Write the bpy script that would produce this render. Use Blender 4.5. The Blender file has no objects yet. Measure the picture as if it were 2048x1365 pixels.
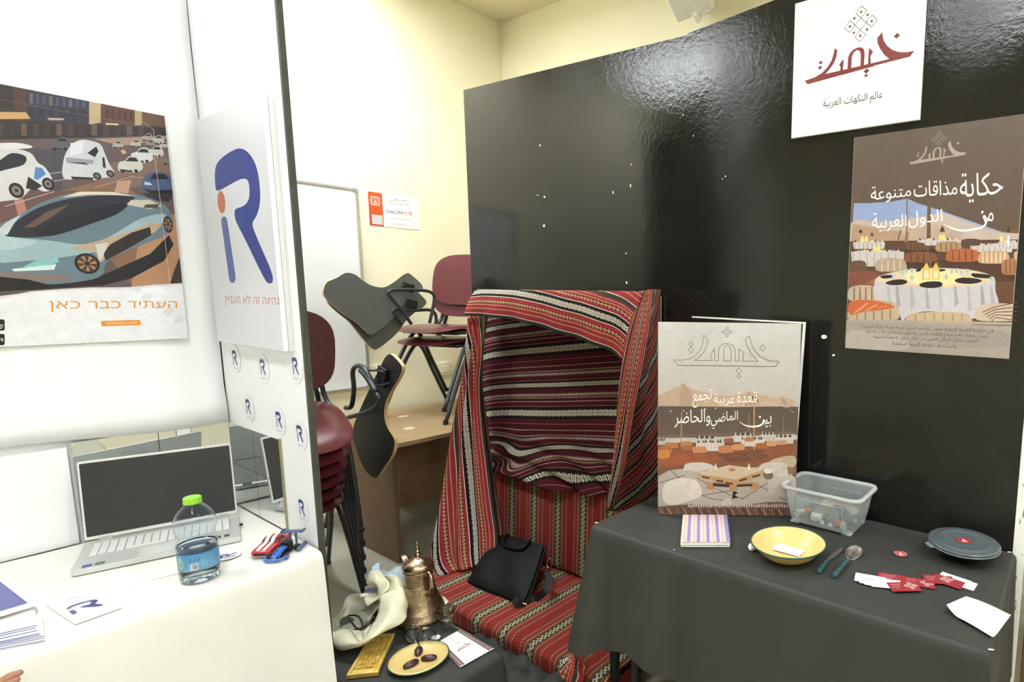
import bpy, math, random
import numpy as np
from mathutils import Vector, Matrix, Quaternion
random.seed(7)
C = bpy.context.scene.collection
PI = math.pi

# ------------------------------------------------------------------ camera
R_ = ((0.5473826, -0.83679061, 0.01240018), (-0.10191832, -0.08136157, -0.99146001), (0.83065332, 0.54144415, -0.1298202))
FOC, PX, PY, EYE = 1140.4, 1421.3, 732.25, (0.0, 0.0, 1.6)
cam_data = bpy.data.cameras.new('camera')
cam = bpy.data.objects.new('camera', cam_data)
C.objects.link(cam)
cam.matrix_world = Matrix(((R_[0][0], -R_[1][0], -R_[2][0], EYE[0]), (R_[0][1], -R_[1][1], -R_[2][1], EYE[1]),
                           (R_[0][2], -R_[1][2], -R_[2][2], EYE[2]), (0, 0, 0, 1)))
cam_data.sensor_width = 36
cam_data.lens = FOC * 36 / 2048
cam_data.shift_x = (1024 - PX) / 2048
cam_data.shift_y = (PY - 682.5) / 2048
cam_data.clip_start = 0.02
bpy.context.scene.camera = cam

# ------------------------------------------------------------------ world, view
sc = bpy.context.scene
w = bpy.data.worlds.new('world'); sc.world = w; w.use_nodes = True
w.node_tree.nodes['Background'].inputs[0].default_value = (1.0, 0.97, 0.9, 1)
w.node_tree.nodes['Background'].inputs[1].default_value = 0.3
sc.view_settings.view_transform = 'Standard'
sc.view_settings.look = 'None'
sc.view_settings.gamma = 1
sc.view_settings.use_curve_mapping = False
sc.view_settings.exposure = 1.55
LAMP_W = 22.5          # radiance of the ceiling light panels

# ------------------------------------------------------------------ geometry helpers
def ray(px, py):
    q = ((px - PX) / FOC, (py - PY) / FOC, 1.0)
    return Vector([sum(R_[k][i] * q[k] for k in range(3)) for i in range(3)])

def at(px, py, ax, val):
    """point of the plane <axis>=val seen at pixel px,py of the 2048x1365 photograph"""
    i = 'xyz'.index(ax); d = ray(px, py); t = (val - EYE[i]) / d[i]
    return Vector(EYE) + d * t

def lin(c):
    c = c / 255.0
    return c / 12.92 if c <= 0.04045 else ((c + 0.055) / 1.055) ** 2.4

def rgb(c):
    return (lin(c[0]), lin(c[1]), lin(c[2]), 1.0)

# ------------------------------------------------------------------ node expression helper
class X:
    nt = None
    def __init__(self, s): self.s = s
    @staticmethod
    def m(op, a, b=None, c=None):
        n = X.nt.nodes.new('ShaderNodeMath'); n.operation = op
        for i, v in enumerate((a, b, c)):
            if v is None: continue
            if isinstance(v, X): X.nt.links.new(v.s, n.inputs[i])
            else: n.inputs[i].default_value = v
        return X(n.outputs[0])
    def __add__(s, o): return X.m('ADD', s, o)
    def __radd__(s, o): return X.m('ADD', s, o)
    def __sub__(s, o): return X.m('SUBTRACT', s, o)
    def __rsub__(s, o): return X.m('SUBTRACT', o, s)
    def __mul__(s, o): return X.m('MULTIPLY', s, o)
    def __rmul__(s, o): return X.m('MULTIPLY', s, o)
    def gt(s, o): return X.m('GREATER_THAN', s, o)
    def lt(s, o): return X.m('LESS_THAN', s, o)
    def fr(s): return X.m('FRACT', s)
    def ab(s): return X.m('ABSOLUTE', s)
    def sin(s): return X.m('SINE', s)
    def mx(s, o): return X.m('MAXIMUM', s, o)
    def mn(s, o): return X.m('MINIMUM', s, o)

def xmix(fac, a, b):
    n = X.nt.nodes.new('ShaderNodeMix'); n.data_type = 'RGBA'
    for k, v in ((0, fac), (6, a), (7, b)):
        if isinstance(v, X): X.nt.links.new(v.s, n.inputs[k])
        elif hasattr(v, 'is_output'): X.nt.links.new(v, n.inputs[k])
        elif k == 0: n.inputs[0].default_value = v
        else: n.inputs[k].default_value = v if len(v) == 4 else rgb(v)
    return X(n.outputs[2])

def noise(scale, detail=3, coord='Object', rough=0.5, stretch=None):
    nt = X.nt; tc = nt.nodes.new('ShaderNodeTexCoord'); n = nt.nodes.new('ShaderNodeTexNoise')
    n.inputs['Scale'].default_value = scale; n.inputs['Detail'].default_value = detail; n.inputs['Roughness'].default_value = rough
    src = tc.outputs[coord]
    if stretch:
        mp = nt.nodes.new('ShaderNodeMapping'); mp.inputs['Scale'].default_value = stretch
        nt.links.new(src, mp.inputs[0]); src = mp.outputs[0]
    nt.links.new(src, n.inputs['Vector'])
    return X(n.outputs[0])

MATS = {}
def newmat(name):
    m = bpy.data.materials.new(name); m.use_nodes = True
    X.nt = m.node_tree
    return m, m.node_tree.nodes['Principled BSDF']

def setin(b, **k):
    names = dict(rough='Roughness', metal='Metallic', spec='Specular IOR Level', trans='Transmission Weight', ior='IOR', alpha='Alpha',
                 coat='Coat Weight', sheen='Sheen Weight', sub='Subsurface Weight')
    for a, v in k.items():
        b.inputs[names[a]].default_value = v

def bump(b, h, strength=0.3, dist=0.002):
    n = X.nt.nodes.new('ShaderNodeBump'); n.inputs['Strength'].default_value = strength; n.inputs['Distance'].default_value = dist
    X.nt.links.new(h.s, n.inputs['Height']); X.nt.links.new(n.outputs[0], b.inputs['Normal'])

def mat(name, col, rough=0.5, var=0.06, nscale=14, bmp=0.0, bscale=60, bdist=0.002, stretch=None, **k):
    """plain surface: a colour with slight procedural variation and optional bump"""
    if name in MATS: return MATS[name]
    m, b = newmat(name)
    c = rgb(col)
    if var > 0:
        n = noise(nscale, 4, stretch=stretch)
        dark = tuple(x * (1 - var) for x in c[:3]) + (1,); light = tuple(min(1, x * (1 + var)) for x in c[:3]) + (1,)
        X.nt.links.new(xmix((n - 0.3) * 2.5, dark, light).s, b.inputs['Base Color'])
    else: b.inputs['Base Color'].default_value = c
    setin(b, rough=rough, **k)
    if bmp: bump(b, noise(bscale, 5, stretch=stretch), bmp, bdist)
    MATS[name] = m
    return m

def wood(name, c1, c2, stretch=(3, 40, 3), rough=0.45):
    m, b = newmat(name)
    n = noise(2.2, 6, stretch=stretch, rough=0.65)
    X.nt.links.new(xmix((n - 0.3) * 2.4, rgb(c1), rgb(c2)).s, b.inputs['Base Color'])
    setin(b, rough=rough); MATS[name] = m
    return m

def printmat(name, rough=0.35, spec=0.4, grain=0.05, k=0.80, mottle=0.0):
    m, b = newmat(name)
    a = X.nt.nodes.new('ShaderNodeAttribute'); a.attribute_name = 'ink'
    n = noise(260, 2)
    v = (n * (2 * grain) + (1 - grain)) * k
    if mottle: v = v * (noise(34, 5, rough=0.7) * (2 * mottle) + (1 - mottle)) * (noise(7, 2) * mottle + (1 - mottle / 2))
    n2 = X.nt.nodes.new('ShaderNodeVectorMath'); n2.operation = 'SCALE'
    X.nt.links.new(a.outputs['Color'], n2.inputs[0]); X.nt.links.new(v.s, n2.inputs['Scale'])
    X.nt.links.new(n2.outputs[0], b.inputs['Base Color'])
    setin(b, rough=rough, spec=spec); MATS[name] = m
    return m

# ------------------------------------------------------------------ mesh builder
class MB:
    def __init__(s): s.v = []; s.f = []; s.uv = []; s.mi = []; s.cur = 0
    def add(s, verts, faces, uvs=None):
        o = len(s.v)
        s.v += [tuple(p) for p in verts]
        s.uv += list(uvs) if uvs else [(0, 0)] * len(verts)
        s.f += [tuple(o + i for i in f) for f in faces]; s.mi += [s.cur] * len(faces)
        return s
    def box(s, c, size, rot=None):
        hx, hy, hz = size[0] / 2, size[1] / 2, size[2] / 2
        M = rot if rot is not None else Matrix.Identity(3)
        p = [Vector(c) + M @ Vector((x * hx, y * hy, z * hz)) for x in (-1, 1) for y in (-1, 1) for z in (-1, 1)]
        return s.add(p, [(0, 1, 3, 2), (4, 6, 7, 5), (0, 4, 5, 1), (2, 3, 7, 6), (0, 2, 6, 4), (1, 5, 7, 3)])
    def grid(s, P, uv=None, flip=False, wrap=False):
        n, m = len(P), len(P[0]); vs = [p for row in P for p in row]
        uvs = [u for row in uv for u in row] if uv else None
        fs = []
        for i in range(n - 1):
            for j in range(m if wrap else m - 1):
                k = (j + 1) % m
                q = (i * m + j, i * m + k, (i + 1) * m + k, (i + 1) * m + j)
                fs.append(q[::-1] if flip else q)
        return s.add(vs, fs, uvs)
    def tube(s, pts, r, n=8, caps=True):
        pts = [Vector(p) for p in pts]; rs = r if isinstance(r, (list, tuple)) else [r] * len(pts)
        T = [(pts[min(i + 1, len(pts) - 1)] - pts[max(i - 1, 0)]).normalized() for i in range(len(pts))]
        up = Vector((0, 0, 1)) if abs(T[0].z) < 0.9 else Vector((1, 0, 0))
        N = T[0].cross(up).normalized(); rings = []
        for i, p in enumerate(pts):
            if i: N = (T[i - 1].rotation_difference(T[i]) @ N).normalized()
            B = T[i].cross(N)
            rings.append([p + (N * math.cos(2 * PI * k / n) + B * math.sin(2 * PI * k / n)) * rs[i] for k in range(n)])
        s.grid(rings, wrap=True)
        if caps:
            o = len(s.v) - n * len(pts)
            s.f.append(tuple(o + k for k in range(n))[::-1]); s.mi.append(s.cur)
            o2 = len(s.v) - n
            s.f.append(tuple(o2 + k for k in range(n))); s.mi.append(s.cur)
        return s
    def lathe(s, prof, n=32, c=(0, 0, 0), M=None, a0=0, a1=2 * PI, uvs=False):
        """profile [(r,z)...] turned about local z"""
        full = abs(a1 - a0) > 6.28; k = n if full else n + 1
        P = []; U = []
        for r, z in prof:
            row = []; ur = []
            for j in range(k):
                a = a0 + (a1 - a0) * j / n
                q = Vector((r * math.cos(a), r * math.sin(a), z))
                row.append((M @ q if M is not None else q) + Vector(c)); ur.append((j / n, z))
            P.append(row); U.append(ur)
        return s.grid(P, U, wrap=full)
    def prism(s, poly, fn, t0, t1):
        """2D polygon; fn(a,b,t)->point, capped slab between t0 and t1"""
        n = len(poly)
        vs = [fn(a, b, t0) for a, b in poly] + [fn(a, b, t1) for a, b in poly]
        fs = [tuple(range(n))[::-1], tuple(range(n, 2 * n))] + [(i, (i + 1) % n, n + (i + 1) % n, n + i) for i in range(n)]
        return s.add(vs, fs)
    def ball(s, c, r, n=12, sq=(1, 1, 1), M=None):
        return s.lathe([(r * sq[0] * math.sin(PI * i / (n // 2)) + 1e-5, -r * sq[2] * math.cos(PI * i / (n // 2))) for i in range(n // 2 + 1)], n, c, M)
    def build(s, name, mats, parent=None, smooth=False, bevel=0.0, seg=2, loc=None, rot=None, solid=0.0, sub=0, angle=40, rel=True):
        me = bpy.data.meshes.new(name)
        me.from_pydata(s.v, [], s.f)
        mats = mats if isinstance(mats, (list, tuple)) else [mats]
        for m in mats: me.materials.append(m)
        if len(mats) > 1: me.polygons.foreach_set('material_index', s.mi)
        u = me.uv_layers.new(name='UVMap')
        li = np.zeros(len(me.loops), dtype=np.int32); me.loops.foreach_get('vertex_index', li)
        u.data.foreach_set('uv', np.array(s.uv, dtype=np.float32)[li].ravel())
        if smooth: me.polygons.foreach_set('use_smooth', [True] * len(me.polygons))
        me.update()
        o = bpy.data.objects.new(name, me); C.objects.link(o)
        if parent is not None:
            o.parent = parent
            if rel: o.matrix_parent_inverse = parent.matrix_basis.inverted()
        if loc is not None: o.location = loc
        if rot is not None: o.rotation_euler = rot
        if solid: md = o.modifiers.new('s', 'SOLIDIFY'); md.thickness = solid; md.offset = 0
        if bevel: md = o.modifiers.new('b', 'BEVEL'); md.width = bevel; md.segments = seg; md.limit_method = 'ANGLE'; md.angle_limit = math.radians(angle)
        if sub: md = o.modifiers.new('d', 'SUBSURF'); md.levels = sub; md.render_levels = sub
        return o

def tag(o, label=None, cat=None, group=None, kind=None):
    if label: o['label'] = label
    if cat: o['category'] = cat
    if group: o['group'] = group
    if kind: o['kind'] = kind
    return o

def empty(name, loc, label, cat, group=None):
    o = bpy.data.objects.new(name, None); C.objects.link(o); o.location = loc; o.empty_display_size = 0.05
    return tag(o, label, cat, group)

def copy_tree(o, parent=None):
    c = o.copy(); C.objects.link(c); inv = o.matrix_parent_inverse.copy(); c.parent = parent; c.matrix_parent_inverse = inv
    for ch in [x for x in bpy.data.objects if x.parent == o]: copy_tree(ch, c)
    return c

def arc(cx, cy, r, a0, a1, n=8):
    return [(cx + r * math.cos(math.radians(a0 + (a1 - a0) * i / n)), cy + r * math.sin(math.radians(a0 + (a1 - a0) * i / n))) for i in range(n + 1)]

def rrect(x0, y0, x1, y1, r, n=4):
    return arc(x1 - r, y1 - r, r, 0, 90, n) + arc(x0 + r, y1 - r, r, 90, 180, n) + arc(x0 + r, y0 + r, r, 180, 270, n) + arc(x1 - r, y0 + r, r, 270, 360, n)

def spline(pts, k=6, closed=False):
    pts = [Vector(p) for p in pts]; n = len(pts); out = []
    for i in range(n if closed else n - 1):
        g = (lambda j: pts[j % n]) if closed else (lambda j: pts[max(0, min(n - 1, j))])
        p0, p1, p2, p3 = g(i - 1), g(i), g(i + 1), g(i + 2)
        for t in range(k):
            t /= k
            out.append(0.5 * ((2 * p1) + (p2 - p0) * t + (2 * p0 - 5 * p1 + 4 * p2 - p3) * t * t + (3 * p1 - p0 - 3 * p2 + p3) * t ** 3))
    if not closed: out.append(pts[-1].copy())
    return out

# ------------------------------------------------------------------ lettering (Arabic letters joined through their presentation forms)
AR = {'ا': (0xFE8D, 2), 'ب': (0xFE8F, 4), 'ة': (0xFE93, 2), 'ت': (0xFE95, 4), 'ث': (0xFE99, 4), 'ج': (0xFE9D, 4), 'ح': (0xFEA1, 4), 'خ': (0xFEA5, 4),
      'د': (0xFEA9, 2), 'ذ': (0xFEAB, 2), 'ر': (0xFEAD, 2), 'ز': (0xFEAF, 2), 'س': (0xFEB1, 4), 'ش': (0xFEB5, 4), 'ص': (0xFEB9, 4), 'ض': (0xFEBD, 4),
      'ط': (0xFEC1, 4), 'ظ': (0xFEC5, 4), 'ع': (0xFEC9, 4), 'غ': (0xFECD, 4), 'ف': (0xFED1, 4), 'ق': (0xFED5, 4), 'ك': (0xFED9, 4), 'ل': (0xFEDD, 4),
      'م': (0xFEE1, 4), 'ن': (0xFEE5, 4), 'ه': (0xFEE9, 4), 'و': (0xFEED, 2), 'ى': (0xFEEF, 2), 'ي': (0xFEF1, 4), 'ئ': (0xFE89, 4), 'ـ': (0x0640, 0)}
def shape(s):
    out = []; i = 0
    while i < len(s):
        ch = s[i]
        prev = i > 0 and s[i - 1] in AR and AR[s[i - 1]][1] in (4, 0)
        if ch == 'ل' and i + 1 < len(s) and s[i + 1] == 'ا':
            out.append(chr(0xFEFB + (1 if prev else 0))); i += 2; continue
        if ch in AR:
            base, k = AR[ch]; nxt = i + 1 < len(s) and s[i + 1] in AR
            if k == 0: out.append(ch)
            elif k == 2: out.append(chr(base + 1) if prev else ch)
            else: out.append(chr(base + (3 if prev and nxt else 1 if prev else 2)) if prev or nxt else ch)
        else: out.append(ch)
        i += 1
    return ''.join(out[::-1])

from mathutils.geometry import delaunay_2d_cdt
def text_mesh(s, res=3, bold=0.0):
    """filled triangles of a line of lettering: outlines sampled, triangulated, kept by winding number"""
    cu = bpy.data.curves.new('t', 'FONT'); cu.body = s
    ob = bpy.data.objects.new('t', cu); C.objects.link(ob)
    dg = bpy.context.evaluated_depsgraph_get(); ev = ob.evaluated_get(dg); cv = ev.to_curve(dg)
    cont = []
    for sp_ in cv.splines:
        bp = sp_.bezier_points; P = []
        for i in range(len(bp)):
            a, b = bp[i], bp[(i + 1) % len(bp)]
            p0, p1, p2, p3 = a.co, a.handle_right, b.handle_left, b.co
            straight = abs((p1 - p0).cross(p3 - p0).z) + abs((p2 - p0).cross(p3 - p0).z) < 1e-6
            for k in range(1 if straight else res):
                t = k / res; q = p0 * (1 - t) ** 3 + p1 * 3 * t * (1 - t) ** 2 + p2 * 3 * t * t * (1 - t) + p3 * t ** 3
                if not P or (abs(P[-1][0] - q.x) + abs(P[-1][1] - q.y)) > 1e-5: P.append((q.x, q.y))
        if len(P) > 2: cont.append(P)
    ev.to_curve_clear(); bpy.data.objects.remove(ob); bpy.data.curves.remove(cu)
    V, F = [], []
    boxes = [(min(p[0] for p in c), max(p[0] for p in c)) for c in cont]; order = sorted(range(len(cont)), key=lambda i: boxes[i][0]); groups = []
    for i in order:
        if groups and boxes[i][0] < groups[-1][1]: groups[-1][0].append(cont[i]); groups[-1][1] = max(groups[-1][1], boxes[i][1])
        else: groups.append([[cont[i]], boxes[i][1]])
    for G, _ in groups:
        vs = []; es = []
        for c in G:
            o = len(vs); vs += [Vector(p) for p in c]; es += [(o + k, o + (k + 1) % len(c)) for k in range(len(c))]
        vo, _, fo, *_r = delaunay_2d_cdt(vs, es, [], 0, 1e-6)
        o = len(V); V += [(p.x, p.y) for p in vo]
        for f in fo:
            x = sum(vo[i].x for i in f) / 3; y = sum(vo[i].y for i in f) / 3; wn = 0
            for c in G:
                for k in range(len(c)):
                    (x0, y0), (x1, y1) = c[k], c[(k + 1) % len(c)]
                    if (y0 <= y) != (y1 <= y):
                        if x0 + (y - y0) * (x1 - x0) / (y1 - y0) > x: wn += 1 if y1 > y0 else -1
            if wn: F.append(tuple(o + i for i in f))
    xs = [p[0] for c in cont for p in c]; ys = [p[1] for c in cont for p in c]
    return V, F, (min(xs), min(ys), max(xs), max(ys))

# ------------------------------------------------------------------ flat print: layers of ink, bottom to top
class Print:
    """fn(a,b) -> point on the sheet; nrm = unit vector out of the sheet.  a,b in any 2D frame chosen for the sheet"""
    def __init__(s, fn, nrm, step=0.00004, base=0.0006):
        s.fn = fn; s.n = Vector(nrm); s.v = []; s.f = []; s.c = []; s.boxes = []; s.step = step; s.base = base; s.clip = None
    def _layer(s, pts):
        x0 = min(p[0] for p in pts); x1 = max(p[0] for p in pts); y0 = min(p[1] for p in pts); y1 = max(p[1] for p in pts)
        L = 0
        for b in s.boxes:
            if b[0] < x1 and b[2] > x0 and b[1] < y1 and b[3] > y0 and b[4] >= L: L = b[4] + 1
        s.boxes.append((x0, y0, x1, y1, L))
        return L
    def _put(s, pts, faces, cols):
        L = s._layer(pts); o = len(s.v)
        s.v += [s.fn(*p) + s.n * (s.base + L * s.step) for p in pts]
        s.f += [tuple(o + i for i in f) for f in faces]
        s.c += cols
    def poly(s, pts, col, smooth=0):
        if smooth: pts = [(p.x, p.y) for p in spline([(a, b, 0) for a, b in pts], smooth, True)]
        if s.clip: pts = clip_poly(pts, *s.clip)
        if len(pts) < 3: return
        s._put(pts, [tuple(range(len(pts)))], [rgb(col)] * len(pts))
    def rect(s, x0, y0, x1, y1, col, col2=None, n=1):
        if s.clip: x0 = max(x0, s.clip[0]); y0 = max(y0, s.clip[1]); x1 = min(x1, s.clip[2]); y1 = min(y1, s.clip[3])
        s._put([(x0, y0), (x1, y0), (x1, y1), (x0, y1)], [(0, 1, 2, 3)], [rgb(col)] * 2 + [rgb(col2 or col)] * 2)
    def line(s, pts, wd, col, smooth=0):
        if smooth: pts = [(p.x, p.y) for p in spline([(a, b, 0) for a, b in pts], smooth)]
        wl = wd if isinstance(wd, (list, tuple)) else [wd] * len(pts)
        if len(wl) != len(pts): wl = [wl[min(len(wl) - 1, int(i * (len(wl) - 1) / (len(pts) - 1)))] * (1 - ((i * (len(wl) - 1) / (len(pts) - 1)) % 1)) + wl[min(len(wl) - 1, int(i * (len(wl) - 1) / (len(pts) - 1)) + 1)] * ((i * (len(wl) - 1) / (len(pts) - 1)) % 1) for i in range(len(pts))]
        L = []; Rr = []
        for i, p in enumerate(pts):
            a = pts[max(0, i - 1)]; b = pts[min(len(pts) - 1, i + 1)]
            dx, dy = b[0] - a[0], b[1] - a[1]; q = math.hypot(dx, dy) or 1
            nx, ny = -dy / q * wl[i] / 2, dx / q * wl[i] / 2
            L.append((p[0] + nx, p[1] + ny)); Rr.append((p[0] - nx, p[1] - ny))
        pp = L + Rr; n = len(L)
        s._put(pp, [(i, i + 1, n + i + 1, n + i) for i in range(n - 1)], [rgb(col)] * len(pp))
    def disc(s, cx, cy, rx, ry, col, n=20, rot=0):
        c, q = math.cos(rot), math.sin(rot)
        s.poly([(cx + rx * math.cos(2 * PI * i / n) * c - ry * math.sin(2 * PI * i / n) * q, cy + rx * math.cos(2 * PI * i / n) * q + ry * math.sin(2 * PI * i / n) * c) for i in range(n)], col)
    def text(s, body, quad, col, bold=0.0, res=3):
        """quad = four corners (left-bottom, right-bottom, right-top, left-top) that the lettering's own box is stretched to"""
        v, f, (x0, y0, x1, y1) = text_mesh(body, res, bold)
        a, b, c, d = quad; P = []
        for x, y in v:
            u = (x - x0) / (x1 - x0); t = (y - y0) / (y1 - y0)
            P.append(tuple(a[k] * (1 - u) * (1 - t) + b[k] * u * (1 - t) + c[k] * u * t + d[k] * (1 - u) * t for k in (0, 1)))
        s._put(P, f, [rgb(col)] * len(P))
    def build(s, name, m, parent=None):
        me = bpy.data.meshes.new(name); me.from_pydata([tuple(p) for p in s.v], [], s.f); me.materials.append(m)
        ca = me.color_attributes.new('ink', 'FLOAT_COLOR', 'POINT')
        ca.data.foreach_set('color', np.array(s.c, dtype=np.float32).ravel())
        me.update(); o = bpy.data.objects.new(name, me); C.objects.link(o)
        if parent is not None:
            o.parent = parent; o.matrix_parent_inverse = parent.matrix_basis.inverted()
        return o

def clip_poly(pts, x0, y0, x1, y1):
    def cut(P, inside, inter):
        out = []
        for i in range(len(P)):
            a, b = P[i - 1], P[i]
            if inside(b):
                if not inside(a): out.append(inter(a, b))
                out.append(b)
            elif inside(a): out.append(inter(a, b))
        return out
    def ix(v): return lambda a, b: (v, a[1] + (b[1] - a[1]) * (v - a[0]) / (b[0] - a[0]))
    def iy(v): return lambda a, b: (a[0] + (b[0] - a[0]) * (v - a[1]) / (b[1] - a[1]), v)
    for ins, it in ((lambda p: p[0] >= x0, ix(x0)), (lambda p: p[0] <= x1, ix(x1)), (lambda p: p[1] >= y0, iy(y0)), (lambda p: p[1] <= y1, iy(y1))):
        if pts: pts = cut(pts, ins, it)
    return pts
# ================================================================== ROOM SHELL
WX, WY, WZ = 3.173, 4.129, 3.722       # right wall, back wall, ceiling
WX0, WY0 = -3.4, -3.6
m_wall = mat('cream_wall_paint', (245, 238, 210), 0.7, 0.02, 3, 0.15, 90, 0.001)
m_ceil = mat('ceiling_paint', (232, 222, 190), 0.8, 0.02, 3)
def struct(name, mb, m, **k):
    o = mb.build(name, m, **k); o['kind'] = 'structure'; return o
struct('wall_back', MB().box(((WX + WX0) / 2, WY + 0.06, WZ / 2), (WX - WX0 + 0.24, 0.12, WZ)), m_wall)
struct('wall_right', MB().box((WX + 0.06, (WY + WY0) / 2, WZ / 2), (0.12, WY - WY0, WZ)), m_wall)
struct('wall_left', MB().box((WX0 - 0.06, (WY + WY0) / 2, WZ / 2), (0.12, WY - WY0, WZ)), m_wall)
struct('wall_front', MB().box(((WX + WX0) / 2, WY0 - 0.06, WZ / 2), (WX - WX0 + 0.24, 0.12, WZ)), m_wall)
struct('ceiling', MB().box(((WX + WX0) / 2, (WY + WY0) / 2, WZ + 0.05), (WX - WX0 + 0.24, WY - WY0 + 0.24, 0.1)), m_ceil)
# terrazzo-like vinyl floor
m_floor, b = newmat('vinyl_floor')
n = noise(3, 5); n2 = noise(160, 2)
X.nt.links.new(xmix((n2 - 0.45) * 3, xmix(n, rgb((150, 146, 132)), rgb((168, 163, 148))), rgb((180, 176, 162))).s, b.inputs['Base Color'])
setin(b, rough=0.3)
struct('floor', MB().box(((WX + WX0) / 2, (WY + WY0) / 2, -0.05), (WX - WX0 + 0.24, WY - WY0 + 0.24, 0.1)), m_floor)
m_base = mat('skirting_paint', (214, 206, 180), 0.5)
struct('baseboard_back', MB().box(((WX + WX0) / 2, WY - 0.008, 0.045), (WX - WX0, 0.016, 0.09)), m_base, bevel=0.003)
struct('baseboard_right', MB().box((WX - 0.008, (WY + WY0) / 2, 0.045), (0.016, WY - WY0 - 0.04, 0.09)), m_base, bevel=0.003)

# ceiling light panels (the room's own lamps, mirrored in the glossy black boards)
m_lamp, b = newmat('light_panel'); b.inputs['Base Color'].default_value = (0.9, 0.9, 0.9, 1)
b.inputs['Emission Color'].default_value = (0.90, 0.96, 1.0, 1); b.inputs['Emission Strength'].default_value = LAMP_W
m_lframe = mat('lamp_frame_white', (235, 235, 230), 0.4)
first = None
for i, (x, y) in enumerate([(-0.35, 0.45), (-0.35, 3.3), (-0.35, -3.0), (1.5, 3.3), (1.45, -1.3)]):
    if first is None:
        t = empty('ceiling_light', (x, y, WZ), 'white ceiling light panel over the front of the left stand', 'lamp', 'ceiling light panels')
        first = t
        f = MB()
        for sx in (-1, 1): f.box((x + sx * 0.155, y, WZ - 0.02), (0.02, 1.24, 0.036))
        for sy in (-1, 1): f.box((x, y + sy * 0.61, WZ - 0.02), (0.29, 0.02, 0.036))
        f.build('frame', m_lframe, t)
        MB().box((x, y, WZ - 0.012), (0.29, 1.2, 0.016)).build('diffuser', m_lamp, t)
    else:
        t = copy_tree(first); t.location = (x, y, WZ); t['label'] = ['', 'white ceiling light panel behind the white booth back board', 'white ceiling light panel at the far front end of the room', 'white ceiling light panel over the wooden desk and stacked chairs', 'white ceiling light panel behind the viewer on the right side'][i]

# wall socket plates behind the chairs
m_sock = mat('socket_plastic', (236, 230, 208), 0.4)
def socket(px, py, w_, h_, label):
    c = at(px, py, 'y', WY)
    t = empty('wall_socket', c, label, 'socket', 'wall sockets')
    MB().box((c.x, WY - 0.006, c.z), (w_, 0.012, h_)).build('plate', m_sock, t, bevel=0.003)
    MB().box((c.x, WY - 0.013, c.z), (w_ * 0.55, 0.006, h_ * 0.55)).build('insert', m_sock, t, bevel=0.002)
socket(888, 738, 0.12, 0.10, 'cream wall socket right of the chair legs above the wooden desk')
socket(762, 742, 0.16, 0.09, 'cream wall socket left of the chair legs below the hanging tablets')

# loudspeaker hung high on the right wall
m_spk = mat('speaker_cream', (248, 246, 238), 0.45); m_grl = mat('speaker_grille', (214, 206, 188), 0.7, 0.08, 300)
t = empty('wall_speaker', (3.05, 2.1, 3.4), 'cream loudspeaker hung tilted high on the wall above black boards', 'speaker')
Ms = Matrix.Rotation(math.radians(-22), 3, 'X') @ Matrix.Rotation(math.radians(24), 3, 'Y') @ Matrix.Rotation(math.radians(16), 3, 'Z')
cs = Vector((2.93, 2.10, 3.375))
def sp(p): return cs + Ms @ Vector(p)
MB().box(cs, (0.19, 0.24, 0.30), Ms).build('cabinet', m_spk, t, bevel=0.018, seg=3)
g = MB(); g.prism(rrect(-0.10, -0.13, 0.10, 0.13, 0.05), lambda a, b, u: sp((-0.095 - u, a, b)), 0, 0.006); g.build('grille', m_grl, t)
MB().box(sp((-0.103, -0.05, -0.10)), (0.004, 0.022, 0.008), Ms).build('badge', m_spk, t)
MB().tube([sp((0.07, 0, -0.16)), sp((0.12, 0, -0.15)), (WX - 0.005, 2.12, 3.38)], 0.016).box((WX - 0.006, 2.12, 3.38), (0.012, 0.1, 0.12)).build('bracket', m_spk, t)

# ================================================================== LEFT STAND (white)
m_white = mat('white_panel_paper', (243, 245, 249), 0.6, 0.01, 4, 0.25, 12, 0.004)
m_blk_edge = mat('dark_panel_edge', (66, 66, 60), 0.6, 0.15, 40)
# back board with its stretched white sheet
t = empty('booth_back_panel', (-0.1, 2.80, 0), 'white covered back board of the left stand, car poster on it', 'partition panel', 'white booth boards')
MB().box((-0.26, 2.803, 1.37), (2.12, 0.034, 2.74)).build('board', m_white, t)
m_blk_back = mat('black_paint_back', (30, 30, 28), 0.22, 0.1, 5)
MB().box((-0.25, 2.8225, 1.37), (2.14, 0.005, 2.74)).build('black_back', m_blk_back, t)
P = []; n1, n2_ = 40, 24
for i in range(n1 + 1):
    x = -1.3 + 2.095 * i / n1; row = []
    for j in range(n2_ + 1):
        z = 1.082 + (2.74 - 1.082) * j / n2_ + (0.012 * math.sin(x * 7) if j == 0 else 0)
        d = 0.004 * math.sin(x * 9 + z * 3) + 0.004 * math.sin(z * 11 - x * 4)
        if z < 1.30: d += 0.010 * (1.30 - z) / 0.2 + 0.006 * math.sin(z * 60 + 2 * math.sin(x * 3)) * (1.30 - z) / 0.22
        row.append((x, 2.765 - d, z))
    P.append(row)
MB().grid(P).build('white_sheet', mat('white_fabric', (247, 248, 250), 0.75, 0.015, 6, 0.2, 200, 0.0006), t, smooth=True, solid=0.003)
MB().box((-0.46, 2.768, 0.90), (1.66, 0.012, 0.33)).build('lower_sheet', m_white, t)
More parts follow.
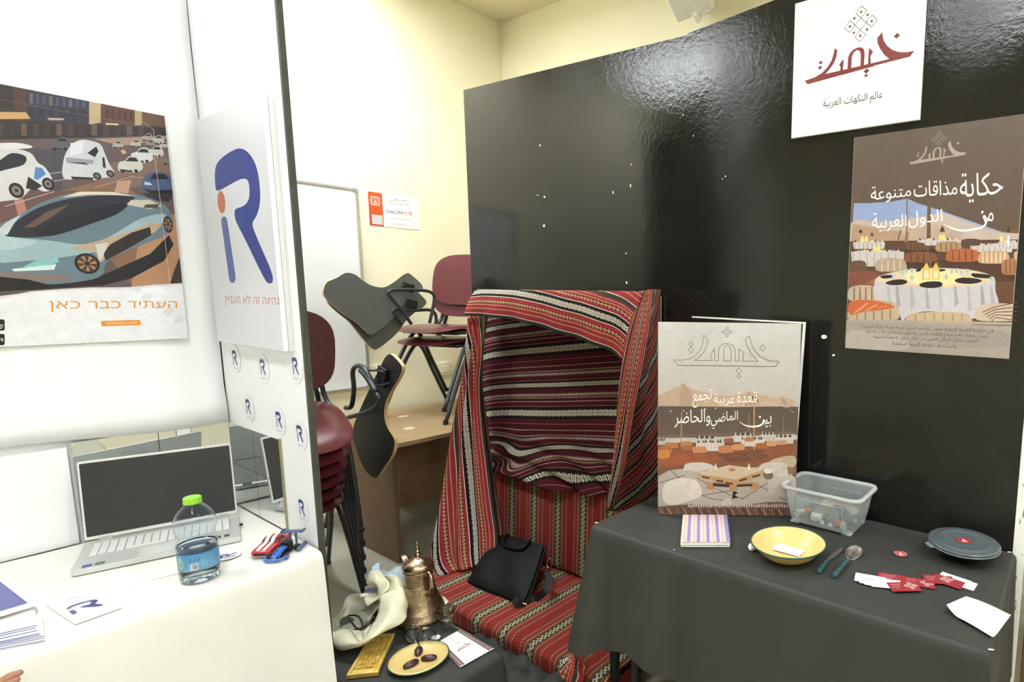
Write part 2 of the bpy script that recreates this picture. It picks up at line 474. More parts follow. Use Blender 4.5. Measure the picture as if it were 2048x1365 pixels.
# divider with black end face
t = empty('divider_panel', (0.815, 2.42, 0), 'tall white divider board with dark front edge and round stickers', 'partition panel', 'white booth boards')
MB().box((0.8075, 2.42, 1.37), (0.015, 0.70, 2.74)).build('board', m_white, t)
MB().box((0.808, 2.063, 1.37), (0.016, 0.014, 2.74)).build('dark_edge', m_blk_edge, t)
MB().box((0.8165, 2.42, 1.37), (0.003, 0.70, 2.74)).build('black_back', m_blk_back, t)
MB().box((0.7985, 2.079, 0.60), (0.004, 0.022, 0.20)).build('tape', mat('beige_tape', (214, 184, 150), 0.6, 0.1, 60), t)

# mirror tiles low on the two boards
m_mir, b = newmat('mirror_glass'); b.inputs['Base Color'].default_value = (0.86, 0.88, 0.88, 1); setin(b, rough=0.015, metal=1.0)
m_mfr = mat('mirror_edge', (150, 140, 110), 0.4)
t = empty('back_mirror', (0.59, 2.755, 0.745), 'low mirror of square tiles behind the open laptop', 'mirror')
for k, (x0, x1) in enumerate(((0.380, 0.5895), (0.5915, 0.795))):
    for z0, z1 in ((0.742, 0.9125), (0.9145, 1.079)):
        MB().box(((x0 + x1) / 2, 2.756, (z0 + z1) / 2), (x1 - x0, 0.005, z1 - z0)).build('mirror_tile', m_mir, t)
t = empty('side_mirror', (0.793, 2.52, 0.745), 'low mirror of square tiles on the divider beside the laptop', 'mirror')
for y0, y1 in ((2.300, 2.5245), (2.5265, 2.7515)):
    for z0, z1 in ((0.742, 0.9095), (0.9115, 1.072)):
        MB().box((0.7965, (y0 + y1) / 2, (z0 + z1) / 2), (0.005, y1 - y0, z1 - z0)).build('mirror_tile', m_mir, t)
MB().box((0.7965, 2.2965, 0.907), (0.006, 0.006, 0.336)).build('edge_strip', m_mfr, t)

# ------------------------------------------------------------------ desk under white cloth
m_cloth_w = mat('white_table_cloth', (238, 236, 231), 0.8, 0.03, 5, 0.25, 220, 0.0006)
t = empty('stand_table', (0.0, 2.38, 0), 'table of the left stand hidden under a white cloth', 'table')
MB().box((-0.22, 2.385, 0.722), (2.0, 0.70, 0.025)).build('tabletop', mat('table_laminate', (200, 195, 185), 0.5), t, bevel=0.003)
m_leg = mat('black_steel', (28, 28, 28), 0.4, metal=0.6)
for sx in (-1.1, 0.7):
    for sy in (2.10, 2.68): MB().tube([(sx, sy, 0), (sx, sy, 0.71)], 0.016).build('leg', m_leg, t)
P = []; U = []; NX = 120
prof = [(2.745, 0.7365), (2.55, 0.7368), (2.3, 0.737), (2.12, 0.737), (2.055, 0.737), (2.036, 0.7355), (2.026, 0.728), (2.021, 0.712), (2.018, 0.68)] + [(2.016 - 0.012 * k / 9, 0.68 - 0.665 * k / 9) for k in range(1, 10)]
for i in range(NX + 1):
    x = -1.22 + 2.012 * i / NX; row = []
    for k, (y, z) in enumerate(prof):
        a = max(0, min(1, (0.72 - z) / 0.5))
        y2 = y + a * (0.012 * math.sin(x * 13 + 0.6 * math.sin(x * 5)) + 0.006 * math.sin(x * 29 + z * 4)) - 0.01 * a
        row.append((x, y2, z + (0.0012 * math.sin(x * 17 + y * 9) if z > 0.73 else 0)))
    P.append(row)
o = MB().grid(P, flip=True).build('white_tablecloth', m_cloth_w, smooth=True)
tag(o, 'white tablecloth covering the left stand table down to the floor', 'tablecloth')

# ------------------------------------------------------------------ car poster
m_print = printmat('poster_print'); m_print_g = printmat('gloss_print', 0.2, 0.5, 0.03)
m_pict = printmat('picture_print', 0.35, 0.4, 0.09, 0.88, 0.16); m_card_edge = mat('foam_board', (244, 243, 240), 0.6)
x0, x1, z0, z1 = 0.02, 0.699, 1.405, 2.184
t = empty('car_poster', (0.36, 2.74, z0), 'printed poster of futuristic cars on a wet street with orange Hebrew headline', 'poster')
MB().box(((x0 + x1) / 2, 2.7465, (z0 + z1) / 2), (x1 - x0, 0.006, z1 - z0)).build('sheet', m_card_edge, t)
def q1(a, b):  # a,b = zoomed photograph coordinates (crop of 640 px shown at 1365)
    return at(a * 640 / 1365, 100 + b * 640 / 1365, 'y', 2.7432)
# own plane frame: u along x (m), v = z
def uv1(a, b):
    p = q1(a, b); return (p.x, p.z)
pr = Print(lambda u, v: Vector((u, 2.7432, v)), (0, -1, 0), 0.00003, 0.0003)
pr.clip = (x0 + 0.001, z0 + 0.001, x1 - 0.001, z1 - 0.001)
def dull(c):
    g = (c[0] + c[1] + c[2]) / 3; k = 0.26 if max(c) < 225 else 0.08
    return tuple((v * (1 - k) + g * k) * (0.9 if max(c) < 170 else 1) for v in c)
def A(pts, col, sm=0): pr.poly([uv1(*p) for p in pts], dull(col), sm)
def L1(pts, wd, col, sm=0): pr.line([uv1(*p) for p in pts], wd, col, sm)
pr.rect(x0, z0, x1, z1, (240, 240, 248))
A([(-60, 90), (790, 90), (790, 1000), (680, 1004), (560, 1010), (430, 1020), (300, 1020), (230, 1030), (100, 1038), (0, 1050), (-60, 1055)], (96, 74, 74))
A([(-60, 90), (712, 90), (722, 420), (-60, 420)], (74, 62, 72))                     # facades
A([(-60, 100), (60, 120), (60, 310), (-60, 300)], (60, 44, 48)); A([(60, 150), (110, 160), (110, 330), (60, 330)], (98, 58, 48))
A([(110, 170), (380, 210), (380, 330), (110, 330)], (58, 54, 84)); A([(380, 215), (430, 225), (430, 310), (380, 320)], (204, 170, 120))
A([(430, 225), (575, 245), (580, 340), (430, 340)], (110, 60, 52)); A([(575, 250), (605, 258), (605, 320), (575, 325)], (190, 160, 110)); A([(605, 258), (716, 285), (716, 370), (605, 350)], (128, 84, 70))
for i in range(9): A([(125 + i * 28, 185 + i * 4), (140 + i * 28, 187 + i * 4), (140 + i * 28, 228 + i * 3), (125 + i * 28, 228 + i * 3)], (78, 82, 120) if i % 3 else (126, 110, 110))
for i in range(6): A([(120 + i * 44, 245), (144 + i * 44, 247), (144 + i * 44, 285), (120 + i * 44, 284)], (48, 44, 62))
for i in range(5): A([(450 + i * 26, 250 + i * 4), (462 + i * 26, 252 + i * 4), (462 + i * 26, 290 + i * 3), (450 + i * 26, 289 + i * 3)], (84, 44, 44))
A([(-60, 262), (110, 264), (130, 294), (-60, 296)], (222, 168, 96)); A([(-60, 238), (100, 258), (112, 266), (-60, 264)], (60, 56, 64))
A([(200, 290), (275, 292), (268, 300), (210, 300)], (200, 170, 160)); A([(450, 312), (505, 314), (505, 326), (450, 326)], (220, 190, 140))
A([(-60, 300), (720, 330), (722, 380), (-60, 385)], (56, 46, 54))
for i in range(14): A([(-10 + i * 50, 312 + i), (14 + i * 50, 312 + i), (14 + i * 50, 365), (-10 + i * 50, 365)], ((88, 60, 58), (66, 52, 66), (120, 88, 76))[i % 3])
A([(-60, 385), (725, 365), (740, 620), (760, 1000), (-60, 1045)], (116, 92, 96))     # wet road
A([(-60, 400), (280, 430), (260, 620), (-60, 680)], (84, 78, 100)); A([(480, 480), (740, 440), (745, 560), (500, 600), (330, 640)], (150, 112, 100))
A([(230, 610), (420, 560), (560, 600), (740, 700), (745, 900), (700, 1000), (560, 1000)], (168, 112, 84)); A([(600, 760), (745, 700), (768, 880), (740, 1000), (560, 1010)], (196, 134, 92))
A([(-60, 640), (120, 600), (330, 600), (180, 680), (-60, 760)], (132, 84, 84))
A([(60, 640), (100, 635), (115, 690), (80, 720)], (200, 120, 104)); A([(500, 560), (560, 555), (540, 640), (480, 640)], (206, 150, 120))
A([(400, 380), (720, 366), (720, 380), (520, 410)], (176, 138, 118))
for a, b in (((190, 530), (300, 517)), ((230, 560), (280, 552)), ((20, 668), (230, 605))): L1([a, b], 0.0015, (210, 205, 215))
L1([(400, 590), (560, 540), (740, 560)], 0.0015, (190, 170, 160)); L1([(0, 210), (300, 268), (640, 330)], 0.001, (120, 110, 120))
L1([(600, 300), (655, 340), (660, 420)], 0.0016, (170, 150, 140))
def small_car(cx, cy, s, col, dark=(44, 46, 60)):
    A([(cx - 50 * s, cy + 4 * s), (cx - 44 * s, cy - 18 * s), (cx - 22 * s, cy - 24 * s), (cx - 4 * s, cy - 42 * s), (cx + 28 * s, cy - 40 * s), (cx + 46 * s, cy - 16 * s), (cx + 50 * s, cy + 10 * s), (cx + 20 * s, cy + 24 * s), (cx - 40 * s, cy + 20 * s)], col, 3)
    A([(cx - 20 * s, cy - 22 * s), (cx - 3 * s, cy - 38 * s), (cx + 24 * s, cy - 36 * s), (cx + 34 * s, cy - 20 * s)], dark)
    A([(cx - 44 * s, cy + 10 * s), (cx + 10 * s, cy + 16 * s), (cx + 8 * s, cy + 24 * s), (cx - 38 * s, cy + 20 * s)], (60, 56, 64))
    for q in (-30, 24): pr.disc(*uv1(cx + q * s, cy + 18 * s), 0.0045 * s, 0.0055 * s, (26, 24, 30), 12)
for cx, cy, s, c in ((258, 408, 0.85, (96, 100, 120)), (502, 408, 0.45, (176, 168, 168)), (578, 403, 0.45, (190, 178, 170)), (628, 378, 0.5, (170, 150, 140)), (672, 388, 0.55, (190, 180, 176)), (640, 402, 0.4, (160, 150, 150)), (700, 410, 0.4, (200, 186, 176)), (662, 440, 0.72, (206, 200, 204)), (604, 458, 0.95, (214, 210, 216)), (555, 498, 1.05, (206, 200, 196)), (722, 476, 0.6, (130, 124, 130))):
    small_car(cx, cy, s, c)
A([(512, 430), (530, 425), (540, 440), (525, 445)], (224, 176, 90))
# pod car
A([(270, 545), (272, 465), (300, 410), (340, 384), (390, 388), (430, 405), (450, 450), (468, 490), (486, 520), (480, 540), (430, 548), (400, 556), (330, 552)], (206, 208, 220), 4)
A([(372, 440), (410, 412), (420, 432), (405, 458)], (34, 32, 42)); A([(436, 455), (446, 462), (452, 505), (438, 500)], (40, 40, 52)); A([(280, 458), (400, 470), (395, 488), (282, 480)], (150, 156, 176)); A([(300, 398), (360, 390), (350, 440), (300, 452)], (226, 228, 236))
A([(282, 480), (330, 486), (380, 492), (360, 480)], (96, 76, 76)); A([(300, 540), (400, 545), (395, 556), (310, 552)], (50, 46, 56))
for cx, cy, r in ((414, 538, 17), (470, 528, 17)): pr.disc(*uv1(cx, cy), 0.0095, 0.0115, (36, 34, 40)); pr.disc(*uv1(cx, cy), 0.0055, 0.007, (110, 104, 110))
# sport SUV far left
A([(-60, 630), (-60, 440), (0, 425), (60, 420), (130, 440), (160, 480), (190, 500), (220, 545), (222, 590), (190, 605), (140, 590), (100, 625), (60, 640)], (214, 212, 220), 4)
A([(-60, 500), (0, 470), (50, 440), (110, 455), (100, 490), (30, 510), (-60, 530)], (40, 44, 66), 3); A([(-60, 404), (60, 396), (130, 408), (125, 420), (0, 424), (-60, 428)], (226, 224, 230), 3)
A([(150, 500), (180, 504), (196, 530), (160, 556), (144, 548)], (70, 130, 214)); A([(120, 540), (180, 580), (150, 600), (110, 590)], (40, 40, 56))
for cx, cy, r in ((70, 600, 1.2), (205, 572, 1.0)): pr.disc(*uv1(cx, cy), 0.0125 * r, 0.019 * r, (30, 28, 36)); pr.disc(*uv1(cx, cy), 0.008 * r, 0.012 * r, (128, 116, 112)); pr.disc(*uv1(cx, cy), 0.003 * r, 0.004 * r, (40, 36, 40))
# blue car at right
A([(606, 590), (610, 550), (640, 525), (690, 524), (735, 545), (742, 595), (700, 605), (640, 602)], (70, 98, 160), 4); A([(638, 552), (655, 528), (700, 528), (722, 552)], (24, 28, 48)); A([(612, 592), (650, 600), (738, 596), (738, 615), (640, 612)], (20, 22, 36)); A([(615, 562), (640, 566), (650, 578), (616, 576)], (176, 200, 226)); A([(606, 610), (742, 612), (720, 650), (640, 640)], (50, 46, 66))
# big silver blue car
A([(-60, 1035), (0, 1000), (150, 995), (440, 960), (640, 870), (720, 790), (740, 830), (700, 900), (560, 975), (440, 1005), (200, 1020)], (34, 30, 46))
A([(-60, 770), (20, 735), (80, 705), (180, 650), (290, 615), (400, 602), (560, 615), (660, 640), (710, 670), (734, 710), (736, 760), (715, 785), (660, 810), (560, 850), (460, 900), (430, 965), (330, 990), (200, 1000), (60, 985), (-60, 965)], (108, 142, 164), 4)
A([(-60, 790), (60, 800), (220, 815), (350, 830), (460, 800), (600, 720), (700, 700), (690, 740), (560, 790), (450, 850), (300, 880), (120, 900), (-60, 900)], (150, 186, 200), 4)
A([(-60, 770), (0, 760), (60, 800), (160, 820), (60, 850), (-60, 850)], (172, 204, 214), 3)
A([(300, 850), (400, 820), (470, 800), (560, 770), (640, 740), (690, 745), (640, 790), (500, 850), (440, 900), (420, 900), (400, 860)], (196, 164, 130), 3)
A([(440, 870), (470, 830), (560, 780), (640, 755), (645, 790), (560, 840), (450, 900)], (48, 38, 44))
A([(20, 790), (60, 740), (150, 680), (270, 640), (400, 622), (520, 618), (575, 630), (540, 655), (470, 690), (380, 730), (280, 775), (180, 798), (90, 800)], (38, 42, 66), 4)
A([(140, 780), (220, 735), (330, 690), (440, 665), (545, 655), (500, 700), (380, 745), (270, 782), (190, 796)], (24, 28, 52), 3)
A([(100, 760), (200, 690), (300, 655), (240, 700), (150, 755)], (120, 90, 78)); A([(260, 630), (340, 605), (480, 606), (580, 625), (500, 620), (380, 618)], (226, 214, 196))
A([(-20, 780), (20, 740), (90, 702), (60, 740), (30, 790)], (196, 206, 214)); A([(560, 640), (640, 640), (690, 665), (640, 680), (540, 660)], (206, 196, 176)); A([(620, 660), (680, 658), (670, 676), (610, 674)], (90, 76, 70))
A([(100, 925), (150, 900), (245, 885), (250, 905), (200, 925), (110, 928)], (120, 206, 206)); A([(50, 935), (240, 915), (230, 938), (60, 945)], (214, 236, 232)); A([(-60, 945), (60, 950), (300, 960), (300, 990), (100, 985), (-60, 970)], (150, 128, 130)); A([(-60, 962), (120, 980), (200, 1000), (-60, 1040)], (28, 26, 34))
A([(405, 830), (460, 822), (440, 880), (425, 900)], (210, 206, 200))
for cx, cy, rx, ry in ((372, 912, 0.0285, 0.0335), (716, 745, 0.0125, 0.0285)):
    c_ = uv1(cx, cy); pr.disc(*c_, rx, ry, (26, 22, 28)); pr.disc(*c_, rx * 0.82, ry * 0.82, (74, 56, 52))
    for k in range(7):
        a_ = k * 2 * PI / 7; pr.poly([c_, (c_[0] + rx * 0.76 * math.cos(a_), c_[1] + ry * 0.76 * math.sin(a_)), (c_[0] + rx * 0.76 * math.cos(a_ + 0.4), c_[1] + ry * 0.76 * math.sin(a_ + 0.4))], (172, 128, 100))
    pr.disc(*c_, rx * 0.2, ry * 0.2, (40, 30, 30))
L1([(655, 420), (690, 700), (725, 1000)], 0.0012, (222, 196, 176)); A([(736, 960), (770, 870), (775, 1000), (725, 1000)], (70, 50, 50))
# torn paper edge
A([(-60, 1062), (0, 1052), (60, 1044), (100, 1042), (130, 1030), (180, 1034), (240, 1022), (300, 1018), (330, 1024), (380, 1014), (450, 1024), (500, 1020), (560, 1012), (600, 1016), (660, 1002), (720, 1006), (760, 996), (800, 994), (830, 1300), (-60, 1300)], (241, 241, 249))
A([(-60, 1062), (60, 1044), (130, 1030), (240, 1022), (380, 1014), (560, 1012), (660, 1002), (800, 994), (800, 1002), (660, 1010), (560, 1020), (380, 1022), (240, 1030), (130, 1038), (60, 1052), (-60, 1070)], (226, 222, 226))
for k in range(16):
    a_ = 560 + (k * 47) % 240; b_ = 1020 + (k * 31) % 150
    A([(a_, b_), (a_ + 26, b_ - 12), (a_ + 44, b_ + 2), (a_ + 22, b_ + 14)], (228, 229, 234), 2)
pr.text('העתיד כבר כאן'[::-1], [uv1(208, 1118), uv1(756, 1112), uv1(754, 1072), uv1(208, 1072)], (232, 152, 60))
b_ = [uv1(a, b) for a, b in ((432, 1180), (602, 1178), (602, 1152), (432, 1155))]
X0, X1, Y0, Y1 = b_[0][0], b_[1][0], b_[0][1], b_[2][1]
pr.poly(rrect(X0, Y0, X1, Y1, 0.005), (232, 152, 60)); pr.text('DOWNLOAD NOW', [uv1(452, 1171), uv1(584, 1169), uv1(584, 1160), uv1(452, 1162)], (248, 226, 196), 0.02)
for yy in (1150, 1212):
    A([(-140, yy), (16, yy), (20, yy + 8), (20, yy + 42), (16, yy + 48), (-140, yy + 50)], (20, 20, 24))
pr.text('gy', [uv1(-6, 1190), uv1(14, 1190), uv1(14, 1172), uv1(-6, 1172)], (240, 240, 240)); pr.text('re', [uv1(-6, 1244), uv1(14, 1244), uv1(14, 1230), uv1(-6, 1230)], (240, 240, 240))
pr.build('printed_picture', m_pict, t)

# ------------------------------------------------------------------ the letter emblem (blue R with an i, orange dot) used on sign, stickers, cards
NAVY, ORNG = (58, 74, 156), (214, 128, 92)
def emblem(pr, f, blue=NAVY, light=(96, 112, 180), dot=ORNG, sm=5):
    """f(a,b): a,b in the sign crop's own unit box: x 0..1 to the right, y 0..1 down"""
    Rp = [(0.0, 0.235), (0.02, 0.12), (0.10, 0.055), (0.30, 0.015), (0.56, 0.0), (0.74, 0.05), (0.86, 0.15), (0.90, 0.28), (0.88, 0.41), (0.80, 0.50), (0.70, 0.56),
          (0.76, 0.66), (0.90, 0.82), (0.985, 0.93), (0.985, 0.985), (0.94, 1.0), (0.86, 0.985), (0.72, 0.86), (0.55, 0.69), (0.38, 0.53), (0.36, 0.46), (0.40, 0.43), (0.55, 0.42),
          (0.66, 0.385), (0.70, 0.32), (0.69, 0.25), (0.62, 0.225), (0.50, 0.225), (0.30, 0.245), (0.10, 0.265), (0.02, 0.262)]
    pr.poly([f(*p) for p in Rp], blue, 3)
    st = [(0.055, 0.51), (0.065, 0.488), (0.09, 0.477), (0.12, 0.473), (0.155, 0.477), (0.18, 0.488), (0.19, 0.51), (0.255, 0.94), (0.25, 0.965), (0.235, 0.985), (0.20, 0.998), (0.17, 1.0), (0.14, 0.995), (0.115, 0.98), (0.105, 0.95)]
    pr.poly([f(*p) for p in st], light)
    pr.poly([f(0.10 + 0.085 * math.cos(k * PI / 9), 0.36 + 0.088 * math.sin(k * PI / 9)) for k in range(18)], dot)

# sign board on the divider: two stacked foam sheets
t = empty('emblem_sign', (0.79, 2.42, 1.39), 'large white sign with blue letter emblem and orange dot on divider', 'sign')
for k, (xa, xb, c) in enumerate(((0.787, 0.7995, (226, 226, 226)), (0.772, 0.786, (238, 238, 242)))):
    MB().box(((xa + xb) / 2, 2.4175 + 0.002 * k, 1.785 + 0.001 * k), (xb - xa, 0.572, 0.787)).build('foam_sheet', mat('sign_board_%s' % 'ab'[k], c, 0.5, 0.01), t)
def sg(u, v): return Vector((0.7715, u, v))
def uvs_(a, b):
    p = at(a * 640 / 1365, 100 + b * 640 / 1365, 'x', 0.7715); return (p.y, p.z)
pr = Print(sg, (-1, 0, 0), 0.00004, 0.0003)
pr.rect(2.132, 1.393, 2.703, 2.176, (238, 239, 248))
ps = [uvs_(a, b) for a, b in ((918, 408), (1166, 408), (1166, 997), (918, 997))]
yl, yr = uvs_(917, 560)[0], uvs_(1165, 960)[0]; zt, zb = uvs_(1050, 410)[1], uvs_(1150, 996)[1]
emblem(pr, lambda a, b: (yl + (yr - yl) * a, zt + (zb - zt) * b))
pr.text('נהיגה זה לא העניין'[::-1], [uvs_(960, 1092), uvs_(1192, 1098), uvs_(1190, 1050), uvs_(960, 1042)], (200, 120, 104))
pr.build('printed_emblem', m_print, t)

# round stickers on the divider
m_stk = printmat('sticker_print', 0.45, 0.4, 0.01)
stk = None
names = ['topmost left round emblem sticker on the divider just under the big sign', 'round emblem sticker in the middle of the top sticker row', 'top row round emblem sticker beside the dark divider edge',
         'middle row round emblem sticker nearest the corner', 'middle row round emblem sticker between its two neighbours', 'middle row round emblem sticker beside the dark divider edge', 'lowest round emblem sticker beside the side mirror']
for k, (px, py) in enumerate(((470, 719), (526, 738), (591, 736), (497, 817), (558, 843), (600, 871), (604, 1019))):
    c = at(px, py, 'x', 0.7990)
    if stk is None:
        t = empty('round_sticker', c, names[0], 'sticker', 'round emblem stickers on the divider'); stk = t
        r_ = 0.052
        MB().lathe([(1e-4, 0.0006), (r_, 0.0006), (r_, 0)], 40, c, Matrix.Rotation(-PI / 2, 3, 'Y')).build('disc', mat('sticker_paper', (238, 240, 248), 0.5, 0.01), t)
        pr = Print(lambda u, v: Vector((c.x, c.y - u, c.z + v)), (-1, 0, 0), 0.00004, 0.0010)
        emblem(pr, lambda a, b: ((a - 0.48) * 0.046, 0.034 - b * 0.056), (58, 68, 140))
        pr.text('Roadincar', [(-0.02, -0.038), (0.022, -0.038), (0.022, -0.034), (-0.02, -0.034)], (150, 152, 180)) if False else pr.line([(-0.020, -0.034), (0.022, -0.034)], 0.0022, (186, 188, 206))
        pr.build('printed_emblem', m_stk, t)
    else:
        o = copy_tree(stk); o.location = c; o['label'] = names[k]
# ================================================================== BACK CORNER: whiteboard, notice, desk, student chairs
m_wbs = mat('whiteboard_enamel', (238, 240, 242), 0.18, 0.01); m_alu = mat('aluminium_frame', (196, 196, 186), 0.35, metal=0.7, var=0.04); m_cap = mat('grey_plastic_cap', (150, 152, 146), 0.5)
x1, z1, z0, x0 = 1.983, 2.247, 0.905, 0.98
t = empty('whiteboard', ((x0 + x1) / 2, WY - 0.02, z0), 'whiteboard with aluminium frame on the cream wall behind the divider', 'whiteboard')
MB().box(((x0 + x1) / 2, WY - 0.012, (z0 + z1) / 2), (x1 - x0 - 0.03, 0.016, z1 - z0 - 0.03)).build('writing_surface', m_wbs, t)
for c, s_ in ((((x0 + x1) / 2, WY - 0.014, z1 - 0.009), (x1 - x0 - 0.06, 0.026, 0.018)), (((x0 + x1) / 2, WY - 0.014, z0 + 0.009), (x1 - x0 - 0.06, 0.026, 0.018)),
              ((x1 - 0.011, WY - 0.014, (z0 + z1) / 2), (0.022, 0.026, z1 - z0 - 0.06)), ((x0 + 0.011, WY - 0.014, (z0 + z1) / 2), (0.022, 0.026, z1 - z0 - 0.06))):
    MB().box(c, s_).build('frame_rail', m_alu, t, bevel=0.003)
for sx, sz in ((x1, z1), (x1, z0), (x0, z1), (x0, z0)):
    dx = -1 if sx == x1 else 1; dz = -1 if sz == z1 else 1
    poly = [(0.034, 0)] + [(0.034, 0.018), (0.022, 0.022), (0.018, 0.034), (0, 0.034)] + [(0, 0.016), (0.004, 0.005), (0.016, 0)]
    MB().prism(poly, lambda a, b, u: Vector((sx + dx * a, WY - 0.0005 - u, sz + dz * b)), 0, 0.030).build('corner_cap', m_cap, t)

# technical support notice
t = empty('support_notice', (2.22, WY, 2.02), 'small white and orange support notice with phone number on cream wall', 'notice')
ca = [at(*p, 'y', WY - 0.003) for p in ((735, 384), (834, 391), (832, 457), (742, 450.5))]
nx0, nx1, nz0, nz1 = 2.054, 2.405, 2.018, 2.243
MB().box(((nx0 + nx1) / 2, WY - 0.0015, (nz0 + nz1) / 2), (nx1 - nx0, 0.003, nz1 - nz0)).build('sheet', mat('notice_paper', (248, 246, 240), 0.5, 0.01), t)
pr = Print(lambda u, v: Vector((u, WY - 0.003, v)), (0, -1, 0), 0.00005, 0.0004)
def uvn(a, b):
    p = at(560 + a / 6.827, 340 + b / 6.827, 'y', WY - 0.003); return (p.x, p.z)
pr.rect(nx0, nz0, nx0 + 0.094, nz1, (238, 96, 44)); pr.rect(nx0, nz0, nx0 + 0.094, nz0 + 0.075, (214, 76, 66))
c_ = uvn(1300, 425); pr.poly([(c_[0] + p[0], c_[1] + p[1]) for p in rrect(-0.032, -0.030, 0.032, 0.030, 0.012)], (250, 222, 206)); pr.poly([(c_[0] + p[0], c_[1] + p[1]) for p in rrect(-0.026, -0.024, 0.026, 0.024, 0.009)], (234, 104, 60))
pr.disc(c_[0], c_[1], 0.022, 0.022, (250, 214, 206)); pr.disc(c_[0], c_[1], 0.018, 0.018, (226, 96, 80)); pr.disc(c_[0], c_[1] + 0.004, 0.006, 0.006, (250, 220, 210)); pr.disc(c_[0], c_[1] - 0.008, 0.011, 0.006, (250, 220, 210))
c_ = uvn(1328, 680); pr.rect(c_[0] - 0.036, c_[1] - 0.032, c_[0] + 0.036, c_[1] + 0.032, (226, 222, 218))
pr.text(shape('دعم تقني'), [uvn(1502, 432), uvn(1755, 448), uvn(1755, 402), uvn(1502, 385)], (84, 84, 84))
pr.text('תמיכה טכנית'[::-1], [uvn(1492, 480), uvn(1758, 496), uvn(1756, 466), uvn(1492, 446)], (150, 150, 150))
pr.text('046286', [uvn(1445, 592), uvn(1690, 610), uvn(1690, 562), uvn(1445, 542)], (70, 112, 156)); pr.text('918', [uvn(1698, 612), uvn(1798, 622), uvn(1798, 572), uvn(1698, 564)], (206, 84, 70))
for y_, xa, xb, c in ((672, 1485, 1780, (190, 186, 180)), (742, 1520, 1745, (224, 170, 160)), (768, 1530, 1740, (226, 206, 196))):
    pr.line([uvn(xa, y_ - 8), uvn(xb, y_ + 10)], 0.0028, c)
pr.build('printed_notice', m_print, t)

# wooden desk
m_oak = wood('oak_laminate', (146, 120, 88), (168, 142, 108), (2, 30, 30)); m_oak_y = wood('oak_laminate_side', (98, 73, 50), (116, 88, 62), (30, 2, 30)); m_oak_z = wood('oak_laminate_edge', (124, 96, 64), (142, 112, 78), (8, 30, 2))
t = empty('wooden_desk', (2.3, 3.6, 0), 'light oak laminate desk by the wall carrying two nested student chairs', 'desk')
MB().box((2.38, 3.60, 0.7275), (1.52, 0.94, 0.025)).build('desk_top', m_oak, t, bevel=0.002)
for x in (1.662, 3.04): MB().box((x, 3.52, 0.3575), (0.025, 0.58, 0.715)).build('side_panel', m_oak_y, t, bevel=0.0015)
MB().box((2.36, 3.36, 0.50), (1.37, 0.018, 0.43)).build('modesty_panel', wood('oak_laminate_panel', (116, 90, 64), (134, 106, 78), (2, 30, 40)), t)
for x, y in ((1.86, 3.42), (2.02, 3.78)): MB().lathe([(0.001, 0.7412), (0.03, 0.7412), (0.032, 0.7395)], 20, (x, y, 0)).build('cable_grommet', mat('grommet_beige', (206, 190, 160), 0.4), t)

# tablet-arm student chair, facing +x at the origin
m_bur = mat('burgundy_plastic', (98, 40, 46), 0.28, 0.05, 8, 0.06, 300, 0.0004); m_tube = mat('charcoal_tube', (62, 66, 70), 0.35, 0.05, metal=0.5); m_tab = mat('dark_grey_laminate', (88, 90, 87), 0.5, 0.04)
m_ply = mat('plywood_edge', (206, 176, 130), 0.6, 0.08, 60); m_blkp = mat('black_plastic', (22, 22, 24), 0.4)
def shell(cx, cz, hw, hh, bow, x0, th, lean=0.0, seat=False):
    """rounded dished plate; seat lies flat, backrest stands"""
    mb = MB(); rings = 7; n = 36
    for side in (0, 1):
        P = []
        for i in range(rings + 1):
            q = i / rings; row = []
            for k in range(n):
                a = 2 * PI * k / n; e = 0.62
                ca_, sa_ = math.cos(a), math.sin(a)
                u = hw * q * math.copysign(abs(ca_) ** e, ca_); v = hh * q * math.copysign(abs(sa_) ** e, sa_)
                d = bow * (u / hw) ** 2 * (1 if not seat else -1)
                tt = (th * (1 - q ** 6) if side else 0) 
                if seat: row.append(Vector((x0 + v, u, cz - tt - 0.014 * (q ** 8) + 0.35 * abs(d) - (0.018 * max(0, v / hh) ** 3))))
                else: row.append(Vector((x0 + d + lean * v - tt, u, cz + v)))
            P.append(row)
        mb.grid(P, wrap=True, flip=bool(side) ^ (not seat) ^ True)
    return mb
